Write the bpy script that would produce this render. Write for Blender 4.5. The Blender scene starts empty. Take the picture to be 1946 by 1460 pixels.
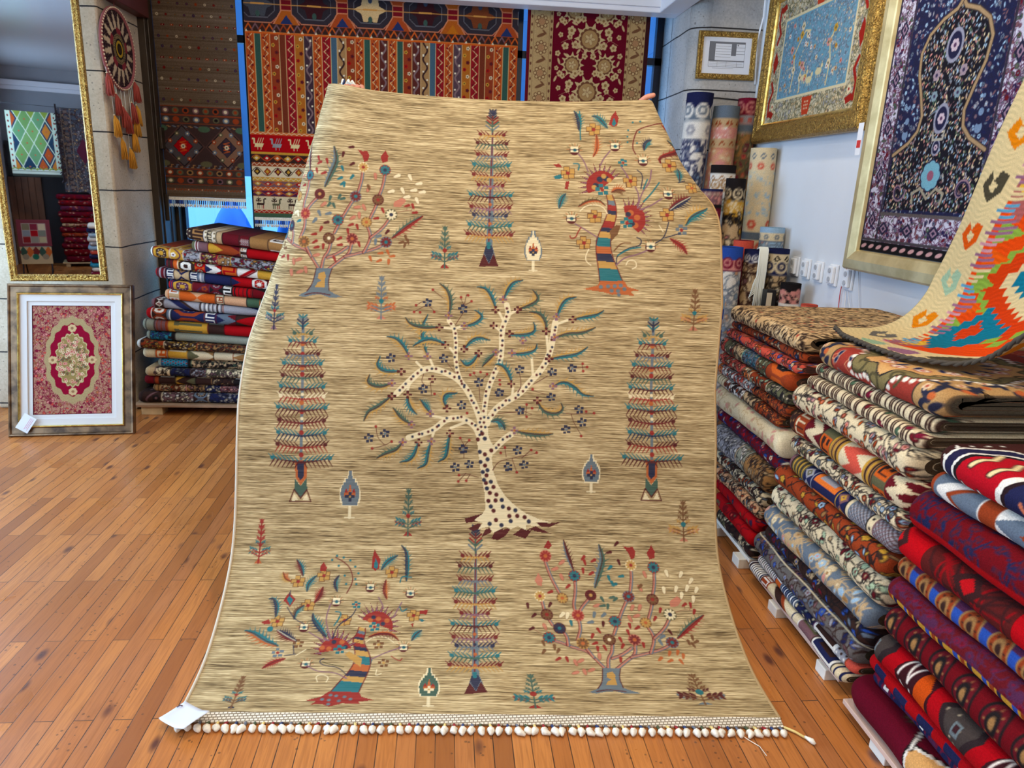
import bpy, bmesh, math, random
import numpy as np
from mathutils import Vector, Matrix, Euler
PI = math.pi
scene = bpy.context.scene
COL = scene.collection
scene.view_settings.view_transform = 'Standard'
scene.view_settings.look = 'None'
scene.view_settings.gamma = 1.0
scene.view_settings.use_curve_mapping = False
scene.view_settings.exposure = -0.12
random.seed(7)
RNG = np.random.RandomState(11)

# ------------------------------------------------------------------ colour
def lin(c):
    a = np.asarray(c, float) / 255.0
    return np.where(a <= 0.04045, a / 12.92, ((a + 0.055) / 1.055) ** 2.4)

def L4(c):
    v = lin(c)
    return (float(v[0]), float(v[1]), float(v[2]), 1.0)

# ------------------------------------------------------------------ materials
class NT:
    def __init__(s, name):
        s.m = bpy.data.materials.new(name); s.m.use_nodes = True
        s.t = s.m.node_tree; s.n = s.t.nodes; s.b = s.n['Principled BSDF']
        s.out = s.n['Material Output']
    def add(s, typ, ins=None, **kw):
        q = s.n.new(typ)
        for k, v in kw.items(): setattr(q, k, v)
        for k, v in (ins or {}).items():
            if hasattr(v, 'is_output'): s.t.links.new(v, q.inputs[k])
            else: q.inputs[k].default_value = v
        return q
    def link(s, a, b): s.t.links.new(a, b)
    def set(s, **kw):
        for k, v in kw.items():
            i = s.b.inputs[k.replace('_', ' ')]
            if hasattr(v, 'is_output'): s.link(v, i)
            else: i.default_value = v
    def math(s, op, a, b=0.0, c=None):
        q = s.n.new('ShaderNodeMath'); q.operation = op
        for i, v in enumerate((a, b) if c is None else (a, b, c)):
            if hasattr(v, 'is_output'): s.link(v, q.inputs[i])
            else: q.inputs[i].default_value = v
        return q.outputs[0]
    def ramp(s, fac, stops, interp='LINEAR'):
        q = s.n.new('ShaderNodeValToRGB'); q.color_ramp.interpolation = interp
        e = q.color_ramp.elements
        while len(e) < len(stops): e.new(0.5)
        for i, (p, c) in enumerate(stops):
            e[i].position = p; e[i].color = L4(c) if len(c) == 3 else c
        s.link(fac, q.inputs[0])
        return q.outputs[0]
    def mix(s, fac, a, b, blend='MIX'):
        q = s.n.new('ShaderNodeMix'); q.data_type = 'RGBA'; q.blend_type = blend
        for i, v in ((0, fac), (6, a), (7, b)):
            if hasattr(v, 'is_output'): s.link(v, q.inputs[i])
            else: q.inputs[i].default_value = v
        return q.outputs[2]
    def bump(s, h, strength=0.3, dist=0.002):
        q = s.add('ShaderNodeBump', {'Height': h, 'Strength': strength, 'Distance': dist})
        s.link(q.outputs[0], s.b.inputs['Normal'])

MATS = {}
def mat(name, col=(128, 128, 128), rough=0.6, metal=0.0, var=0.0, vscale=20.0, bump=0.0, bscale=60.0, coat=0.0, spec=0.5):
    if name in MATS: return MATS[name]
    t = NT(name)
    if var > 0 or bump > 0:
        tc = t.add('ShaderNodeTexCoord')
    if var > 0:
        nz = t.add('ShaderNodeTexNoise', {'Vector': tc.outputs['Object'], 'Scale': vscale, 'Detail': 4.0})
        c = np.array(col, float)
        t.set(Base_Color=t.ramp(nz.outputs[0], [(0.3, tuple(np.clip(c * (1 - var), 0, 255))), (0.7, tuple(np.clip(c * (1 + var), 0, 255)))]))
    else:
        t.set(Base_Color=L4(col))
    if bump > 0:
        nb = t.add('ShaderNodeTexNoise', {'Vector': tc.outputs['Object'], 'Scale': bscale, 'Detail': 3.0})
        t.bump(nb.outputs[0], bump, 0.004)
    t.set(Roughness=rough, Metallic=metal, Coat_Weight=coat)
    t.b.inputs['Specular IOR Level'].default_value = spec
    MATS[name] = t.m
    return t.m

def wool(name='wool_pile', var=0.16, nscale=260.0, bump=0.5, sheen=0.0):
    """dyed wool: knot colours from the mesh's colour attribute, uneven dye and pile relief from noise"""
    if name in MATS: return MATS[name]
    t = NT(name)
    at = t.add('ShaderNodeAttribute', attribute_name='Col')
    tc = t.add('ShaderNodeTexCoord')
    nz = t.add('ShaderNodeTexNoise', {'Vector': tc.outputs['Object'], 'Scale': nscale, 'Detail': 2.0})
    v = t.add('ShaderNodeMapRange', {0: nz.outputs[0], 1: 0.3, 2: 0.7, 3: 1 - var, 4: 1 + var})
    hs = t.add('ShaderNodeHueSaturation', {'Value': t.math('MULTIPLY', v.outputs[0], .84), 'Saturation': 1.03, 'Color': at.outputs['Color']})
    t.set(Base_Color=hs.outputs[0], Roughness=0.9, Sheen_Weight=sheen)
    t.b.inputs['Specular IOR Level'].default_value = 0.12
    nb = t.add('ShaderNodeTexNoise', {'Vector': tc.outputs['Object'], 'Scale': nscale * 1.6, 'Detail': 2.0})
    t.bump(nb.outputs[0], bump, 0.004)
    MATS[name] = t.m
    return t.m

# ------------------------------------------------------------------ meshes
def link(name, me, m=None, parent=None, loc=None, rot=None):
    o = bpy.data.objects.new(name, me); COL.objects.link(o)
    if m is not None and me is not None: me.materials.append(m)
    if parent is not None: o.parent = parent
    if loc is not None: o.location = loc
    if rot is not None: o.rotation_euler = rot
    return o

def tag(o, label, cat, group=None, kind=None):
    o['label'] = label; o['category'] = cat
    if group: o['group'] = group
    if kind: o['kind'] = kind
    return o

def thing(name, label, cat, loc=(0, 0, 0), rot=(0, 0, 0), group=None):
    o = bpy.data.objects.new(name, None); COL.objects.link(o)
    o.empty_display_size = 0.1
    o.location = loc; o.rotation_euler = rot
    return tag(o, label, cat, group)

def np_mesh(name, V, F, cols=None, uvs=None, smooth=True):
    """V (n,3), F (m,4) quads or list of tuples; cols (n,3|4) linear; uvs (n,2) per vertex"""
    me = bpy.data.meshes.new(name)
    V = np.asarray(V, np.float32)
    if isinstance(F, np.ndarray):
        n, m, k = len(V), len(F), F.shape[1]
        me.vertices.add(n); me.vertices.foreach_set('co', V.ravel())
        me.loops.add(m * k); me.loops.foreach_set('vertex_index', F.astype(np.int32).ravel())
        me.polygons.add(m)
        me.polygons.foreach_set('loop_start', np.arange(0, m * k, k, dtype=np.int32))
        me.update(calc_edges=True)
        fl = F.ravel()
    else:
        me.from_pydata(V.tolist(), [], F)
        fl = np.zeros(len(me.loops), np.int32); me.loops.foreach_get('vertex_index', fl)
    if uvs is not None:
        uv = me.uv_layers.new(name='UVMap')
        uv.data.foreach_set('uv', np.asarray(uvs, np.float32)[fl].ravel())
    if cols is not None:
        c = np.ones((len(V), 4), np.float32); cols = np.asarray(cols, np.float32); c[:, :cols.shape[1]] = cols
        a = me.color_attributes.new('Col', 'FLOAT_COLOR', 'POINT')
        a.data.foreach_set('color', c.ravel())
    me.polygons.foreach_set('use_smooth', np.full(len(me.polygons), smooth, bool))
    me.validate(); me.update()
    return me

def grid_faces(n, m, wrap_m=False, off=0, flip=False):
    i, j = np.meshgrid(np.arange(n - 1), np.arange(m if wrap_m else m - 1), indexing='ij')
    j2 = (j + 1) % m
    a = i * m + j; b = (i + 1) * m + j; c = (i + 1) * m + j2; d = i * m + j2
    F = np.stack([a, b, c, d] if not flip else [d, c, b, a], -1).reshape(-1, 4)
    return F + off

class MB:
    """collects simple solids into ONE mesh"""
    def __init__(s): s.v = []; s.f = []; s.mi = []; s.cur = 0
    def _a(s, vs, fs):
        o = len(s.v); s.v += [tuple(map(float, q)) for q in vs]; s.f += [tuple(i + o for i in q) for q in fs]; s.mi += [s.cur] * len(fs)
        return s
    def box(s, x0, x1, y0, y1, z0, z1, M=None):
        vs = [Vector(q) for q in ((x0,y0,z0),(x1,y0,z0),(x1,y1,z0),(x0,y1,z0),(x0,y0,z1),(x1,y0,z1),(x1,y1,z1),(x0,y1,z1))]
        if M is not None: vs = [M @ q for q in vs]
        return s._a(vs, [(0,3,2,1),(4,5,6,7),(0,1,5,4),(1,2,6,5),(2,3,7,6),(3,0,4,7)])
    def prism(s, pts, z0, z1, M=None):
        n = len(pts)
        vs = [Vector((p[0], p[1], z0)) for p in pts] + [Vector((p[0], p[1], z1)) for p in pts]
        if M is not None: vs = [M @ q for q in vs]
        return s._a(vs, [tuple(range(n - 1, -1, -1)), tuple(range(n, 2 * n))] + [(i, (i + 1) % n, n + (i + 1) % n, n + i) for i in range(n)])
    def tube(s, path, r, k=8, cap=True):
        P = [Vector(q) for q in path]; n = len(P)
        R = r if hasattr(r, '__len__') else [r] * n
        up = Vector((0, 0, 1)); vs = []
        T = [(P[min(i + 1, n - 1)] - P[max(i - 1, 0)]).normalized() for i in range(n)]
        a = T[0].cross(up)
        if a.length < 1e-3: a = T[0].cross(Vector((1, 0, 0)))
        a.normalize()
        for i in range(n):
            a = (a - T[i] * a.dot(T[i]))
            if a.length < 1e-6: a = T[i].orthogonal()
            a.normalize(); b = T[i].cross(a)
            for q in range(k):
                t = 2 * PI * q / k
                vs.append(P[i] + (a * math.cos(t) + b * math.sin(t)) * R[i])
        fs = [(i * k + q, i * k + (q + 1) % k, (i + 1) * k + (q + 1) % k, (i + 1) * k + q) for i in range(n - 1) for q in range(k)]
        if cap: fs += [tuple(range(k - 1, -1, -1)), tuple(range((n - 1) * k, n * k))]
        return s._a(vs, fs)
    def lathe(s, prof, k=20, M=None):
        vs = []; n = len(prof)
        for r, z in prof:
            for q in range(k):
                t = 2 * PI * q / k; p = Vector((r * math.cos(t), r * math.sin(t), z)); vs.append(M @ p if M is not None else p)
        fs = [(i * k + q, i * k + (q + 1) % k, (i + 1) * k + (q + 1) % k, (i + 1) * k + q) for i in range(n - 1) for q in range(k)]
        fs += [tuple(range(k - 1, -1, -1)), tuple(range((n - 1) * k, n * k))]
        return s._a(vs, fs)
    def build(s, name, m, parent=None, loc=None, rot=None, bevel=0.0, smooth=False, seg=2):
        me = bpy.data.meshes.new(name); me.from_pydata(s.v, [], s.f)
        ms = m if isinstance(m, (list, tuple)) else [m]
        for q in ms: me.materials.append(q)
        me.polygons.foreach_set('material_index', s.mi)
        me.polygons.foreach_set('use_smooth', [smooth] * len(me.polygons)); me.update()
        o = link(name, me, None, parent, loc, rot)
        if bevel > 0:
            b = o.modifiers.new('Bevel', 'BEVEL'); b.width = bevel; b.segments = seg; b.limit_method = 'ANGLE'; b.angle_limit = 0.7
        return o

# ------------------------------------------------------------------ carpet drawing board
class Cv:
    """W x H metres of knots, nx x ny of them; every call dyes knots"""
    def __init__(s, W, H, nx, ny, bg):
        s.W, s.H, s.nx, s.ny = W, H, nx, ny
        s.x = np.linspace(0, W, nx); s.y = np.linspace(0, H, ny)
        s.a = np.zeros((nx, ny, 3)); s.a[:] = np.asarray(bg, float)
        s.m = np.zeros((nx, ny))
        s.px = 0.5 * (W / (nx - 1) + H / (ny - 1))
    def _w(s, x0, x1, y0, y1):
        i0, i1 = np.searchsorted(s.x, [x0 - s.px, x1 + s.px]); j0, j1 = np.searchsorted(s.y, [y0 - s.px, y1 + s.px])
        return i0, i1, j0, j1
    def _p(s, w, al, col):
        i0, i1, j0, j1 = w
        al = al[..., None]
        s.a[i0:i1, j0:j1] = s.a[i0:i1, j0:j1] * (1 - al) + np.asarray(col, float) * al
        s.m[i0:i1, j0:j1] = np.maximum(s.m[i0:i1, j0:j1], al[..., 0])
    def rect(s, x0, x1, y0, y1, col):
        w = s._w(x0, x1, y0, y1); i0, i1, j0, j1 = w
        if i1 <= i0 or j1 <= j0: return
        X, Y = s.x[i0:i1, None], s.y[None, j0:j1]
        s._p(w, ((X >= x0) & (X <= x1) & (Y >= y0) & (Y <= y1)).astype(float), col)
    def disc(s, x, y, r, col, ry=None, rot=0.0):
        ry = ry or r; q = max(r, ry)
        w = s._w(x - q, x + q, y - q, y + q); i0, i1, j0, j1 = w
        if i1 <= i0 or j1 <= j0: return
        X, Y = s.x[i0:i1, None] - x, s.y[None, j0:j1] - y
        c, n = math.cos(rot), math.sin(rot)
        d = np.sqrt(((X * c + Y * n) / r) ** 2 + ((-X * n + Y * c) / ry) ** 2)
        s._p(w, np.clip(0.5 - (d - 1) * min(r, ry) / s.px, 0, 1), col)
    def line(s, pts, wd, col):
        for k in range(len(pts) - 1):
            (x0, y0), (x1, y1) = pts[k], pts[k + 1]
            w0 = wd[k] if hasattr(wd, '__len__') else wd
            w1 = wd[k + 1] if hasattr(wd, '__len__') else wd
            q = max(w0, w1) / 2
            w = s._w(min(x0, x1) - q, max(x0, x1) + q, min(y0, y1) - q, max(y0, y1) + q); i0, i1, j0, j1 = w
            if i1 <= i0 or j1 <= j0: continue
            X, Y = s.x[i0:i1, None] - x0, s.y[None, j0:j1] - y0
            dx, dy = x1 - x0, y1 - y0; l2 = dx * dx + dy * dy + 1e-12
            t = np.clip((X * dx + Y * dy) / l2, 0, 1)
            d = np.hypot(X - t * dx, Y - t * dy) - (w0 + (w1 - w0) * t) / 2
            s._p(w, np.clip(0.5 - d / s.px, 0, 1), col)
    def poly(s, pts, col):
        P = np.asarray(pts, float)
        w = s._w(P[:, 0].min(), P[:, 0].max(), P[:, 1].min(), P[:, 1].max()); i0, i1, j0, j1 = w
        if i1 <= i0 or j1 <= j0: return
        X, Y = s.x[i0:i1, None], s.y[None, j0:j1]
        ins = np.zeros((i1 - i0, j1 - j0), bool)
        for k in range(len(P)):
            (xa, ya), (xb, yb) = P[k], P[(k + 1) % len(P)]
            if ya == yb: continue
            ins ^= ((ya > Y) != (yb > Y)) & (X < (xb - xa) * (Y - ya) / (yb - ya) + xa)
        s._p(w, ins.astype(float), col)
    # motifs
    def flower(s, x, y, r, n, col, cen=None, edge=None, ph=0.0):
        if edge is not None:
            for k in range(n):
                t = ph + 2 * PI * k / n; s.disc(x + r * .6 * math.cos(t), y + r * .6 * math.sin(t), r * .46 + s.px * .5, edge)
        for k in range(n):
            t = ph + 2 * PI * k / n; s.disc(x + r * .6 * math.cos(t), y + r * .6 * math.sin(t), r * .4, col)
        if cen is not None: s.disc(x, y, r * .34, cen)
    def leaf(s, x, y, r, ang, col, edge=None, fat=.38):
        if edge is not None: s.disc(x, y, r + s.px * .6, edge, r * fat + s.px * .6, ang)
        s.disc(x, y, r, col, max(r * fat, s.px * .45), ang)
    def diamond(s, x, y, rx, ry, col):
        s.poly([(x - rx, y), (x, y - ry), (x + rx, y), (x, y + ry)], col)
    def vine(s, x0, x1, y, amp, wl, wd, col, ph=0.0, axis=0):
        n = int(abs(x1 - x0) / wl * 12) + 2
        t = np.linspace(x0, x1, n); q = y + amp * np.sin(2 * PI * (t - x0) / wl + ph)
        s.line(list(zip(t, q)) if axis == 0 else list(zip(q, t)), wd, col)
    def zig(s, x0, x1, y, amp, wl, wd, col, axis=0):
        n = max(2, int(round((x1 - x0) / wl * 2)) + 1)
        t = np.linspace(x0, x1, n); q = [y + (amp if k % 2 else -amp) for k in range(n)]
        s.line(list(zip(t, q)) if axis == 0 else list(zip(q, t)), wd, col)
    def lin(s): return lin(s.a)
# ------------------------------------------------------------------ the held-up rug: its surface
RUG_W, RUG_TH = 1.74, -0.055
_prof = np.array([(1.79,.012),(1.90,.010),(2.00,.016),(2.10,.045),(2.20,.090),(2.30,.150),(2.385,.225),(2.45,.36),(2.485,.48),(2.515,.60),(2.585,.79),(2.68,1.036),(2.785,1.34),(2.93,1.70),(2.985,1.835)])
def _smooth_profile():
    P = _prof
    d = np.r_[0, np.cumsum(np.hypot(*np.diff(P, axis=0).T))]
    s = np.linspace(0, d[-1], 600)
    Q = np.stack([np.interp(s, d, P[:, 0]), np.interp(s, d, P[:, 1])], 1)
    k = np.hanning(61); k /= k.sum()
    lo = Q[0] + (Q[0] - Q[1:61])[::-1]; hi = Q[-1] + (Q[-1] - Q[-61:-1])[::-1]
    R = np.vstack([lo, Q, hi])
    Q = np.stack([np.convolve(R[:, i], k, 'same')[60:-60] for i in (0, 1)], 1)
    s = np.r_[0, np.cumsum(np.hypot(*np.diff(Q, axis=0).T))]
    return s, Q
_ps, _pq = _smooth_profile()
RUG_TOP = float(_ps[-1])            # where the hands hold it; a little more hangs over behind
RUG_L = RUG_TOP + 0.12
def rugS(u, s):
    """u across (-.87 .87), s from the fringe up; returns (...,3)"""
    u, s = np.broadcast_arrays(np.asarray(u, float), np.asarray(s, float))
    sc = np.minimum(s, RUG_TOP)
    Y = np.interp(sc, _ps, _pq[:, 0]); Z = np.interp(sc, _ps, _pq[:, 1])
    dY = np.interp(sc, _ps, np.gradient(_pq[:, 0], _ps)); dZ = np.interp(sc, _ps, np.gradient(_pq[:, 1], _ps))
    # over the top edge the rug folds back on a small radius
    e = np.maximum(s - RUG_TOP, 0); r = 0.022
    ph = np.minimum(e / r, PI); ex = np.maximum(e / r - PI, 0) * r
    ny, nz = dZ, -dY                 # away from the camera
    Y = Y + dY * r * np.sin(ph) + ny * r * (1 - np.cos(ph)) - dY * ex
    Z = Z + dZ * r * np.sin(ph) + nz * r * (1 - np.cos(ph)) - dZ * ex
    # sides: silhouette half-widths, beyond them the rug turns back
    aL = np.interp(Z, [0, .70, .90, 1.006, 1.15, 1.308, 1.536, 1.748, 1.838], [.93, .90, .862, .830, .788, .733, .680, .629, .606])
    aR = np.interp(Z, [0, 1.25, 1.36, 1.46, 1.592, 1.801, 1.847], [.93, .90, .895, .862, .785, .688, .668])
    rL = np.interp(Z, [.7, 1.1, 1.9], [.05, .10, .13]); rR = np.interp(Z, [1.2, 1.5, 1.9], [.03, .05, .06])
    a = np.where(u < 0, aL, aR); r2 = np.where(u < 0, rL, rR)
    au = np.abs(u); a0 = a - r2
    q = np.clip((au - a0) / r2, 0, PI * .62)
    rest = np.maximum(au - a0 - r2 * PI * .62, 0)
    f = np.where(au > a0, a0 + r2 * np.sin(q) + rest * math.cos(PI * .62), au)
    back = np.where(au > a0, r2 * (1 - np.cos(q)) + rest * math.sin(PI * .62), 0.0)
    X = np.sign(u) * f
    X = X + .034 * np.clip((Z - .8) / .3, 0, 1) * np.clip((1.62 - Z) / .2, 0, 1) * np.clip(u / .87, 0, 1)
    # sag of the top edge between the hands, slight waves
    up = np.clip((Z - 1.1) / .75, 0, 1)
    Z = Z - .028 * up ** 2 * np.clip(1 - ((X - .05) / .62) ** 2, 0, 1) + .014 * up ** 4 * np.clip((-X - .42) / .2, 0, 1)
    Y = Y + .010 * np.sin(3.1 * X + 1.2) * np.clip(Z / .4, 0, 1) * np.clip(2.2 - Z, 0, 1)
    Y = Y + back + RUG_TH * X
    # ripples low on the rug near the floor
    Z = Z + .006 * np.exp(-((X - .03) / .05) ** 2) * np.exp(-((s - .13) / .08) ** 2)
    return np.stack([X + .13, Y, Z], -1)
# ------------------------------------------------------------------ the held-up rug: woven pattern (kind, number of colours, colours, width mm, then points in mm from the motif's foot)
MOTIF = {}
MOTIF['CENTRE'] = [
  (0, 1, 0, 0, -152, 26, -83, 47, -98, 18, -145, 10),
  (0, 1, 0, 0, -141, -11, -101, 11, -72, 2, -116, -17),
  (0, 1, 0, 0, -90, -40, -76, -12, -40, 3, -56, -24),
  (0, 1, 0, 0, -54, -44, -40, -18, -7, 0, -26, -50),
  (0, 1, 0, 0, -26, -48, -15, -14, 25, 4, 0, -32),
  (0, 1, 0, 0, 25, -29, 58, -4, 94, -12, 72, -42),
  (0, 1, 0, 0, 80, -7, 109, 4, 168, -22, 116, -17),
  (0, 1, 0, 0, 113, 19, 160, 16, 207, 22, 156, 0, 120, 4),
  (0, 1, 2, 0, -112, 337, -103, 264, -94, 192, -79, 119, -75, 62, -86, 44, -116, 21, -85, 11, -101, -12, -61, -1, -47, -23, 0, 0, 18, -10, 43, 2, 76, -11, 73, 7, 127, 3, 109, 18, 167, 19, 120, 31, 76, 48, 36, 75, 0, 107, -28, 149, -47, 200, -53, 247, -45, 288, -65, 323, -71, 382, -102, 381),
  (2, 1, 2, 24.6, -89, 323, -95, 381, -117, 442, -147, 497, -180, 536, -224, 559, -275, 573, -317, 566, -353, 530, -404, 478),
  (2, 1, 2, 17.4, -150, 497, -180, 547, -192, 613, -189, 673, -197, 728, -218, 754),
  (2, 1, 2, 21.7, -82, 345, -84, 418, -74, 491, -49, 558, -29, 594, -21, 640, -23, 715, -14, 753, 2, 783, -6, 820),
  (2, 1, 2, 24.6, -73, 374, -48, 424, -4, 456, 47, 487, 84, 532, 119, 570, 147, 616, 160, 668, 172, 759),
  (2, 1, 2, 23.2, -96, 316, -116, 366, -164, 394, -222, 389, -265, 348, -308, 332, -358, 317),
  (2, 1, 2, 24.6, -53, 273, -17, 312, 15, 336),
  (2, 1, 2, 10.9, -353, 530, -366, 486),
  (2, 1, 2, 10.9, -334, 595, -306, 568),
  (2, 1, 2, 10.9, -283, 604, -269, 571),
  (2, 1, 2, 10.9, -193, 725, -171, 733),
  (2, 1, 2, 10.9, -211, 650, -187, 621),
  (2, 1, 2, 10.9, -241, 727, -204, 724),
  (2, 1, 2, 10.9, -14, 753, -32, 789),
  (2, 1, 2, 10.9, 2, 782, 28, 799),
  (2, 1, 2, 10.9, -22, 715, -47, 737),
  (2, 1, 2, 10.9, 148, 653, 140, 720),
  (2, 1, 2, 10.9, 160, 661, 170, 699),
  (2, 1, 2, 10.9, 172, 751, 215, 769),
  (2, 1, 2, 10.9, 96, 547, 89, 621),
  (2, 1, 2, 10.9, 18, 460, 22, 508),
  (2, 1, 2, 10.9, -145, 380, -205, 355),
  (2, 1, 2, 10.9, -222, 389, -271, 398),
  (2, 1, 2, 10.9, -265, 347, -271, 325),
  (1, 1, 0, 4.7, -94, 362, -96, 392, -112, 431, -130, 458, -142, 496, -166, 519, -194, 543, -228, 564, -262, 572, -295, 566, -329, 554, -352, 532, -382, 501, -169, 529, -183, 560, -187, 599, -190, 634, -190, 671, -192, 706, -209, 742, -84, 378, -86, 420, -80, 451, -77, 493, -63, 528, -50, 563, -29, 595, -25, 625, -20, 666, -25, 703, -19, 736, -6, 775, -5, 806, -52, 406, -29, 433, -4, 461, 32, 471, 59, 497, 81, 525, 109, 559, 129, 588, 152, 613, 157, 650, 160, 693, 171, 729, -106, 352, -128, 373, -167, 397, -196, 390, -229, 380, -255, 359, -287, 340, -320, 331, -29, 297, 2, 327),
  (1, 1, 1, 4.7, -93, 344, -99, 378, -104, 414, -122, 449, -133, 475, -158, 507, -176, 539, -211, 556, -241, 562, -277, 572, -316, 567, -345, 542, -372, 514, -393, 490, -157, 514, -177, 545, -187, 579, -194, 617, -191, 653, -193, 689, -196, 724, -79, 361, -83, 397, -82, 438, -78, 476, -65, 509, -51, 543, -42, 578, -29, 610, -24, 646, -19, 684, -25, 722, -9, 757, -1, 793, -68, 395, -43, 425, -16, 443, 9, 462, 42, 483, 71, 513, 90, 537, 122, 563, 141, 603, 147, 636, 163, 665, 169, 712, 173, 741, -99, 332, -115, 367, -148, 384, -180, 393, -220, 391, -249, 364, -272, 346, -309, 332, -344, 321, -38, 286, -14, 317, 12, 331),
  (1, 1, 0, 7.6, -106, 315, -79, 261, -78, 220, -72, 184, -35, 114, -38, 93, -45, 56, 11, 65, 69, 35, -36, 23, 13, 38, -90, 337, -59, 120, -46, 142, 42, 39, -56, 276, -74, 156, -64, 91),
  (1, 1, 1, 7.6, -98, 270, -69, 243, -95, 233, -69, 203, -81, 167, -56, 161, -70, 136, -15, 95, -11, 71, 35, 59, 18, 20, 84, 20, -59, 9, -16, 5, -55, 71, -80, 319, -86, 196),
  (2, 1, 0, 3.3, -280, 868, -235, 834),
  (2, 1, 0, 3.3, -341, 806, -312, 826, -297, 815),
  (2, 1, 0, 3.3, -297, 811, -346, 784),
  (2, 1, 0, 3.3, -293, 808, -270, 786),
  (2, 1, 0, 3.3, -164, 785, -193, 738),
  (2, 1, 0, 3.3, -153, 853, -161, 812),
  (2, 1, 0, 3.3, -176, 841, -161, 812),
  (2, 1, 0, 3.3, -135, 827, -161, 812),
  (2, 1, 0, 3.3, -224, 598, -191, 558),
  (2, 1, 0, 3.3, -307, 552, -316, 522, -296, 507),
  (2, 1, 0, 3.3, -103, 512, -99, 454),
  (2, 1, 0, 3.3, 46, 561, 54, 517, 40, 493),
  (2, 1, 0, 3.3, 149, 556, 98, 524),
  (2, 1, 0, 3.3, 250, 590, 294, 595),
  (2, 1, 0, 3.3, 275, 605, 280, 579),
  (2, 1, 0, 3.3, 84, 503, 142, 488),
  (2, 1, 0, 3.3, 49, 421, -33, 412),
  (2, 1, 0, 3.3, 55, 425, 91, 413),
  (2, 1, 0, 3.3, 73, 447, 69, 403),
  (2, 1, 0, 3.3, 208, 418, 322, 422),
  (2, 1, 0, 3.3, 238, 416, 245, 390, 276, 339),
  (2, 1, 0, 3.3, -476, 352, -471, 316, -443, 288),
  (2, 1, 0, 3.3, -418, 303, -443, 288, -489, 276),
  (2, 1, 0, 3.3, -170, 318, -155, 293),
  (2, 1, 0, 3.3, -137, 311, -155, 293, -156, 245),
  (2, 1, 0, 3.3, -101, 176, -147, 189, -172, 183),
  (2, 1, 0, 3.3, -147, 191, -175, 160),
  (2, 1, 0, 3.3, -132, 187, -146, 163),
  (2, 1, 0, 3.3, -49, 204, -30, 237, 20, 249, 111, 270),
  (2, 1, 0, 3.3, -6, 288, -1, 254),
  (2, 1, 0, 3.3, 89, 280, 56, 250),
  (2, 1, 0, 3.3, 20, 249, 39, 198),
  (2, 1, 0, 3.3, -282, 523, -277, 472),
  (2, 1, 0, 3.3, -122, 556, -98, 527),
  (2, 1, 0, 3.3, -71, 557, -101, 527),
  (1, 1, 3, 5.8, -278, 868, -339, 808, -346, 783, -324, 782, -272, 785, -147, 851, -173, 843, -134, 829, 277, 607, 294, 595, 280, 579, 95, 506, 73, 448, 93, 435, 73, 403, 293, 429, 322, 424, 274, 338, -477, 356, -419, 302, -489, 276, -170, 319, -137, 312, -173, 183, -175, 160, -146, 163, 111, 272, -6, 288, 91, 281, 39, 198, -21, 268, -136, 552, -122, 560, -98, 564, -74, 557, -27, 536, -26, 520, -266, 479, -146, 411),
  (5, 2, 1, 10, 18.1, -297, 819, -165, 799, -427, 609, -234, 611, -103, 526, 46, 577, 167, 572, 239, 588, 164, 478, -28, 489, -166, 439, 49, 425, 267, 436, 278, 389, 219, 360, -444, 331, -501, 314, -159, 278, -136, 224, -187, 212, 41, 279, 66, 226, 7, 217, -307, 496),
  (8, 2, 8, 6, 17.4, -421, 468, -474, 424, -503, 413, -520, 377),
  (8, 2, 7, 6, 17.4, -364, 472, -358, 434, -330, 404),
  (8, 2, 7, 6, 17.4, -392, 559, -448, 555, -483, 577, -468, 613),
  (8, 2, 8, 6, 17.4, -422, 514, -469, 496, -516, 514, -504, 544),
  (8, 2, 7, 6, 17.4, -363, 617, -382, 653, -408, 681, -442, 687),
  (8, 2, 7, 6, 17.4, -294, 618, -314, 670, -320, 729, -296, 773),
  (8, 2, 8, 6, 17.4, -252, 727, -307, 722, -361, 734, -377, 759),
  (8, 2, 7, 6, 17.4, -229, 663, -269, 680, -302, 681, -346, 655),
  (8, 2, 7, 6, 17.4, -159, 650, -138, 680, -105, 697, -66, 685),
  (8, 2, 8, 6, 17.4, -218, 775, -211, 821, -222, 866, -252, 891),
  (8, 2, 7, 6, 17.4, -160, 735, -116, 749, -91, 774, -120, 794),
  (8, 2, 7, 6, 17.4, -106, 632, -126, 597, -153, 583, -172, 607),
  (8, 2, 8, 6, 17.4, -42, 636, -65, 613, -91, 585),
  (8, 2, 7, 6, 17.4, -46, 802, -61, 848, -81, 878, -112, 883),
  (8, 2, 7, 6, 17.4, -18, 841, -4, 880, 18, 910, 50, 915),
  (8, 2, 8, 6, 17.4, 35, 805, 84, 825, 110, 847, 87, 878),
  (8, 2, 7, 6, 17.4, 7, 708, 65, 709, 99, 723, 93, 755),
  (8, 2, 7, 6, 17.4, 16, 636, 66, 639, 101, 652, 106, 673),
  (8, 2, 8, 6, 17.4, 140, 726, 134, 765, 113, 791, 77, 795),
  (8, 2, 7, 6, 17.4, 175, 781, 188, 823, 208, 852, 242, 858),
  (8, 2, 7, 6, 17.4, 236, 774, 279, 785, 318, 793, 344, 810),
  (8, 2, 8, 6, 17.4, 170, 701, 216, 721, 271, 723, 317, 745),
  (8, 2, 7, 6, 17.4, 154, 621, 205, 633, 256, 642, 292, 670),
  (8, 2, 7, 6, 17.4, 170, 519, 208, 541, 253, 521, 278, 491, 319, 488),
  (8, 2, 8, 6, 17.4, 113, 463, 135, 424, 183, 416, 208, 435, 200, 456),
  (8, 2, 7, 6, 17.4, 16, 526, 4, 563, -16, 589, -42, 594),
  (8, 2, 7, 6, 17.4, -278, 406, -295, 424, -318, 456),
  (8, 2, 8, 6, 17.4, -350, 365, -388, 386, -416, 424),
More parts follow.
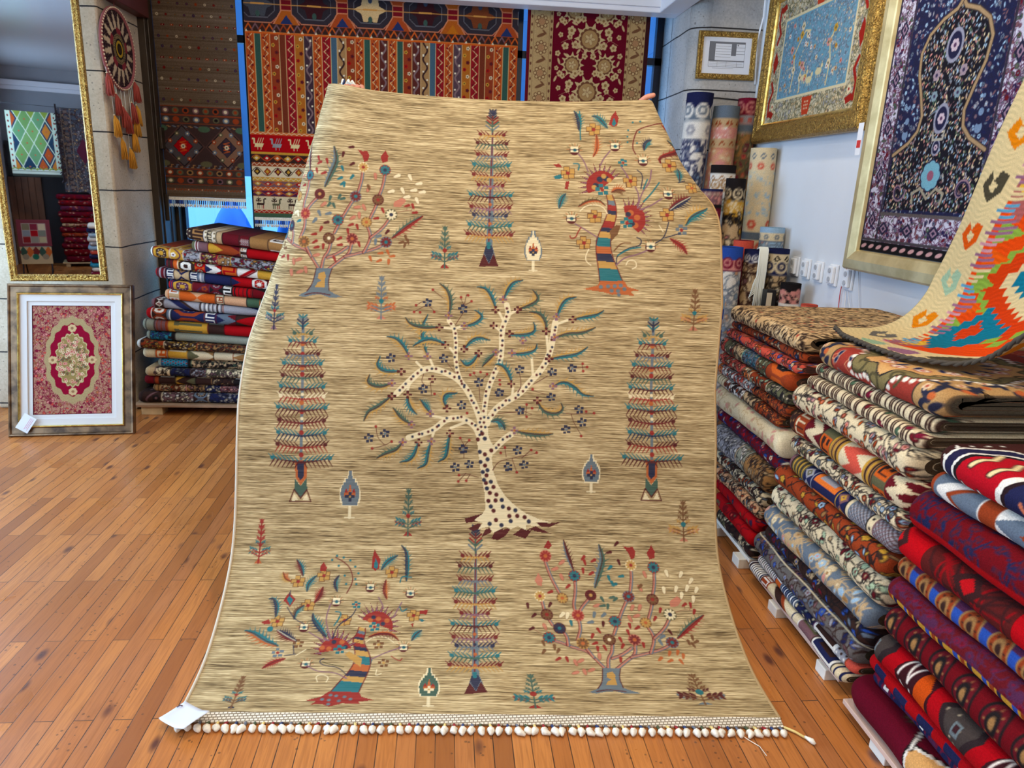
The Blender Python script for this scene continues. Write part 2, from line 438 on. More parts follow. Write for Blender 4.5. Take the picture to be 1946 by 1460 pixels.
  (8, 2, 7, 6, 17.4, -222, 427, -236, 458, -227, 482, -185, 485),
  (8, 2, 7, 6, 17.4, -321, 301, -335, 253, -356, 231, -387, 227),
  (8, 2, 8, 6, 17.4, -379, 300, -400, 270, -436, 259, -471, 241),
  (8, 2, 7, 6, 17.4, -275, 305, -286, 261, -290, 218, -322, 206),
  (8, 2, 7, 6, 17.4, -208, 334, -213, 284, -220, 244, -248, 231),
  (8, 2, 8, 6, 17.4, 30, 351, 84, 340, 132, 339, 169, 343),
  (8, 2, 7, 8, 15.9, -55, 382, -33, 390, -14, 374, -7, 354),
  (5, 2, 0, 0, 15.2, -421, 468, -364, 474, -389, 559, -252, 727, -229, 663, -159, 648, -106, 634, -46, 800, 34, 803, -52, 739, 6, 710, 140, 725, 234, 772, 153, 621, 112, 465, 16, 524, -220, 426, -321, 301, -208, 335, -275, 534),
  (1, 1, 9, 3.6, -421, 468, -364, 474, -389, 559, -252, 727, -229, 663, -159, 648, -106, 634, -46, 800, 34, 803, -52, 739, 6, 710, 140, 725, 234, 772, 153, 621, 112, 465, 16, 524, -220, 426, -321, 301, -208, 335, -275, 534),
  (5, 2, 12, 5, 14.5, -422, 516, -363, 617, -294, 618, -219, 773, -160, 735, -43, 640, -20, 839, 55, 687, 16, 638, 175, 781, 170, 703, 170, 519, -280, 406, -348, 365, -379, 300, -275, 305, 28, 351),
]
MOTIF['ROSETTE'] = [
  (3, 3, 4, 10, 9, 10.8, -2, 103, -27, 142, -47, 171, -88, 182, -122, 199, -156, 211),
  (3, 3, 4, 10, 9, 10.8, -31, 147, -46, 178, -58, 200),
  (3, 3, 4, 10, 9, 10.8, 9, 100, 16, 144, 34, 166, 41, 202),
  (3, 3, 4, 10, 9, 10.8, 30, 143, 66, 158, 102, 185),
  (3, 3, 4, 10, 9, 10.8, 35, 100, 78, 137, 110, 160, 117, 203),
  (3, 3, 4, 10, 9, 10.8, 94, 149, 159, 167, 212, 185, 241, 206),
  (3, 3, 4, 10, 9, 10.8, 162, 167, 186, 217, 183, 247, 169, 274),
  (3, 3, 4, 10, 9, 10.8, 187, 224, 230, 261, 257, 304),
  (3, 3, 4, 10, 9, 10.8, -108, 191, -106, 227, -127, 255),
  (3, 3, 4, 10, 9, 10.8, -74, 212, -56, 256, -60, 297),
  (3, 3, 4, 10, 9, 10.8, -151, 268, -172, 309, -180, 364),
  (3, 3, 4, 10, 9, 10.8, -156, 500, -140, 447, -120, 400, -108, 372),
  (3, 3, 4, 10, 9, 10.8, -55, 449, -57, 394, -73, 339, -61, 311),
  (3, 3, 4, 10, 9, 10.8, -8, 374, -41, 339, -58, 311),
  (3, 3, 4, 10, 9, 10.8, 53, 237, 69, 272, 97, 328, 125, 377),
  (3, 3, 4, 10, 9, 10.8, 134, 391, 149, 447, 151, 488),
  (3, 3, 4, 10, 9, 10.8, 181, 295, 203, 345, 208, 372, 228, 428, 234, 483),
  (0, 1, 10, 0, -11, 103, 49, 104, 35, 61, 39, 21, 59, 9, 90, -4, 41, -7, 9, 4, -19, 2, -50, -8, -74, -2, -42, 16, -22, 45),
  (0, 1, 6, 0, 0, 84, 19, 90, 26, 76, 21, 53, 23, 31, -14, 32, -3, 49, 10, 56, -4, 65),
  (2, 1, 0, 3.4, -48, 2, -12, 12, 43, 3),
  (2, 1, 0, 3.4, -11, 101, -22, 45, -42, 16),
  (2, 1, 0, 3.4, 48, 102, 35, 61, 39, 21),
  (4, 3, 7, 1, 3, 21.7, -168, 220, 64, 286, -56, 454, 233, 492),
  (4, 3, 1, 7, 0, 21.7, -129, 256),
  (4, 3, 11, 5, 6, 21.7, -58, 200),
  (4, 3, 11, 2, 0, 21.7, 33, 216),
  (4, 3, 4, 5, 9, 21.7, 118, 217),
  (4, 3, 4, 7, 10, 21.7, 243, 209, 127, 381),
  (4, 3, 6, 5, 11, 20.5, 169, 283, -107, 370),
  (4, 3, 3, 5, 9, 21.7, -60, 306, -155, 524),
  (4, 3, 11, 3, 0, 21.7, -167, 307, 210, 372),
  (4, 3, 6, 3, 2, 20.5, -185, 376, 152, 498),
  (4, 3, 0, 6, 4, 20.5, -6, 383),
  (4, 3, 2, 1, 13, 22.8, 260, 316),
  (8, 2, 8, 10, 19.4, 13, 413, 39, 478, 54, 519, 42, 568),
  (8, 2, 0, 10, 13.7, -58, 476, -68, 509, -78, 542, -87, 582),
  (8, 2, 3, 8, 17.1, 266, 226, 309, 263, 345, 292, 376, 315),
  (0, 1, 3, 0, 128, 567, 148, 562, 165, 566, 174, 548, 169, 525, 155, 518, 147, 541),
  (0, 1, 3, 0, 222, 520, 214, 543, 233, 573, 245, 550, 242, 527),
  (0, 1, 3, 0, -161, 553, -143, 583, -130, 563, -141, 548),
  (0, 1, 9, 0, -200, 432, -185, 463, -170, 440, -176, 412, -189, 415),
  (0, 1, 9, 0, 268, 346, 269, 367, 299, 387, 316, 375, 294, 347),
  (2, 1, 4, 2.3, 283, 325, 317, 337, 354, 330),
  (2, 1, 4, 2.3, 317, 337, 318, 354),
  (2, 1, 4, 2.3, 333, 333, 342, 358),
  (2, 1, 4, 2.3, -224, 256, -192, 233),
  (2, 1, 4, 2.3, 271, 234, 310, 207),
  (7, 1, 3, 7.4, -19, 520, -14, 504, 17, 511, -23, 473, 5, 464, -83, 414, -148, 392, -18, 201, 13, 184, -12, 180, 112, 270, 136, 263, 102, 245, 71, 216, 144, 197, 56, 138, 73, 192, 204, 299, 229, 331, -148, 138, -119, 137, 318, 354, 340, 353, 347, 328, 3, 250, -22, 229),
  (7, 1, 0, 7.4, 105, 573, 76, 542, 110, 507, -230, 339, -212, 303, -224, 253, 22, 275, -153, 344, 246, 248),
  (7, 1, 9, 8.0, -98, 502, -124, 478, -102, 448, 198, 465, -93, 124, -76, 132, -100, 83, -70, 87, -48, 95, -11, 151, 133, 339, 159, 340, 10, 344, -178, 261, 173, 413, 118, 297, 142, 308),
  (7, 1, 10, 8.0, -4, 309, 28, 309, -21, 281, 204, 208, 214, 230),
  (7, 1, 7, 7.4, 67, 448, 83, 425, -87, 276, 111, 456, 75, 487, 77, 428),
  (7, 1, 8, 7.4, 33, 368, 67, 376, 48, 341, 78, 369, 30, 344),
  (7, 1, 2, 8.6, 278, 471, 328, 468, 360, 445, 257, 408, 301, 413, 316, 389, 355, 376, 373, 411, -115, 307, -97, 304, 341, 417),
  (7, 1, 5, 7.4, 187, 144, 223, 166, 251, 170, 266, 156, 218, 137, 254, 134),
  (7, 1, 11, 7.4, -189, 198, -192, 166, -154, 184, -144, 170, 316, 228, 299, 210, 324, 213, 312, 200, 174, 420),
]
MOTIF['DRAGON'] = [
  (0, 1, 7, 0, -41, 32, -42, 49, -43, 67, -45, 84, 25, 82, 32, 65, 39, 47, 46, 30),
  (0, 1, 6, 0, -45, 84, -46, 93, -48, 102, -49, 111, 14, 108, 18, 100, 21, 91, 25, 82),
  (0, 1, 1, 0, -49, 111, -51, 121, -53, 131, -55, 142, 2, 139, 6, 129, 10, 119, 14, 108),
  (0, 1, 5, 0, -55, 142, -55, 151, -55, 160, -55, 169, -1, 166, 0, 157, 1, 148, 2, 139),
  (0, 1, 7, 0, -55, 169, -54, 181, -54, 192, -50, 204, 0, 200, -2, 189, -2, 178, -1, 166),
  (0, 1, 6, 0, -50, 204, -47, 211, -43, 219, -40, 227, 6, 223, 4, 216, 2, 208, 0, 200),
  (0, 1, 1, 0, -40, 227, -38, 232, -36, 238, -33, 243, 10, 240, 9, 234, 7, 229, 6, 223),
  (0, 1, 3, 0, -33, 243, -29, 252, -25, 261, -21, 270, 18, 266, 15, 257, 13, 249, 10, 240),
  (0, 1, 6, 0, -21, 270, -17, 279, -13, 288, -12, 296, 23, 292, 23, 284, 20, 275, 18, 266),
  (0, 1, 1, 0, -12, 296, -11, 302, -10, 307, -9, 312, 24, 308, 23, 303, 23, 297, 23, 292),
  (0, 1, 3, 0, -9, 312, -8, 319, -6, 326, -5, 334, 25, 329, 25, 322, 25, 315, 24, 308),
  (0, 1, 10, 0, -5, 334, -6, 340, -6, 346, -7, 352, 21, 348, 22, 342, 24, 336, 25, 329),
  (0, 1, 6, 0, -7, 352, -7, 361, -8, 369, -9, 377, 14, 373, 16, 364, 19, 356, 21, 348),
  (2, 1, 4, 4.0, -41, 32, -45, 82, -53, 130, -55, 175, -44, 217, -26, 258, -11, 299, -6, 338, -9, 377),
  (2, 1, 4, 4.0, 46, 31, 26, 81, 7, 129, -1, 173, 3, 215, 15, 256, 23, 297, 24, 335, 14, 374),
  (0, 1, 5, 0, -103, 1, -49, 17, -38, 35, 49, 38, 61, 17, 107, 3, 72, -1, 86, -18, 31, -14, 3, -17, -26, -8, -60, -4),
  (1, 1, 10, 7.4, -36, 12, -10, 15, 14, 17, 36, 20, 3, -1, 26, -1, 49, 7, 29, -16),
  (0, 1, 11, 0, 3, 192, -5, 229, 21, 255, 37, 252, 25, 214),
  (0, 1, 4, 0, 21, 434, 58, 467, 15, 444),
  (0, 1, 12, 0, 20, 436, 51, 462, 17, 442),
  (0, 1, 4, 0, 15, 444, 44, 486, 6, 453),
  (0, 1, 12, 0, 13, 447, 38, 480, 9, 451),
  (0, 1, 4, 0, 6, 453, 25, 500, -5, 458),
  (0, 1, 12, 0, 4, 455, 20, 492, -2, 457),
  (0, 1, 4, 0, -5, 458, 2, 508, -17, 461),
  (0, 1, 12, 0, -7, 459, 0, 499, -14, 460),
  (0, 1, 4, 0, -17, 461, -22, 509, -29, 459),
  (0, 1, 12, 0, -20, 461, -22, 500, -26, 460),
  (0, 1, 4, 0, -29, 459, -47, 503, -41, 454),
  (0, 1, 12, 0, -32, 458, -45, 494, -38, 456),
  (0, 1, 4, 0, -41, 454, -70, 490, -52, 446),
  (0, 1, 12, 0, -44, 453, -65, 483, -50, 449),
  (0, 1, 4, 0, -52, 446, -89, 472, -61, 436),
  (0, 1, 12, 0, -55, 444, -83, 466, -59, 439),
  (0, 1, 4, 0, -61, 436, -104, 450, -67, 424),
  (0, 1, 12, 0, -63, 433, -96, 446, -66, 427),
  (0, 1, 4, 0, -67, 424, -113, 424, -71, 410),
  (0, 1, 12, 0, -69, 420, -105, 423, -70, 414),
  (0, 1, 4, 0, -71, 410, -116, 398, -71, 397),
  (0, 1, 12, 0, -71, 407, -107, 399, -71, 400),
  (0, 1, 4, 0, -71, 397, -112, 373, -68, 384),
  (0, 1, 12, 0, -70, 394, -104, 376, -69, 387),
  (0, 1, 3, 0, 28, 440, 23, 451, 15, 459, 5, 465, -6, 469, -18, 470, -30, 469, -42, 465, -52, 458, -62, 449, -70, 439, -76, 427, -79, 414, -80, 401, -79, 389, -75, 377, -25, 396),
  (1, 1, 1, 11.5, -27, 435, -3, 438, -44, 409),
  (1, 1, 6, 9.7, -51, 402, 8, 432, -11, 448),
  (5, 2, 7, 3, 25.2, -22, 393),
  (0, 1, 4, 0, 101, 237, 134, 211, 109, 245),
  (0, 1, 12, 0, 103, 239, 128, 217, 107, 243),
  (0, 1, 4, 0, 109, 245, 147, 229, 115, 256),
  (0, 1, 12, 0, 111, 248, 140, 234, 114, 253),
  (0, 1, 4, 0, 115, 256, 156, 250, 119, 268),
  (0, 1, 12, 0, 116, 259, 148, 253, 118, 265),
  (0, 1, 4, 0, 119, 268, 160, 273, 119, 280),
  (0, 1, 12, 0, 119, 271, 152, 273, 120, 277),
  (0, 1, 4, 0, 119, 280, 159, 296, 117, 292),
  (0, 1, 12, 0, 119, 283, 151, 294, 118, 289),
  (0, 1, 4, 0, 117, 292, 154, 317, 113, 303),
  (0, 1, 12, 0, 116, 295, 146, 314, 114, 300),
  (0, 1, 4, 0, 113, 303, 145, 337, 107, 312),
  (0, 1, 12, 0, 112, 306, 138, 331, 109, 310),
  (0, 1, 4, 0, 107, 312, 132, 352, 99, 320),
  (0, 1, 12, 0, 105, 314, 126, 345, 101, 318),
  (0, 1, 4, 0, 99, 320, 114, 363, 89, 324),
  (0, 1, 12, 0, 96, 321, 110, 355, 91, 323),
  (0, 1, 4, 0, 89, 324, 94, 369, 77, 325),
  (0, 1, 12, 0, 86, 325, 92, 360, 80, 325),
  (0, 1, 4, 0, 77, 325, 72, 369, 66, 324),
  (0, 1, 12, 0, 75, 325, 72, 360, 69, 325),
  (0, 1, 4, 0, 66, 324, 51, 363, 55, 319),
  (0, 1, 12, 0, 63, 323, 53, 355, 57, 321),
  (0, 1, 3, 0, 100, 225, 109, 232, 117, 242, 123, 252, 127, 264, 128, 277, 127, 289, 124, 301, 120, 311, 113, 320, 104, 327, 94, 332, 83, 335, 72, 334, 60, 332, 49, 326, 59, 265),
  (1, 1, 5, 11.5, 97, 285, 90, 254, 74, 303),
  (1, 1, 1, 9.7, 65, 297, 79, 260),
  (5, 2, 7, 3, 22.9, 59, 262),
  (5, 2, 6, 3, 24.1, -42, 641, 357, 611, 244, 493, 88, 430, -145, 458, -57, 284, 207, 298, -97, 179),
  (5, 2, 6, 5, 19.5, 315, 408),
  (5, 2, 10, 3, 22.9, 258, 241),
  (5, 2, 7, 3, 18.3, 68, 504),
  (6, 4, 2, 7, 0, 13, 14.9, -116, 556, 39, 573, 144, 513, -143, 275, 221, 382, 144, 174),
  (2, 1, 12, 6.3, -101, 538, -81, 512, -68, 466),
  (2, 1, 12, 6.3, 172, 475, 160, 425, 125, 386, 102, 323),
  (2, 1, 12, 6.3, -129, 253, -89, 229, -51, 204),
  (2, 1, 12, 6.3, 20, 552, -6, 519, -19, 493),
  (2, 1, 12, 6.3, 20, 98, 49, 128, 95, 140, 130, 157),
  (2, 1, 12, 6.3, 198, 363, 147, 330, 110, 317),
  (2, 1, 12, 6.3, 59, 487, 69, 471, 81, 443),
  (2, 1, 12, 6.3, 103, 405, 112, 380, 109, 351),
  (2, 1, 1, 5.2, 212, 270, 195, 208, 164, 188),
  (2, 1, 1, 5.2, 252, 228, 195, 208),
  (2, 1, 1, 5.2, 20, 104, 21, 134, 66, 167, 107, 174, 113, 199, 95, 207),
  (2, 1, 1, 5.2, 292, 435, 267, 428),
  (2, 1, 1, 5.2, 118, 475, 139, 456, 123, 399),
  (2, 1, 7, 6.3, -96, 719, -89, 678, -94, 631, -92, 598),
  (2, 1, 7, 6.3, 195, 425, 159, 380, 126, 348),
  (2, 1, 7, 6.3, 25, 135, 66, 162, 108, 169),
  (2, 1, 7, 6.3, 152, 437, 132, 399),
  (2, 1, 7, 6.3, -121, 498, -97, 498, -105, 472),
  (8, 2, 7, 1, 16.0, -97, 638, -95, 671, -101, 699, -115, 719),
  (8, 2, 7, 7, 16.0, 11, 648, -5, 671, -26, 695, -46, 698),
  (8, 2, 7, 1, 14.9, 151, 555, 157, 584, 179, 596),
  (8, 2, 7, 11, 14.9, 339, 552, 277, 575, 244, 595),
  (8, 2, 7, 7, 13.7, 273, 434, 278, 463, 273, 482),
  (8, 2, 7, 7, 14.9, -186, 315, -175, 353, -159, 373),
  (8, 2, 7, 6, 21.8, 275, 263, 291, 292, 322, 312, 357, 329),
  (8, 2, 1, 4, 20.6, 220, 319, 251, 343, 303, 372),
  (8, 2, 5, 5, 13.7, -44, 529, -31, 552, -28, 585, -31, 618),
  (8, 2, 4, 3, 17.2, 211, 504, 205, 532, 399, 573),
  (8, 2, 3, 3, 14.9, 217, 206, 239, 191, 262, 177, 276, 150),
  (8, 2, 11, 5, 16.0, 13, 384, 37, 397, 63, 390),
  (0, 1, 3, 0, 16, 661, 28, 697, 44, 720, 56, 687, 49, 657, 34, 651),
  (0, 1, 3, 0, 338, 637, 220, 662, 244, 638, 313, 631),
  (0, 1, 3, 0, -200, 493, -175, 497, -164, 480, -185, 480),
  (0, 1, 3, 0, -156, 425, -141, 426, -149, 390, -161, 393),
  (0, 1, 7, 0, 28, 664, 38, 691, 46, 664, 37, 654),
  (0, 1, 7, 0, -202, 443, -172, 454, -167, 435, -194, 431),
  (2, 1, 3, 5.2, -109, 238, -120, 219, -126, 200, -144, 193, -148, 205),
  (2, 1, 4, 5.7, 332, 681, 131, 649, 114, 610, 105, 565, 118, 539),
  (1, 1, 7, 4.6, 109, 669, 138, 672, 331, 691, 91, 637, 88, 611, 134, 629, 403, 651, 124, 584, 88, 588, 342, 668),
  (2, 1, 2, 5.2, -111, 304, -89, 327, -56, 333, -25, 326, -12, 298),
  (2, 1, 2, 5.2, -80, 155, -92, 127, -89, 106, -72, 94),
  (2, 1, 2, 5.2, 78, 85, 95, 94, 89, 119, 63, 118, 55, 99),
  (2, 1, 2, 5.2, 177, 256, 191, 232),
  (8, 2, 5, 13, 11.5, -115, 323, -79, 347, -37, 351, -16, 329),
  (2, 1, 11, 5.7, 12, 152, 38, 184, 72, 185),
]
MOTIF['CYPRESS'] = [
  (0, 1, 10, 0, 9, 557, 16, 557, 14, 133, 13, 80, 24, 38, 0, 5, -23, 36, -12, 79, -9, 133),
  (2, 1, 4, 4.4, 13, 557, 8, 400, 1, 231, -1, 95),
  (0, 1, 0, 0, -37, -2, -18, 49, 0, 8, 17, 51, 36, 0),
  (0, 1, 1, 0, -18, 55, 0, 11, 17, 56, 9, 80, -11, 79),
  (1, 1, 5, 6.4, 4, 310, 3, 243, 3, 166, 1, 122),
  (1, 1, 1, 5.4, 4, 270, 3, 204, 2, 144),
  (1, 1, 7, 7.4, -1, 87, -1, 74),
  (9, 2, 1, 1, 12, 13, 631),
  (9, 2, 1, 1, 14, 12, 613),
  (9, 2, 4, 3, 21, 12, 592),
  (9, 2, 8, 10, 24, 11, 568),
  (9, 2, 4, 6, 45, 10, 530),
  (9, 2, 0, 8, 55, 10, 492),
  (9, 2, 4, 10, 53, 9, 443),
  (9, 2, 7, 8, 65, 7, 400),
  (9, 2, 4, 6, 65, 6, 358),
  (9, 2, 4, 12, 45, 5, 318),
  (9, 2, 7, 0, 74, 4, 275),
  (9, 2, 4, 12, 70, 3, 226),
  (9, 2, 1, 10, 59, 2, 194),
  (9, 2, 7, 8, 74, 1, 154),
  (9, 2, 4, 6, 80, 0, 116),
]
MOTIF['WIDE'] = [
  (2, 1, 10, 11.5, -7, 646, -1, 387, -1, 153),
  (1, 1, 3, 9.3, -5, 534, -4, 460, -2, 324, -1, 248, 0, 168),
  (1, 1, 2, 6.5, -1, 387, 0, 299),
  (1, 1, 5, 9.3, -6, 572, -5, 483, -3, 357),
  (0, 1, 5, 0, -23, 149, 19, 150, 21, 88, -1, 57, -20, 87),
  (0, 1, 1, 0, -14, 142, 11, 142, 11, 91, -2, 76, -12, 91),
  (0, 1, 8, 0, -22, 83, -1, 55, 21, 86, 23, 44, 0, 13, -24, 43),
  (2, 1, 0, 5.0, -39, -1, -24, 42, 0, 11, 22, 42, 37, 0, -39, -1),
  (0, 1, 2, 0, -32, 2, -24, 30, -6, 3),
  (0, 1, 2, 0, 6, 3, 21, 31, 30, 3),
  (9, 2, 7, 10, 14, -8, 667),
  (9, 2, 1, 7, 19, -8, 646),
  (9, 2, 8, 6, 30, -7, 609),
  (9, 2, 7, 4, 44, -7, 579),
  (9, 2, 0, 10, 56, -5, 531),
  (9, 2, 7, 4, 66, -5, 494),
  (9, 2, 0, 8, 70, -4, 449),
  (9, 2, 7, 0, 76, -3, 409),
  (9, 2, 2, 3, 77, -2, 373),
  (9, 2, 7, 0, 85, -2, 332),
  (9, 2, 0, 4, 80, -1, 286),
  (9, 2, 7, 1, 83, 0, 241),
  (9, 2, 0, 3, 85, 0, 198),
  (9, 2, 7, 0, 103, 0, 147),
]
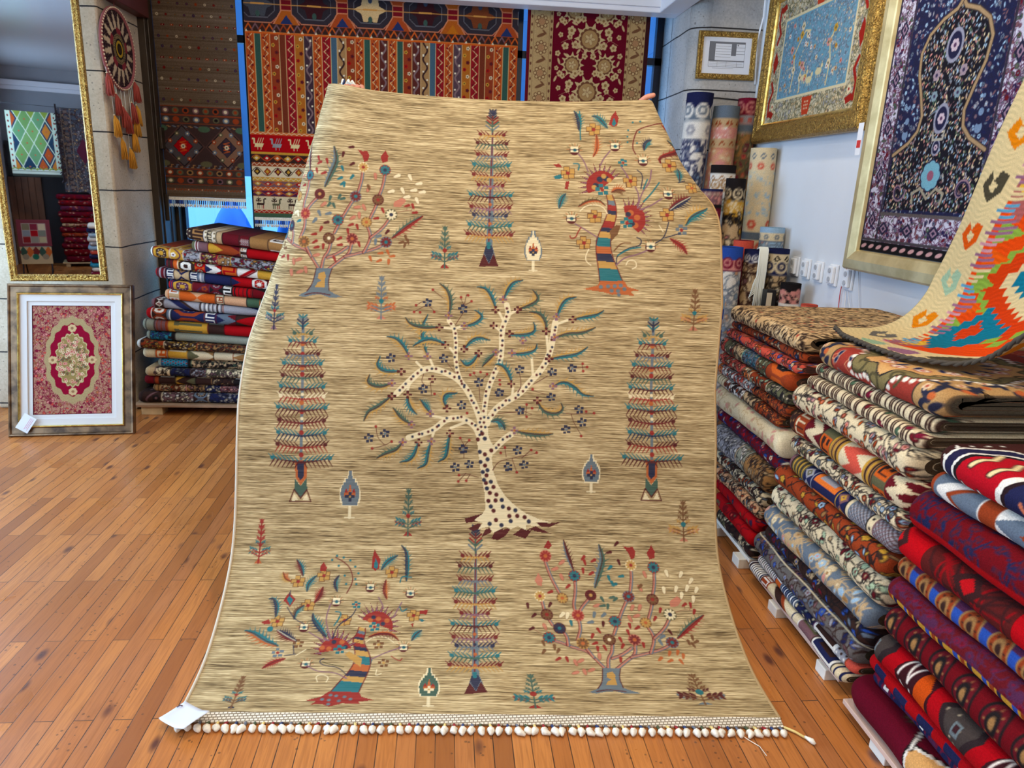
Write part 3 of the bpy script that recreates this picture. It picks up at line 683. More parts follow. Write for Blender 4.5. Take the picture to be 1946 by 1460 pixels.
MOTIF['DRAGONLOW'] = [
  (0, 1, 7, 0, -49, 20, -41, 40, -33, 59, -24, 78, 49, 70, 46, 51, 43, 32, 40, 13),
  (0, 1, 6, 0, -24, 78, -20, 86, -16, 93, -12, 100, 55, 93, 53, 86, 51, 79, 49, 70),
  (0, 1, 1, 0, -12, 100, -7, 108, -2, 116, 2, 124, 61, 117, 59, 109, 57, 101, 55, 93),
  (0, 1, 5, 0, 2, 124, 5, 133, 8, 142, 11, 151, 65, 144, 64, 135, 63, 126, 61, 117),
  (0, 1, 7, 0, 11, 151, 14, 162, 17, 173, 14, 183, 64, 176, 69, 166, 67, 155, 65, 144),
  (0, 1, 6, 0, 14, 183, 12, 191, 10, 198, 8, 205, 53, 198, 57, 191, 60, 184, 64, 176),
  (0, 1, 1, 0, 8, 205, 6, 211, 4, 216, 3, 220, 46, 213, 48, 209, 51, 203, 53, 198),
  (0, 1, 3, 0, 3, 220, 1, 224, 0, 229, -2, 234, 37, 227, 40, 222, 43, 217, 46, 213),
  (0, 1, 6, 0, -2, 234, -3, 239, -5, 243, -3, 248, 32, 241, 31, 236, 34, 231, 37, 227),
  (0, 1, 1, 0, -3, 248, -1, 251, 0, 254, 2, 257, 35, 250, 34, 247, 33, 244, 32, 241),
  (0, 1, 3, 0, 2, 257, 4, 261, 6, 265, 8, 269, 38, 262, 37, 258, 36, 254, 35, 250),
  (0, 1, 10, 0, 8, 269, 8, 273, 9, 276, 9, 280, 37, 273, 37, 269, 37, 266, 38, 262),
  (0, 1, 6, 0, 9, 280, 10, 284, 11, 289, 11, 294, 35, 287, 36, 282, 36, 277, 37, 273),
  (2, 1, 4, 3.9, -49, 18, -25, 72, -3, 113, 12, 153, 11, 193, 1, 225, -2, 247, 9, 269, 12, 291),
  (2, 1, 4, 3.9, 39, 15, 49, 69, 59, 109, 66, 150, 58, 190, 41, 222, 33, 244, 37, 266, 35, 288),
  (0, 1, 3, 0, -115, -11, -69, 6, -49, 30, 42, 28, 53, 8, 91, -6, 46, -14, 52, -25, -2, -22, -38, -37, -59, -27, -93, -28, -81, -14),
  (1, 1, 10, 5.9, -63, -5, -43, -8, -24, 11, 1, 7, -41, 14, -13, -11, -42, -26, 20, -3),
  (0, 1, 6, 0, -22, 186, -10, 199, 35, 171, 34, 137, 10, 157),
  (0, 1, 4, 0, -11, 213, 18, 238, -18, 225),
  (0, 1, 12, 0, -13, 216, 11, 235, -16, 222),
  (0, 1, 4, 0, -18, 225, 4, 259, -26, 235),
  (0, 1, 12, 0, -20, 228, -1, 253, -24, 233),
  (0, 1, 4, 0, -26, 235, -13, 276, -36, 243),
  (0, 1, 12, 0, -29, 238, -17, 268, -34, 242),
  (0, 1, 4, 0, -36, 243, -33, 287, -48, 248),
  (0, 1, 12, 0, -39, 245, -35, 279, -45, 247),
  (0, 1, 4, 0, -48, 248, -55, 293, -60, 250),
  (0, 1, 12, 0, -51, 249, -54, 284, -57, 249),
  (0, 1, 4, 0, -60, 250, -76, 292, -71, 248),
  (0, 1, 12, 0, -62, 249, -74, 284, -68, 248),
  (0, 1, 4, 0, -71, 248, -96, 286, -81, 242),
  (0, 1, 12, 0, -73, 247, -92, 278, -78, 244),
  (0, 1, 4, 0, -81, 242, -113, 273, -89, 234),
  (0, 1, 12, 0, -83, 240, -107, 266, -87, 236),
  (0, 1, 4, 0, -89, 234, -125, 256, -95, 223),
  (0, 1, 12, 0, -91, 232, -119, 251, -93, 226),
  (0, 1, 4, 0, -95, 223, -133, 235, -97, 211),
  (0, 1, 12, 0, -96, 220, -126, 231, -97, 214),
  (0, 1, 4, 0, -97, 211, -135, 211, -97, 197),
  (0, 1, 12, 0, -98, 207, -128, 210, -98, 201),
  (0, 1, 4, 0, -97, 197, -132, 186, -94, 183),
  (0, 1, 12, 0, -97, 194, -125, 187, -95, 187),
  (0, 1, 3, 0, -3, 210, -8, 221, -15, 230, -24, 238, -34, 244, -45, 248, -56, 250, -67, 249, -78, 246, -87, 241, -95, 233, -101, 225, -104, 214, -106, 203, -104, 192),
  (1, 1, 5, 8.8, -75, 208, -97, 211, -36, 234),
  (1, 1, 1, 7.8, -62, 234, -23, 215),
  (5, 2, 7, 3, 19.5, -40, 205),
  (0, 1, 4, 0, 114, 277, 156, 271, 116, 289),
  (0, 1, 12, 0, 115, 280, 148, 273, 116, 286),
  (0, 1, 4, 0, 116, 289, 157, 296, 115, 302),
  (0, 1, 12, 0, 116, 293, 150, 296, 116, 299),
  (0, 1, 4, 0, 115, 302, 153, 321, 111, 315),
  (0, 1, 12, 0, 115, 306, 146, 319, 113, 312),
  (0, 1, 4, 0, 111, 315, 143, 344, 105, 326),
  (0, 1, 12, 0, 110, 318, 137, 340, 107, 323),
  (0, 1, 4, 0, 105, 326, 128, 364, 96, 335),
  (0, 1, 12, 0, 103, 328, 123, 358, 99, 333),
  (0, 1, 4, 0, 96, 335, 109, 379, 86, 341),
  (0, 1, 12, 0, 94, 337, 106, 372, 88, 340),
  (0, 1, 4, 0, 86, 341, 88, 388, 74, 345),
  (0, 1, 12, 0, 83, 342, 86, 380, 77, 344),
  (0, 1, 4, 0, 74, 345, 65, 391, 62, 344),
  (0, 1, 12, 0, 71, 345, 65, 383, 65, 345),
  (0, 1, 4, 0, 62, 344, 42, 388, 52, 341),
  (0, 1, 12, 0, 60, 344, 45, 380, 54, 342),
  (0, 1, 4, 0, 52, 341, 22, 378, 42, 334),
  (0, 1, 12, 0, 49, 340, 27, 371, 44, 336),
  (0, 1, 4, 0, 42, 334, 6, 363, 35, 325),
  (0, 1, 12, 0, 40, 332, 12, 356, 36, 328),
  (0, 1, 4, 0, 35, 325, -6, 342, 30, 314),
  (0, 1, 12, 0, 33, 322, 1, 338, 31, 317),
  (0, 1, 3, 0, 125, 281, 126, 293, 125, 305, 121, 316, 115, 326, 108, 335, 98, 343, 88, 348, 76, 351, 65, 351, 54, 349, 43, 345, 34, 338, 27, 330, 22, 320),
  (1, 1, 5, 8.8, 75, 323, 104, 317, 48, 317),
  (1, 1, 1, 7.3, 91, 305, 58, 329),
  (5, 2, 7, 3, 19.5, 64, 293),
  (5, 2, 6, 3, 20.5, -212, 459, -126, 482, -258, 309, -37, 316, 192, 337, 110, 497, -166, 370),
  (5, 2, 11, 6, 18.5, 105, 155, 83, 226, -176, 226),
  (5, 2, 10, 3, 19.5, -235, 190),
  (5, 2, 7, 3, 15.6, -4, 375),
  (6, 4, 2, 7, 0, 13, 12.7, -168, 289, -73, 387, 38, 441, 177, 421, 164, 218, -139, 147),
  (0, 1, 3, 0, 38, 511, 38, 550, 44, 580, 67, 545, 65, 510, 51, 502),
  (0, 1, 3, 0, -142, 500, -141, 518, -131, 533, -118, 512, -122, 497),
  (0, 1, 3, 0, -252, 387, -244, 406, -235, 419, -211, 394, -226, 363),
  (0, 1, 3, 0, -312, 305, -287, 318, -278, 300, -299, 296),
  (0, 1, 3, 0, 213, 356, 241, 360, 236, 341, 211, 344),
  (0, 1, 3, 0, 182, 306, 195, 309, 191, 292),
  (0, 1, 7, 0, 46, 514, 48, 550, 60, 526, 57, 507),
  (0, 1, 7, 0, -242, 394, -233, 406, -219, 391, -227, 369),
  (0, 1, 7, 0, 209, 325, 237, 322, 220, 313),
  (8, 2, 3, 3, 13.7, -208, 167, -234, 157, -254, 143, -269, 127),
  (8, 2, 7, 5, 20.5, -241, 217, -287, 237, -325, 264, -355, 272),
  (8, 2, 1, 4, 17.6, -187, 237, -218, 254, -252, 276),
  (8, 2, 7, 1, 13.7, -267, 328, -268, 368, -284, 396, -300, 393),
  (8, 2, 7, 7, 12.7, -177, 424, -177, 453, -152, 481),
  (8, 2, 7, 1, 11.7, -74, 424, -86, 458, -73, 484),
  (8, 2, 7, 4, 13.7, -198, 481, -207, 514, -226, 539),
  (8, 2, 7, 1, 13.7, 162, 467, 164, 528, 159, 575, 140, 594),
  (8, 2, 7, 7, 13.7, 73, 507, 90, 536, 127, 558),
  (8, 2, 7, 1, 16.6, -90, 255, -122, 296, -141, 320, -145, 339),
  (8, 2, 7, 7, 12.7, 190, 244, 203, 269, 221, 282),
  (8, 2, 5, 4, 12.7, 98, 398, 88, 429, 91, 469),
  (8, 2, 4, 3, 14.6, -145, 383, -134, 401, -124, 439),
  (8, 2, 5, 6, 12.7, -238, 459, -259, 468, -268, 492),
  (8, 2, 7, 11, 12.7, -205, 319, -205, 351, -180, 370),
  (1, 1, 7, 10.7, -277, 280),
  (2, 1, 4, 4.9, -41, 418, -21, 465, -37, 513, -65, 536, -92, 549),
  (1, 1, 7, 4.9, -103, 540, -87, 555, -63, 549, -39, 539, -20, 516, -7, 492, -16, 471, -11, 452, -54, 483, -46, 452, -78, 519),
  (2, 1, 12, 5.4, -148, 270, -112, 246, -79, 240),
  (2, 1, 12, 5.4, -91, 377, -100, 333, -95, 296, -72, 246),
  (2, 1, 12, 5.4, 69, 404, 84, 379, 89, 361),
  (2, 1, 12, 5.4, 150, 386, 132, 349, 126, 330),
  (2, 1, 12, 5.4, 67, 171, 112, 198, 154, 215),
  (2, 1, 12, 5.4, -133, 140, -97, 115, -41, 114, -4, 88),
  (2, 1, 1, 4.4, -3, 360, -14, 331, -60, 297, -68, 246),
  (2, 1, 1, 4.4, -177, 186, -212, 179),
  (2, 1, 1, 4.4, -183, 187, -191, 219),
  (2, 1, 1, 4.4, -233, 425, -234, 406),
  (2, 1, 1, 4.4, -235, 363, -205, 319, -169, 301),
  (2, 1, 1, 4.4, -2, 99, -34, 136, -84, 141, -100, 159, -85, 170),
  (2, 1, 7, 5.4, -70, 296, -57, 322, -50, 346, -71, 349),
  (2, 1, 7, 5.4, 140, 460, 145, 485, 180, 479),
  (2, 1, 7, 5.4, 168, 362, 152, 349, 145, 368),
  (2, 1, 2, 4.4, 41, 234, 59, 253, 102, 258, 132, 235),
  (2, 1, 2, 4.4, 86, 128, 83, 100, 101, 111),
  (2, 1, 2, 4.4, -90, 72, -100, 97, -80, 104, -58, 94, -63, 72),
  (2, 1, 2, 4.4, -176, 180, -148, 204),
  (8, 2, 4, 5, 11.7, 48, 254, 80, 270, 123, 268, 147, 243),
  (2, 1, 3, 4.4, 127, 182, 143, 169, 157, 163, 162, 173),
  (2, 1, 13, 4.4, -88, 156, -61, 146, -18, 137),
]
PLACES = {'ROSETTE': [((397, 109), 1), ((-597, 1568), 1)], 'DRAGON': [((469, 1622), 1)], 'DRAGONLOW': [((-416, 68), 1)], 'CYPRESS': [((28, 1698), 1), ((-22, 95), 1)], 'WIDE': [((-642, 815), 1), ((636, 844), 1)], 'CENTRE': [((100, 734), 1)]}
PLANTS = [(-754, 1438, 164, 33, 1, 7, 12), (-367, 1486, 161, 47, 10, 5, 9), (-136, 1685, 162, 45, 8, 7, 3), (774, 1482, 156, 43, 11, 6, 9), (-776, 592, 157, 34, 3, 7, 5), (-255, 696, 169, 42, 8, 7, 3), (752, 697, 149, 49, 11, 6, 9), (-734, 19, 142, 30, 11, 7, 1), (152, 34, 149, 55, 8, 7, 3), (669, 57, 136, 65, 11, 0, 10)]
FLAMES = [(188, 1688, 156, 28, 2, 5, 3, 1), (-466, 759, 171, 34, 10, 5, 3, 1), (413, 868, 139, 30, 10, 5, 3, 1), (-165, 39, 165, 30, 8, 6, 5, 1)]
PAL = dict(m=(84,26,32), n=(40,46,72), c=(236,220,178), r=(150,42,40), R=(112,34,38), o=(186,98,52), y=(192,148,78), t=(32,112,120), e=(66,96,84),
           p=(196,122,98), g=(104,118,126), u=(116,78,50), h=(136,98,112), k=(74,70,44))
KINDS = 'PDLBFXWKHT'; KEYS = 'mncrRoytepguhk'
def ornaments(cv, S, x0, y0, mx=1):
    for ln in S:
        k = KINDS[int(ln[0])]; nc = int(ln[1]); c = ''.join(KEYS[int(q)] for q in ln[2:2 + nc]); w = ln[2 + nc] / 1000
        q = [v / 1000 for v in ln[3 + nc:]]
        pts = [(x0 + mx * q[i], y0 + q[i + 1]) for i in range(0, len(q), 2)]
        C = [PAL[z] for z in c]
        if k in 'LB' and len(pts) > 2 and pts[0] != pts[-1]:
            for _ in range(2):
                A = np.array(pts); pts = [tuple(A[0])] + [tuple(v) for v in np.stack([A[:-1] * .75 + A[1:] * .25, A[:-1] * .25 + A[1:] * .75], 1).reshape(-1, 2)] + [tuple(A[-1])]
        if k == 'P': cv.poly(pts, C[0])
        elif k == 'D':
            for x, y in pts: cv.disc(x, y, w, C[0])
        elif k == 'L': cv.line(pts, w, C[0])
        elif k == 'B':
            w *= 1.25; cv.line(pts, w, C[0]); cv.line([(x + w * .12, y) for x, y in pts], w * .72, C[1]); cv.line([(x - w * .06, y) for x, y in pts], w * .36, C[2])
        elif k == 'F':
            for x, y in pts:
                cv.disc(x, y, w * 1.02, C[2])
                for a in range(10): cv.leaf(x + w * .6 * math.cos(a * PI / 5), y + w * .6 * math.sin(a * PI / 5), w * .36, a * PI / 5, C[0], None, .5)
                cv.disc(x, y, w * .3, C[1])
        elif k == 'X':
            for x, y in pts:
                four = c[0] in 'mh'; m5 = 4 if four else 5
                for q_ in range(m5):
                    a = q_ * 2 * PI / m5 + (.0 if four else .5); q2 = .34 if c[0] == 'y' else .29
                    xx, yy = x + w * .68 * math.cos(a), y + w * .68 * math.sin(a)
                    cv.rect(xx - w * q2 * 1.35 - .0012, xx + w * q2 * 1.35 + .0012, yy - w * q2 * 1.35, yy + w * q2 * 1.35, PAL['u']) if c[0] == 'y' else None
                    cv.rect(xx - w * q2 * 1.15, xx + w * q2 * 1.15, yy - w * q2, yy + w * q2, C[0])
                cv.disc(x, y, w * .3, C[1])
        elif k == 'W':
            for x, y in pts:
                for a in range(9):
                    t = PI * (a - .5) / 8
                    cv.line([(x + w * math.cos(t), y + w * .7 * math.sin(t)), (x + w * 2 * math.cos(t + .15), y + w * 1.8 * math.sin(t + .15))], w * .22, C[3] if a % 2 else PAL['o'])
                cv.disc(x, y - w * .3, w * 1.3, C[2]); cv.rect(x - w, x + w, y - w * .8, y + w * .9, C[0]); cv.disc(x + w * .1, y - w * .1, w * .45, C[1])
                cv.line([(x - w, y), (x + w, y)], w * .2, PAL['n'])
        elif k == 'K':
            w *= 1.75
            for i, (x, y) in enumerate(pts):
                a = 1.1 + .9 * math.sin(i * 2.4 + x * 30)
                cv.leaf(x, y, w, a, C[0], PAL['u'] if c in 'pc' else None, .42); cv.disc(x + w * .5 * math.cos(a), y + w * .5 * math.sin(a), w * .5, C[0])
        elif k == 'H':
            n = 18; P = np.array(pts); d = np.r_[0, np.cumsum(np.hypot(*np.diff(P, axis=0).T))]
            t = np.linspace(0, d[-1], n); q0 = P[:, 0]; q1 = P[:, 1]
            if len(P) > 2:
                for _ in range(2):   # round the corners
                    A = np.stack([q0, q1], 1); B = np.vstack([A[:1], np.stack([A[:-1] * .75 + A[1:] * .25, A[:-1] * .25 + A[1:] * .75], 1).reshape(-1, 2), A[-1:]]); q0, q1 = B.T
                d = np.r_[0, np.cumsum(np.hypot(np.diff(q0), np.diff(q1)))]; t = np.linspace(0, d[-1], n)
            X = np.interp(t, d, q0); Y = np.interp(t, d, q1)
            tx, ty = np.gradient(X), np.gradient(Y); l = np.hypot(tx, ty) + 1e-9; nx, ny = -ty / l, tx / l
            wd = w * 1.75 * (.22 + .78 * np.sin(np.linspace(.25, PI - .2, n)))
            cv.line(list(zip(X, Y)), list(wd * .66), C[0]); cv.line(list(zip(X + nx * wd * .25, Y + ny * wd * .25)), list(wd * .22), C[1])
            for i in range(1, n - 2, 2):
                for sgn, cc in ((1, C[1]), (-1, C[0])):
                    bx, by = X[i] + sgn * nx[i] * wd[i] * .25, Y[i] + sgn * ny[i] * wd[i] * .25
                    cv.line([(bx, by), (bx + (sgn * nx[i] + .7 * tx[i] / l[i]) * wd[i] * .58, by + (sgn * ny[i] + .7 * ty[i] / l[i]) * wd[i] * .58)], [wd[i] * .22, wd[i] * .06], cc)
            cv.line(list(zip(X, Y)), .0022, PAL['m'] if c[0] != 'n' else PAL['c'])
        elif k == 'T':
            (x, y), hw = pts[0], w
            if hw < .026:
                for q_ in (0, 1):
                    cv.line([(x - hw, y + hw * .9 - q_ * hw * .7), (x, y - q_ * hw * .7), (x + hw, y + hw * .9 - q_ * hw * .7)], .0075, C[q_])
                cv.line([(x, y - hw), (x, y + hw)], .006, C[0]); continue
            for sg in (1, -1):
                cv.line([(x, y - hw * .06), (x + sg * hw * .55, y), (x + sg * hw, y + hw * .10)], [.008, .006, .003], C[1] if c[0] != c[1] else PAL['g'])
                nl = max(2, int(hw / .013))
                for i in range(nl):
                    t = (i + .6) / nl; bx = x + sg * hw * t; by = y + hw * .08 * (t - .5); le = .024 * (1 - .35 * abs(t - .6)) + hw * .05
                    cv.line([(bx, by), (bx + sg * le * .75, by + le * .8)], [.0075, .004], C[0])
                    cv.line([(bx, by), (bx + sg * le * .55, by - le * .9)], [.0068, .0035], C[1])
                cv.disc(x + sg * hw, y + hw * .1, .008, C[0])

def plant(cv, x, y, h, w, cols):
    a, b, c = (PAL[KEYS[q]] for q in cols)
    cv.poly([(x - w * .4, y), (x + w * .4, y), (x + w * .12, y + h * .09), (x - w * .12, y + h * .09)], c); cv.line([(x, y), (x, y + h)], .006, a)
    for lv, (t, sz, col) in enumerate(((.20, 1.0, c), (.28, .95, b), (.45, .62, b), (.55, .5, a), (.68, .42, a), (.8, .32, a), (.92, .2, a))):
        for sg in (1, -1):
            for k in range(3 if lv < 2 else 2):
                q = .4 + .3 * k
                bx, by = x + sg * w * sz * q, y + h * (t + .06 * q)
                cv.line([(x, y + h * (t - .05)), (bx, by)], .004, a)
                cv.leaf(bx, by + h * .02, max(.0062, w * sz * .24), sg * .8 + (PI if sg < 0 else 0), col, None, .42); cv.leaf(bx, by - h * .015, max(.0055, w * sz * .18), -sg * .8, col if lv else b, None, .42)
    cv.disc(x, y + h * .42, w * .2, PAL['t'] if 7 not in cols else PAL['r'])
def flame(cv, x, y, h, w, cols):
    bg, ed, fi, no = (PAL[KEYS[q]] for q in cols)
    cv.line([(x, y), (x, y + h * .3)], .012, PAL['c']); cv.line([(x - w * .5, y), (x + w * .5, y)], .006, PAL['c'])
    for col, e in ((PAL['c'] if bg != PAL['c'] else PAL['g'], .004), (bg, 0)):
        for t in np.linspace(.3, .84, 9):
            ww = w * math.sin(PI * min(1, .26 + .74 * (t - .3) / .58)) ** .8
            cv.rect(x - ww - e, x + ww + e, y + h * t - h * .04 - e, y + h * t + h * .04 + e, col)
        cv.rect(x - w * .14 - e, x + w * .14 + e, y + h * .8, y + h, col)
    for k in (-1, 0, 1): cv.poly([(x + k * w * .4 - w * .24, y + h * .5), (x + k * w * .4 + w * .24, y + h * .5), (x + k * w * .4, y + h * (.72 if k == 0 else .62))], PAL['r'] if k else PAL['o'])
    cv.rect(x - w * .6, x + w * .6, y + h * .45, y + h * .52, PAL['o'])
    for dx, dy in ((0, 0), (1, 0), (-1, 0), (0, 1), (0, -1)): cv.rect(x + (dx - .5) * w * .34, x + (dx + .5) * w * .34, y + h * .44 + (dy - .5) * w * .34, y + h * .44 + (dy + .5) * w * .34, PAL['n'] if bg != PAL['e'] else PAL['c'])
    cv.disc(x, y + h * .44, w * .12, PAL['y'])

def build_rug():
    nx, ny = 640, 930
    cv = Cv(RUG_W, RUG_L, nx, ny, (170, 146, 102))
    hx = RUG_W / 2
    for n, pl in PLACES.items():
        for (x, y), mx in pl: ornaments(cv, MOTIF[n], hx + x / 1000, y / 1000, mx)
    for x, y, h, w, *c in PLANTS: plant(cv, hx + x / 1000, y / 1000, h / 1000, w / 1000, c)
    for x, y, h, w, *c in FLAMES: flame(cv, hx + x / 1000, y / 1000, h / 1000, w / 1000, c)
    u = (cv.x - hx)[:, None]; s = cv.y[None, :]
    P = rugS(u, s)
    du = np.gradient(P, axis=0); ds = np.gradient(P, axis=1)
    N = np.cross(du, ds); N /= np.linalg.norm(N, axis=-1, keepdims=True) + 1e-12
    V = P.reshape(-1, 3); C = np.concatenate([lin(cv.a), cv.m[..., None]], -1).reshape(-1, 4)
    UV = np.stack(np.broadcast_arrays(u + hx, s), -1).reshape(-1, 2)
    F = grid_faces(nx, ny)
    # back cloth 7 mm behind, coarser, and the four edges
    i = np.unique(np.r_[np.arange(0, nx, 6), nx - 1]); j = np.unique(np.r_[np.arange(0, ny, 6), ny - 1])
    B = (P - N * .007)[np.ix_(i, j)]; nb = len(V)
    V = np.vstack([V, B.reshape(-1, 3)]); C = np.vstack([C, np.tile(np.r_[lin((150, 130, 100)), 1.0], (B.shape[0] * B.shape[1], 1))])
    UV = np.vstack([UV, np.zeros((B.shape[0] * B.shape[1], 2))])
    F = [tuple(q) for q in F.tolist()] + [tuple(q) for q in grid_faces(len(i), len(j), off=nb, flip=True).tolist()]
    m2 = len(j)
    for k in range(len(j) - 1):
        for ii, bi in ((0, 0), (nx - 1, len(i) - 1)):
            F.append(tuple([ii * ny + q for q in range(j[k], j[k + 1] + 1)] + [nb + bi * m2 + k + 1, nb + bi * m2 + k]))
    for k in range(len(i) - 1):
        for jj, bj in ((0, 0), (ny - 1, len(j) - 1)):
            F.append(tuple([q * ny + jj for q in range(i[k], i[k + 1] + 1)] + [nb + (k + 1) * m2 + bj, nb + k * m2 + bj]))
    me = np_mesh('tree_rug', V, F, C, UV)
    t = NT('undyed_wool_field')
    at = t.add('ShaderNodeAttribute', attribute_name='Col'); uv = t.add('ShaderNodeUVMap', uv_map='UVMap')
    def streak(sx, sy, det, off=0.0):
        mp = t.add('ShaderNodeMapping', {'Vector': uv.outputs[0], 'Scale': (sx, sy, 1.0), 'Location': (off, off, 0)})
        return t.add('ShaderNodeTexNoise', {'Vector': mp.outputs[0], 'Scale': 1.0, 'Detail': det, 'Roughness': .7}).outputs[0]
    n1 = streak(7.0, 250.0, 3.0); n2 = streak(2.0, 22.0, 3.0, 4.0); n3 = streak(26.0, 520.0, 1.0, 9.0)
    fac = t.math('ADD', t.math('MULTIPLY', n1, .62), t.math('ADD', t.math('MULTIPLY', n2, .26), t.math('MULTIPLY', n3, .24)))
    field = t.ramp(fac, [(.38, (42, 34, 22)), (.45, (92, 75, 50)), (.53, (150, 128, 90)), (.61, (192, 170, 126)), (.70, (228, 208, 164))])
    wov = t.add('ShaderNodeMapRange', {0: n1, 1: .3, 2: .7, 3: .72, 4: 1.02})
    pat = t.add('ShaderNodeHueSaturation', {'Value': wov.outputs[0], 'Color': at.outputs['Color']})
    t.set(Base_Color=t.mix(t.math('MULTIPLY', at.outputs['Alpha'], .96), field, pat.outputs[0]), Roughness=.85)
    t.b.inputs['Specular IOR Level'].default_value = .15
    t.bump(t.math('ADD', n1, n3), .35, .003)
    me.materials.append(t.m)
    root = link('tree_rug', me)
    tag(root, 'large beige wool rug woven with trees, held upright in the middle of the floor', 'rug')
    # selvedge cords
    for sgn, nm, c in ((-1, 'selvedge', (206, 196, 176)), (1, 'selvedge', (170, 138, 92))):
        q = np.linspace(0, RUG_L - .005, 150); W = rugS(sgn * (hx + .001), q)
        MB().tube(W, .0048, 6).build(nm, mat('selvedge_wool_%d' % (sgn + 1), c, .9), root, smooth=True)
    # flat woven end, warp bundles, tassel knots
    q = np.linspace(-hx, hx, 120); E0 = rugS(q, 0.0); E1 = rugS(q, 0.035)
    fw = (E0 - E1); fw /= np.linalg.norm(fw, axis=1, keepdims=True); fw[:, 2] = 0
    b0 = E0 + np.array([0, 0, .004]); b1 = E0 + fw * .030; b1[:, 2] = .007
    V = np.concatenate([b0, b1, b1 - [0, 0, .005], b0 - [0, 0, .006]]); n = len(q)
    F = [(a, a + 1, b + a + 1, b + a) for (a, b) in [(k, n) for k in range(n - 1)]] + [(n + k, n + k + 1, 2 * n + k + 1, 2 * n + k) for k in range(n - 1)] + [(2 * n + k, 2 * n + k + 1, 3 * n + k + 1, 3 * n + k) for k in range(n - 1)]
    wb = NT('woven_cotton_end'); tc = wb.add('ShaderNodeTexCoord')
    br = wb.add('ShaderNodeTexBrick', {'Vector': tc.outputs['Object'], 'Color1': L4((238, 230, 214)), 'Color2': L4((226, 216, 198)), 'Mortar': L4((140, 126, 104)), 'Scale': 1.0, 'Mortar Size': .0016, 'Brick Width': .012, 'Row Height': .008})
    wb.set(Base_Color=br.outputs[0], Roughness=.9)
    link('woven_end', np_mesh('woven_end', V, F, smooth=False), wb.m, root)
    fr = MB(); warp = [(150, 30, 36), (40, 60, 110), (104, 110, 124), (72, 84, 56), (232, 206, 130)]
    r = random.Random(3); N = 68
    for k in range(N):
        t_ = (k + .5) / N; i = t_ * (n - 1); i0 = int(i); p = b1[i0] * (1 - i + i0) + b1[min(i0 + 1, n - 1)] * (i - i0); d = fw[i0]
        pale = k % 5 == 4; fr.cur = 1 + (k % 5)
        e = p + d * .024; e[2] = .010
        fr.tube([p + [0, 0, -.002], (p + e) / 2 + [r.uniform(-.003, .003), 0, .002], e], .0042, 6)
        fr.cur = 0
        g = e + d * r.uniform(.012, .020) + [r.uniform(-.008, .012), 0, 0]; g[2] = .009
        fr.tube([e - d * .004, e, (e + g) / 2 + [r.uniform(-.006, .006), 0, .001], g + [r.uniform(-.01, .01), -.002, 0]], [.005, .0112, .0105, .004], 7)
    g = b1[-1]; fr.cur = 5; fr.tube([g, g + [.025, -.02, 0], g + [.05, -.05, -.001]], .004, 6); fr.cur = 0; fr.tube([g + [.042, -.042, .003], g + [.055, -.06, .003], g + [.06, -.07, 0]], [.003, .008, .004], 7)
    th = b1[int(n * .915)] + [0, -.02, -.001]; fr.tube([th, th + [.02, -.03, 0], th + [.045, -.055, -.003], th + [.05, -.09, -.003]], .0012, 5)
    fr.build('fringe', [mat('cotton_knots', (240, 232, 216), .9, var=.08, vscale=90)] + [mat('warp_%d' % k, c, .9) for k, c in enumerate(warp)], root, smooth=True)
    # price tag lying over the corner
    tg = thing('paper_tag', 'blank white paper tag lying on the front left corner of the tree rug', 'tag', (-.712, 1.793, .030), (0, 0, math.radians(-36)))
    nx_, ny_ = 14, 8; X, Y = np.meshgrid(np.linspace(-.056, .056, nx_), np.linspace(-.043, .043, ny_), indexing='ij')
    Z = .005 * np.sin(X * 45) * np.cos(Y * 25) + .014 * np.maximum(X - .02, 0) / .035 + .004
    sh = np.where(np.abs(X) > .053, Y * .96, Y)
    me = np_mesh('sheet', np.stack([X, sh, Z], -1).reshape(-1, 3), grid_faces(nx_, ny_))
    o = link('sheet', me, mat('tag_paper', (214, 218, 230), .55), tg); so = o.modifiers.new('Solidify', 'SOLIDIFY'); so.thickness = .0006
    MB().tube([(-.052, .012, .004), (-.050, .022, .0045), (-.043, .024, .004)], .0016, 6).build('staple', mat('tag_staple', (90, 60, 70), .5), tg, smooth=True)
    return root
RUG = build_rug()
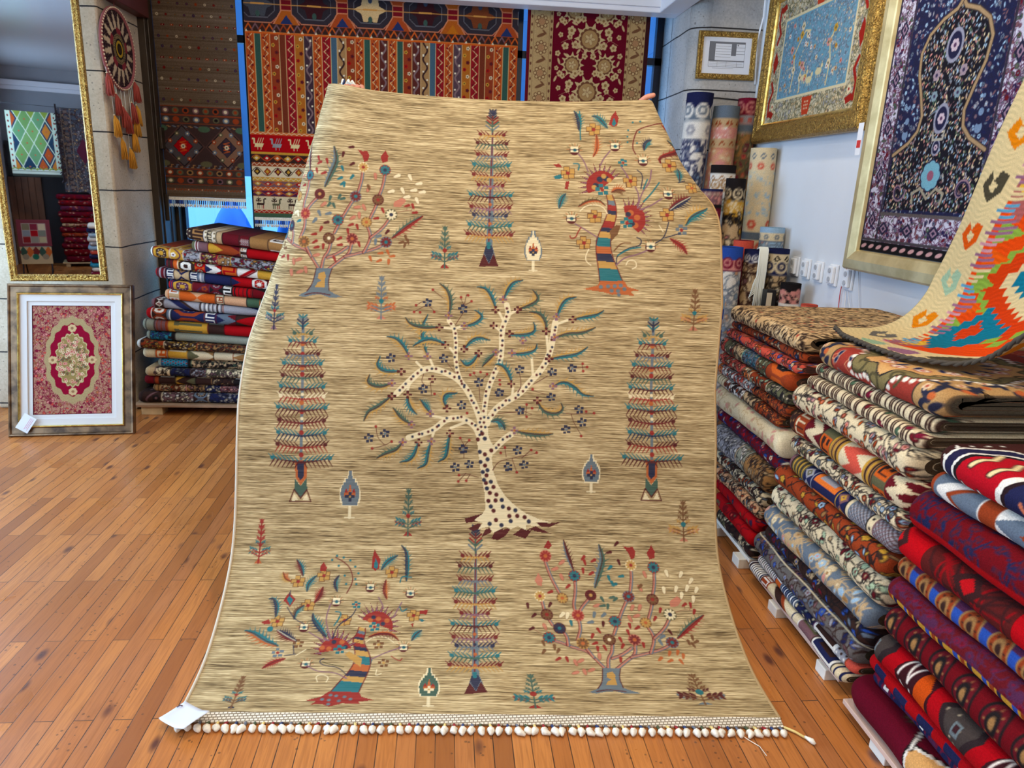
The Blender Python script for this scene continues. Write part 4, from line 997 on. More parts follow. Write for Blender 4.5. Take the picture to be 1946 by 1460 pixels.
# ------------------------------------------------------------------ the room
def struct(o): o['kind'] = 'structure'; return o
def floor_mat():
    t = NT('narrow_pine_floorboards'); tc = t.add('ShaderNodeTexCoord')
    mp = t.add('ShaderNodeMapping', {'Vector': tc.outputs['Object'], 'Rotation': (0, 0, PI / 2), 'Location': (0.31, 0.012, 0)})
    def brick(c1, c2, mo):
        return t.add('ShaderNodeTexBrick', {'Vector': mp.outputs[0], 'Color1': c1, 'Color2': c2, 'Mortar': mo, 'Scale': 1.0, 'Mortar Size': .0015, 'Mortar Smooth': .3, 'Bias': 0.0, 'Brick Width': .76, 'Row Height': .0535})
    br = brick((0, 0, 0, 1), (1, 1, 1, 1), (.5, .5, .5, 1))
    bw = t.add('ShaderNodeSeparateColor', {'Color': br.outputs[0]})
    id_ = bw.outputs[0]
    # grain runs along each board, shifted per board
    off = t.add('ShaderNodeCombineXYZ', {'X': t.math('MULTIPLY', id_, 37.0), 'Y': t.math('MULTIPLY', id_, 11.0)})
    pv = t.add('ShaderNodeVectorMath', {0: tc.outputs['Object'], 1: off.outputs[0]}, operation='ADD')
    g = t.add('ShaderNodeMapping', {'Vector': pv.outputs[0], 'Scale': (26.0, 1.6, 1.0)})
    gr = t.add('ShaderNodeTexNoise', {'Vector': g.outputs[0], 'Scale': 3.0, 'Detail': 5.0, 'Distortion': 1.6})
    gk = t.add('ShaderNodeMapping', {'Vector': pv.outputs[0], 'Scale': (9.0, 4.0, 1.0)})
    kn = t.add('ShaderNodeTexVoronoi', {'Vector': gk.outputs[0], 'Scale': 1.0, 'Randomness': 1.0})
    big = t.add('ShaderNodeTexNoise', {'Vector': tc.outputs['Object'], 'Scale': .9, 'Detail': 2.0})
    base = t.ramp(id_, [(0.0, (148, 86, 38)), (.35, (182, 111, 52)), (.7, (197, 126, 62)), (1.0, (168, 103, 56))])
    col = t.mix(t.math('MULTIPLY', t.add('ShaderNodeMapRange', {0: gr.outputs[0], 1: .42, 2: .68}).outputs[0], .5), base, L4((138, 78, 36)))
    col = t.mix(t.add('ShaderNodeMapRange', {0: kn.outputs['Distance'], 1: .17, 2: .07}).outputs[0], col, L4((92, 50, 34)))
    col = t.mix(t.math('MULTIPLY', t.add('ShaderNodeMapRange', {0: big.outputs[0], 1: .5, 2: .8}).outputs[0], .25), col, L4((150, 110, 76)))
    # dents and grime spots, dark open joints
    sp = t.add('ShaderNodeTexVoronoi', {'Vector': tc.outputs['Object'], 'Scale': 40.0, 'Randomness': 1.0})
    spm = t.math('MULTIPLY', t.math('LESS_THAN', sp.outputs['Distance'], .16), t.math('GREATER_THAN', t.add('ShaderNodeTexNoise', {'Vector': tc.outputs['Object'], 'Scale': 4.5}).outputs[0], .53))
    col = t.mix(t.math('MULTIPLY', spm, .6), col, L4((60, 44, 36)))
    wj = t.add('ShaderNodeMapRange', {0: t.add('ShaderNodeTexNoise', {'Vector': tc.outputs['Object'], 'Scale': 7.0}).outputs[0], 1: .35, 2: .6, 3: .65, 4: 1.0})
    col = t.mix(t.math('MULTIPLY', br.outputs['Fac'], wj.outputs[0]), col, L4((34, 24, 20)))
    t.set(Base_Color=col)
    ro = t.add('ShaderNodeMapRange', {0: t.add('ShaderNodeTexNoise', {'Vector': tc.outputs['Object'], 'Scale': 3.0, 'Detail': 4.0}).outputs[0], 1: .3, 2: .7, 3: .24, 4: .46})
    t.set(Roughness=ro.outputs[0])
    t.bump(t.math('SUBTRACT', t.math('MULTIPLY', gr.outputs[0], .25), br.outputs['Fac']), .5, .0015)
    return t.m
struct(MB().box(-3.4, 2.0, -4.7, 5.9, -.1, 0).build('floor', floor_mat()))

def stone_mat(name, c0, c1, joint, z0, warm, vy=None):
    t = NT(name); tc = t.add('ShaderNodeTexCoord'); sx = t.add('ShaderNodeSeparateXYZ', {0: tc.outputs['Object']})
    a = t.add('ShaderNodeTexNoise', {'Vector': tc.outputs['Object'], 'Scale': 3.0, 'Detail': 6.0}); b = t.add('ShaderNodeTexNoise', {'Vector': tc.outputs['Object'], 'Scale': 90.0, 'Detail': 2.0})
    col = t.ramp(t.math('ADD', t.math('MULTIPLY', a.outputs[0], .7), t.math('MULTIPLY', b.outputs[0], .3)), [(.34, c0), (.62, c1)])
    v = t.add('ShaderNodeTexVoronoi', {'Vector': tc.outputs['Object'], 'Scale': 34.0})
    pit = t.math('LESS_THAN', v.outputs['Distance'], t.math('MULTIPLY', a.outputs[0], .24))
    v2 = t.add('ShaderNodeTexVoronoi', {'Vector': tc.outputs['Object'], 'Scale': 9.0}); pit2 = t.math('LESS_THAN', v2.outputs['Distance'], .07)
    col = t.mix(t.math('MULTIPLY', t.math('MAXIMUM', pit, pit2), .6), col, L4((92, 84, 78)))
    wob = t.math('MULTIPLY', t.math('SUBTRACT', a.outputs[0], .5), .02)
    fz = t.math('FRACT', t.math('DIVIDE', t.math('ADD', t.math('ADD', sx.outputs[2], -z0), wob), joint))
    j = t.math('LESS_THAN', fz, .024)
    if vy is not None:
        j = t.math('MAXIMUM', j, t.math('LESS_THAN', t.math('ABSOLUTE', t.math('ADD', t.math('ADD', sx.outputs[1], -vy), wob)), .004))
    col = t.mix(j, col, L4((40, 36, 36)))
    t.set(Base_Color=col, Roughness=.85)
    t.bump(t.math('SUBTRACT', t.math('MULTIPLY', b.outputs[0], .4), t.math('ADD', j, t.math('MULTIPLY', pit, .3))), .6, .004)
    return t.m
struct(MB().box(-2.85, -2.0, 4.75, 5.35, 0, 3.0).build('wall_pillar_left', stone_mat('tufa_block', (168, 150, 124), (208, 192, 168), .338, .03, True), bevel=.012))
rc = .11; pts = [(2.0, 4.95)] + [(1.55 + rc - rc * math.sin(a), 4.95 + rc - rc * math.cos(a)) for a in np.linspace(0, PI / 2, 9)] + [(1.55, 5.9), (2.0, 5.9)]
o = struct(MB().prism(pts, 0, 3.0).build('wall_pillar_right', stone_mat('grey_tufa_block', (150, 148, 146), (190, 187, 184), .372, .29, False, 5.45)))
o.data.polygons.foreach_set('use_smooth', [abs(p.normal.z) < .5 and max(abs(p.normal.x), abs(p.normal.y)) < .999 for p in o.data.polygons])
white = mat('white_wall_paint', (222, 228, 236), .62, var=.015, vscale=2.0, bump=.06, bscale=30)
struct(MB().box(2.0, 2.15, -4.7, 5.9, 0, 3.0).build('wall_right', white))
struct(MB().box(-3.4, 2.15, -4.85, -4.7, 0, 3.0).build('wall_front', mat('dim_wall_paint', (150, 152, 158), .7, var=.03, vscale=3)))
wl = MB(); wl.box(-3.55, -3.4, -4.7, -4.1, 0, 3.0).box(-3.55, -3.4, -1.9, .1, 0, 3.0).box(-3.55, -3.4, -4.1, -1.9, 0, 1.5).box(-3.55, -3.4, -4.1, -1.9, 2.6, 3.0).box(-3.55, -3.4, .1, 4.9, 0, .25).box(-3.55, -3.4, .1, 4.9, 2.75, 3.0).box(-3.55, -3.4, 4.9, 5.45, 0, 3.0)
struct(wl.build('wall_left', white))
wb_ = MB(); wb_.box(-2.0, 1.55, 5.75, 5.9, 0, .22).box(-2.0, 1.55, 5.75, 5.9, 2.78, 3.0).box(-3.4, -2.85, 5.3, 5.45, 0, .3).box(-3.4, -2.85, 5.3, 5.45, 2.6, 3.0)
struct(wb_.build('wall_back', mat('window_apron_paint', (120, 112, 104), .7)))
ce = NT('gloss_ceiling_panels'); tc = ce.add('ShaderNodeTexCoord')
ce.set(Base_Color=L4((176, 180, 186)), Roughness=.22)
struct(MB().box(-3.55, 2.15, -4.85, 5.9, 3.0, 3.1).build('ceiling', ce.m))
# white cornice over the hanging rugs, returning along the pillar
tr = MB(); tr.box(-2.0, 1.55, 5.26, 5.40, 2.66, 2.80).box(-2.0, 1.55, 5.24, 5.26, 2.69, 2.76).box(1.40, 1.55, 4.2, 5.26, 2.66, 2.80)
struct(tr.build('trim_1', mat('white_gloss_trim', (226, 226, 232), .4), bevel=.006))
# dark bronze jamb between pillar and window
bronze = mat('dark_bronze_frame', (58, 46, 34), .42, .2, var=.1, vscale=6)
jb = MB(); jb.box(-2.02, -1.955, 5.32, 5.74, 0, 2.95).box(-1.955, -1.93, 5.60, 5.74, 0, 2.95); jb.box(-1.954, -1.945, 5.36, 5.372, 0, 2.95).box(-1.954, -1.945, 5.5, 5.506, 0, 2.95)
jb.box(-1.954, -1.935, 5.40, 5.46, 1.66, 1.80).box(-1.954, -1.93, 5.41, 5.43, 1.18, 1.36)
struct(jb.build('trim_2', bronze, bevel=.003))
struct(MB().box(-2.0, -1.93, 4.76, 5.34, 2.46, 2.66).build('trim_3', mat('dark_red_board', (92, 40, 36), .5, var=.12, vscale=5), bevel=.004))
# windows
def glass(name, tint):
    t = NT(name); n = t.n; n.remove(t.b)
    tr_ = t.add('ShaderNodeBsdfTransparent', {'Color': tint}); gl = t.add('ShaderNodeBsdfGlossy', {'Roughness': .02})
    mx = t.add('ShaderNodeMixShader', {0: .06, 1: tr_.outputs[0], 2: gl.outputs[0]}); t.link(mx.outputs[0], t.out.inputs[0]); return t.m
navy = mat('navy_window_steel', (24, 30, 48), .35, .3)
GL = glass('daylight_blue_glass', (.50, .78, 1.0, 1)); GL2 = glass('clear_glass', (.9, .95, 1.0, 1))  # blue of the daylight outside is put into the back pane's tint
def window(n, x0, x1, y, z0, z1, posts, bars, g, axis='x'):
    r = bpy.data.objects.new('window_%d' % n, None); COL.objects.link(r); struct(r)
    fr = MB(); M = Matrix.Identity(4) if axis == 'x' else Matrix(((0, 1, 0, 0), (1, 0, 0, 0), (0, 0, 1, 0), (0, 0, 0, 1)))
    fr.box(x0, x1, y, y + .06, z0, z0 + .05, M).box(x0, x1, y, y + .06, z1 - .05, z1, M).box(x0, x0 + .05, y, y + .06, z0, z1, M).box(x1 - .05, x1, y, y + .06, z0, z1, M)
    for p in posts: fr.box(p - .025, p + .025, y, y + .06, z0, z1, M)
    for b in bars: fr.box(x0, x1, y, y + .06, b - .025, b + .025, M)
    fr.build('window_frame', navy, r)
    MB().box(x0 + .03, x1 - .03, y + .02, y + .026, z0 + .03, z1 - .03, M).build('window_pane', g, r)
    return r
window(1, -1.955, 1.55, 5.66, .22, 2.78, (-1.40, .50), (2.42,), GL)
window(2, .1, 4.9, -3.46, .25, 2.75, (1.7, 3.3), (), GL2, 'y')
window(4, -4.1, -1.9, -3.46, 1.5, 2.6, (-3.0,), (), GL2, 'y')
window(3, -3.4, -2.85, 5.36, .3, 2.6, (), (), GL2)
# outside: pavement, covered carts, white facade across the street
struct(MB().box(-9, 6, 5.95, 14, -.06, -.02).build('pavement', mat('pale_paving', (190, 188, 184), .8, var=.06, vscale=2)))
fac = MB(); fac.box(-9, 6, 13.0, 13.3, 0, 7)
for k in range(7): fac.box(-8.4 + 2 * k, -7.4 + 2 * k, 12.96, 13.0, .9, 2.5)
struct(fac.build('wall_street', mat('blue_grey_facade', (84, 104, 134), .7)))
st_ = MB(); st_.box(-8, 4, 10.6, 10.9, 0, 1.5); tag(st_.build('street_bright_slab', mat('bright_slab_white', (240, 242, 244), .6)), 'long white counter added outside to brighten the view through the window', 'slab')  # white block added so the lower part of the street looks bright
def cart(x, y, h, w, lab):
    t = thing('covered_cart', lab, 'covered cart', (x, y, -.02), (0, 0, .3))
    k = 24; rows = [(0, 1.0), (.25, .98), (.5, .86), (.72, .62), (.88, .36), (.97, .16), (1.0, .03)]
    V = []
    for zz, rr in rows:
        for q in range(k):
            a = 2 * PI * q / k; f = 1 + .05 * math.sin(5 * a + zz * 3) * (1 - zz)
            V.append((math.cos(a) * rr * w * f, math.sin(a) * rr * w * f, zz * h))
    F = [(i * k + q, i * k + (q + 1) % k, (i + 1) * k + (q + 1) % k, (i + 1) * k + q) for i in range(len(rows) - 1) for q in range(k)] + [tuple(range((len(rows) - 1) * k, len(rows) * k))]
    link('tarpaulin', np_mesh('tarpaulin', V, F), mat('blue_tarpaulin', (60, 130, 220), .4, var=.15, vscale=4), t)
    wh = MB(); Mw = Matrix.Translation((w * .2, -w - .1, .33)) @ Matrix.Rotation(PI / 2, 4, 'X')
    ring = [(.33 * math.cos(a), .33 * math.sin(a), 0) for a in np.linspace(0, 2 * PI, 25)]
    wh.tube([Mw @ Vector(p) for p in ring], .025, 6, False)
    for q in range(10): a = 2 * PI * q / 10; wh.tube([Mw @ Vector((0, 0, 0)), Mw @ Vector((.32 * math.cos(a), .32 * math.sin(a), 0))], .01, 5)
    wh.build('wheel', mat('pale_wheel_paint', (215, 215, 205), .5), t, smooth=True)
cart(-2.12, 7.6, 1.30, .36, 'blue tarpaulin covered cart outside the window, left of two')
cart(-1.42, 6.75, 1.24, .19, 'narrow blue tarpaulin covered cart outside the window, right of two')
# ------------------------------------------------------------------ light
w = bpy.data.worlds.new('world'); scene.world = w; w.use_nodes = True
w.node_tree.nodes['Background'].inputs[0].default_value = (.55, .76, 1.0, 1); w.node_tree.nodes['Background'].inputs[1].default_value = 3.6
def area(name, loc, rot, sx, sy, power, col, shape='RECTANGLE'):
    l = bpy.data.lights.new(name, 'AREA'); l.shape = shape; l.size = sx; l.size_y = sy; l.energy = power; l.color = col
    o = bpy.data.objects.new(name, l); COL.objects.link(o); o.location = loc; o.rotation_euler = rot; return o
area('daylight_shopfront', (-3.58, 2.5, 1.5), (0, -PI / 2, 0), 2.4, 4.7, 205, (.61, .81, 1.0))
area('daylight_side', (-3.58, -3.0, 2.05), (0, -PI / 2, 0), 1.0, 2.1, 34, (.70, .85, 1.0))
area('daylight_back', (-.2, 5.97, 1.6), (-PI / 2, 0, 0), 3.2, 2.3, 14, (.6, .8, 1.0))
def lamp(x, y, p, col, tx=0.0, ty=0.0, cone=None):
    t = thing('ceiling_spotlight', 'small round ceiling spotlight with a white ring', 'ceiling light', (x, y, 3.0), group='ceiling spotlights')
    MB().lathe([(.075, -.0005), (.078, -.02), (.07, -.028), (.058, -.02), (.001, -.018)], 24).build('ring', mat('lamp_ring', (225, 225, 225), .3), t, smooth=True)
    e = NT('lamp_glow') if 'lamp_glow' not in MATS else None
    if e: e.set(Base_Color=(1, 1, 1, 1), Emission_Color=(1, .82, .6, 1), Emission_Strength=12.0); MATS['lamp_glow'] = e.m
    MB().lathe([(.05, -.0195), (.05, -.022), (.001, -.024)], 20).build('bulb', MATS['lamp_glow'], t, smooth=True)
    l = area('lamp_light', (x, y, 2.955), (0, 0, 0), .12, .12, p, col, 'DISK')
    d = Vector((tx - x, ty - y, -2.2)); l.rotation_euler = d.to_track_quat('-Z', 'Y').to_euler()
WARM = (1.0, .86, .66)
for x, y, p in ((-.3, .9, 20), (.9, .7, 20), (-1.5, 1.2, 10), (.4, -1.2, 13), (.3, 2.0, 19), (1.3, 3.2, 11), (-.9, 3.6, 11), (-1.2, -2.2, 26)):  # last one is an added lamp, brightening the end seen in the mirror
    lamp(x, y, p, WARM, x + .1, y + .5)
# ------------------------------------------------------------------ folded carpets
Q = dict(br=(58,36,30), cr=(228,208,170), wi=(104,26,34), cam=(164,120,74), ol=(98,94,66), go=(204,154,62), re=(172,30,34), na=(32,36,74), mau=(124,88,92), org=(208,98,48),
         pe=(216,164,124), gr=(158,156,162), tq=(54,144,176), gg=(146,148,132), bk=(30,25,26), wh=(236,230,220), pk=(216,146,136), gn=(74,100,76), bl=(52,84,168), ru=(154,66,38),
         tan=(196,166,126), pu=(84,40,72), co=(214,92,76), lb=(160,190,214), mi=(176,196,160), dr=(110,18,26), ma=(122,30,52), sl=(104,116,130), gd=(108,102,98), wn=(98,14,34), og=(226,120,60))
def K(c): return Q[c]
def flo(cv, x0, x1, cols, vine, rng, size=.012, dens=1.0, y0=0.0, y1=None):
    """close floral drawing: wandering stems, rosettes, buds and leaves"""
    y1 = cv.H if y1 is None else y1; A = (x1 - x0) * (y1 - y0); size *= .86; n = int(A / size ** 2 * .2 * dens) + 1
    for _ in range(int(n * .9)):
        x, y = rng.uniform(x0, x1), rng.uniform(y0, y1); a = rng.uniform(0, 6.28); p = [(x, y)]
        for _ in range(5):
            a += rng.uniform(-.9, .9); x += size * .9 * math.cos(a); y += size * .9 * math.sin(a); p.append((min(max(x, x0), x1), min(max(y, y0), y1)))
        cv.line(p, size * .26, K(vine))
    for _ in range(n):
        x, y = rng.uniform(x0, x1), rng.uniform(y0, y1); c = cols[rng.randint(len(cols))]; r = size * rng.uniform(.55, 1.0)
        if rng.rand() < .45: cv.flower(x, y, r, 5, K(c), K(cols[rng.randint(len(cols))]), K(vine), rng.uniform(0, 6))
        else:
            a = rng.uniform(0, 6.28); cv.leaf(x, y, r, a, K(c), K(vine), .42)
def motif(cv, x0, x1, kind, c1, c2, rng):
    w = x1 - x0; H = cv.H; a, b = K(c1), K(c2); m = (x0 + x1) / 2
    if kind == 'flo': flo(cv, x0, x1, [c1, c2, c1], 'bk', rng, .011)
    elif kind == 'tri':
        n = max(2, int(H / (w * .5)))
        for k in range(n):
            y = H * (k + .5) / n; s = H / n * .48
            cv.poly([(x0, y - s), (x0, y + s), (m - w * .04, y)], a); cv.poly([(x1, y - s + H / n / 2), (x1, y + s + H / n / 2), (m + w * .04, y + H / n / 2)], b)
    elif kind == 'zig': cv.zig(0, H, m, w * .32, w * .9, w * .16, a, 1); cv.zig(0, H, m + w * .2, w * .32, w * .9, w * .07, b, 1)
    elif kind == 'dia':
        n = max(2, int(H / (w * .8)))
        for k in range(n):
            y = H * (k + .5) / n; s = H / n * .48; cv.diamond(m, y, w * .42, s, a); cv.diamond(m, y, w * .24, s * .55, b); cv.diamond(m, y, w * .09, s * .2, a)
    elif kind == 'key':
        n = max(2, int(H / (w * 1.1)))
        for k in range(n):
            y = H * (k + .5) / n; s = min(w * .42, H / n * .45)
            cv.rect(m - s, m + s, y - s, y + s, a); cv.rect(m - s * .7, m + s * .7, y - s * .7, y + s * .7, b); cv.rect(m - s * .4, m + s * .7, y - s * .35, y + s * .15, a); cv.rect(m - s * .15, m + s * .2, y - s * .1, y + s * .7, a)
    elif kind == 'ess':
        n = max(2, int(H / (w * .9)))
        for k in range(n):
            y = H * (k + .5) / n; s = min(w * .4, H / n * .42); t = s * .32
            for yy in (-s, 0, s): cv.rect(m - s, m + s, y + yy - t / 2, y + yy + t / 2, a)
            cv.rect(m - s, m - s + t, y - s, y, a); cv.rect(m + s - t, m + s, y, y + s, a)
    elif kind == 'dot':
        nx_ = max(1, int(w / .016)); ny_ = max(2, int(H / .016))
        for i in range(nx_):
            for j in range(ny_): cv.disc(x0 + w * (i + .5) / nx_, H * (j + .5 * (i % 2) + .25) / ny_, .0045, a if (i + j) % 2 else b)
    elif kind == 'lat':
        s = .016
        for k in range(int((w + H) / s) + 1): cv.line([(x0, k * s), (x1, k * s - w)], .003, a); cv.line([(x0, k * s - w), (x1, k * s)], .003, b)
    elif kind == 'comb':
        n = max(2, int(H / (w * .8)))
        for k in range(n):
            y = H * (k + .5) / n; s = H / n * .42; cv.rect(x0 + w * .15, x0 + w * .28, y - s, y + s, a)
            for q in (-1, 0, 1): cv.rect(x0 + w * .15, x1 - w * .15, y + q * s * .8 - s * .14, y + q * s * .8 + s * .14, a if q else b)
    elif kind == 'bar':
        n = max(2, int(w / .012))
        for k in range(n): cv.rect(x0 + w * k / n, x0 + w * (k + .5) / n, 0, H, a if k % 2 else b)
    elif kind == 'vine':
        cv.vine(0, H, m, w * .28, w * 1.5, w * .09, a, 0, 1); n = max(2, int(H / (w * .75)))
        for k in range(n): cv.flower(m + (w * .22 if k % 2 else -w * .22), H * (k + .5) / n, w * .2, 5, b, a)
    elif kind == 'gul':
        n = max(2, int(H / (w * .8)))
        for k in range(n):
            y = H * (k + .5) / n; s = H / n * .46
            P = [(-.45, -.5), (-.2, -1), (.2, -1), (.45, -.5), (.45, .5), (.2, 1), (-.2, 1), (-.45, .5)]
            cv.poly([(m + p * w, y + q * s) for p, q in P], a); cv.poly([(m + p * w * .7, y + q * s * .7) for p, q in P], b); cv.poly([(m + p * w * .3, y + q * s * .3) for p, q in P], a)
            for q in range(8): cv.disc(m + w * .2 * math.cos(q * .785), y + s * .5 * math.sin(q * .785), .0035, Q['cr'])
    elif kind == 'wide':    # one broad medallion limb sweeping across the fold
        for q, c in ((1.0, c1), (.78, c2), (.5, c1), (.25, c2)): cv.poly([(m - w * .5 * q, H * .5), (m - w * .2 * q, H * (.5 - .3 * q)), (m + w * .2 * q, H * (.5 - .3 * q)), (m + w * .5 * q, H * .5), (m + w * .2 * q, H * (.5 + .3 * q)), (m - w * .2 * q, H * (.5 + .3 * q))], K(c))
    elif kind == 'grape':
        for i in range(5):
            for j in range(4): cv.disc(m - .02 + i * .011 + (j % 2) * .005, H * .5 - .02 + j * .011, .005, a); cv.disc(m - .02 + i * .011 + (j % 2) * .005, H * .5 - .02 + j * .011, .0028, b)
def bands(cv, spec, rng):
    x = 0.0
    for w, bg, kind, c1, c2 in spec:
        x1 = min(x + w, cv.W); cv.rect(x, x1, -.01, cv.H + .01, K(bg))
        if kind: motif(cv, x, x1, kind, c1, c2, rng)
        cv.line([(x, 0), (x, cv.H)], .005, K(c2 if c2 and c2 != bg else 'bk')); x = x1
        if x >= cv.W: break

def fold_profile(h, D, top=0, seed=0):
    """outer outline of a folded carpet, back-bottom to the front fold to back-top, then the inner sheets; (y,z) pairs, arc coordinate, tail start"""
    t = h * .23; R = h / 2
    a = np.linspace(-PI / 2, PI / 2, 27)
    out = [(D, 0.0), (R + .10, 0.0), (R + .05, 0.0), (R + .02, 0.0)] + [(R - R * math.cos(q), R + R * math.sin(q)) for q in a]
    if top: out += [(y, h) for y in np.arange(R + .008, D + top, top)]
    else: out += [(R + d, h) for d in (.012, .024, .036, .05, .07, .10)] + [(D, h)]
    out = np.array(out); s = np.r_[0, np.cumsum(np.hypot(*np.diff(out, axis=0).T))]; s -= s[1]
    ai = np.linspace(PI / 2, -PI / 2, 9)
    def U(o, r): return [(D, R + r)] + [(o + r - r * math.cos(q), R + r * math.sin(q)) for q in ai] + [(D, R - r)]
    r1 = R - t; r2 = r1 - h * .025; r3 = max(r2 - t, h * .03)
    inner = [U(t, r1), U(t + h * .05, r2), U(t + h * .05 + t, r3)]
    return out, s, inner

def folded(name, h, L, D, paint, top=0, nl=290, ends=(.03, .03), seed=0, sag=0.0, sheetcol=(74, 58, 42), wob=.004, warp=None):
    """mesh of one folded carpet lying on its side: x along the fold, y into the stack, z up; front fold at y=0"""
    rng = np.random.RandomState(seed); out, s, inner = fold_profile(h, D, top, seed)
    M = len(out); x = np.linspace(0, L, nl)
    x[:8] = np.linspace(0, x[8], 9)[:8]
    cv = Cv(L, s[-2] if not top else s[-1], nl, 10, (100, 100, 100)); cv.y = np.clip(s, 0, None); cv.ny = M; cv.a = np.zeros((nl, M, 3)); cv.m = np.zeros((nl, M)); cv.x = x
    cv.px = max(L / nl, .004); cv.H = float(s[-2] if not top else s[-1])
    paint(cv, rng)
    ph = rng.uniform(0, 6, 4)
    dl = np.minimum(x / ends[0], 1.0); dr = np.minimum((L - x) / ends[1], 1.0)
    sq = .55 + .45 * np.sqrt(1 - (1 - dl) ** 2) * np.sqrt(1 - (1 - dr) ** 2)      # soft ends: the fold closes a little
    push = h * .55 * (1 - np.sqrt(1 - (1 - dl) ** 2)) + h * .55 * (1 - np.sqrt(1 - (1 - dr) ** 2))
    dy = wob * (np.sin(x * 9 + ph[0]) + .6 * np.sin(x * 23 + ph[1]))
    dz = sag * np.sin(PI * x / L) +   .0006 * np.sin(x * 14 + ph[2])
    def place(P):
        P = np.asarray(P); V = np.zeros((nl, len(P), 3)); V[..., 0] = x[:, None]
        V[..., 1] = P[None, :, 0] + dy[:, None] + push[:, None] * (P[None, :, 0] < .12)
        V[..., 2] = h / 2 + (P[None, :, 1] - h / 2) * sq[:, None] + dz[:, None]
        return V
    Vs = [place(out)]; Cs = [lin(cv.a)]; Fs = [grid_faces(nl, M)]; off = nl * M
    back = lin(sheetcol); idx = np.unique(np.r_[0:8:2, np.arange(8, nl - 8, 12), nl - 8:nl:2, nl - 1])
    for q, U in enumerate(inner):
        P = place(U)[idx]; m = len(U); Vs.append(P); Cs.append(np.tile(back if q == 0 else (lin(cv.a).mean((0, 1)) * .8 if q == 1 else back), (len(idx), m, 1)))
        Fs.append(grid_faces(len(idx), m, off=off)); off += len(idx) * m
    V = np.concatenate([v.reshape(-1, 3) for v in Vs]); C = np.concatenate([c.reshape(-1, 3) for c in Cs]); F = [tuple(f) for G in Fs for f in G.tolist()]
    # close the sheets at both ends (cut edges: sheet colour if given, else pattern mean darkened as painted shade): outer to first inner, second inner to third
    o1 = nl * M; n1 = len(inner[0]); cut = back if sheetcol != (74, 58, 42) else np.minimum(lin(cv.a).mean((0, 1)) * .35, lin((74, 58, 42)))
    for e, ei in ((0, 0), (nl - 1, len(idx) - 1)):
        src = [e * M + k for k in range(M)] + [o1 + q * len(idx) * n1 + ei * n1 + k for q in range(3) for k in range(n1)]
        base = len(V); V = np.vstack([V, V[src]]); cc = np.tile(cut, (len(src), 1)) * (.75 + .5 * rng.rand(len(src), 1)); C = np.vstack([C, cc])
        a0 = list(range(base, base + M)); b0 = list(range(base + M, base + M + n1)); c0 = list(range(base + M + n1, base + M + 2 * n1)); d0 = list(range(base + M + 2 * n1, base + M + 3 * n1))
        fr = list(np.linspace(0, n1 - 1, M).round().astype(int))
        for k in range(M - 1):
            p, r = b0[n1 - 1 - fr[k]], b0[n1 - 1 - fr[k + 1]]
            f = (a0[k], a0[k + 1], r) if p == r else (a0[k], a0[k + 1], r, p)
            F.append(f if e == 0 else f[::-1])
        for k in range(n1 - 1): F.append((c0[k], c0[k + 1], d0[k + 1], d0[k]))
    me = np_mesh(name, V, F, C)
    return me
WOOL = wool()
def carpet(name, label, group, h, L, D, loc, rotz, paint, top=0, warp=None, **kw):
    me = folded(name, h, L, D, paint, top, **kw)
    if warp is not None:
        co_ = np.zeros(len(me.vertices) * 3, np.float32); me.vertices.foreach_get('co', co_); co_ = warp(co_.reshape(-1, 3)); me.vertices.foreach_set('co', co_.ravel().astype(np.float32)); me.update()
    o = link(name, me, WOOL, None, loc, (0, 0, rotz))
    return tag(o, label, 'carpet', group)
def B(*spec): return lambda cv, rng: bands(cv, spec, rng)
def FL(bg, cols, vine, size=.012, dens=1.0, edge=None, extra=None):
    def f(cv, rng):
        cv.a[:] = np.array(K(bg), float); flo(cv, 0, cv.W, cols, vine, rng, size, dens)
        if edge: 
            e, wd, c = edge; cv.rect(0, cv.W, cv.H * e, cv.H * e + wd, K(c))
        if extra: extra(cv, rng)
    return f

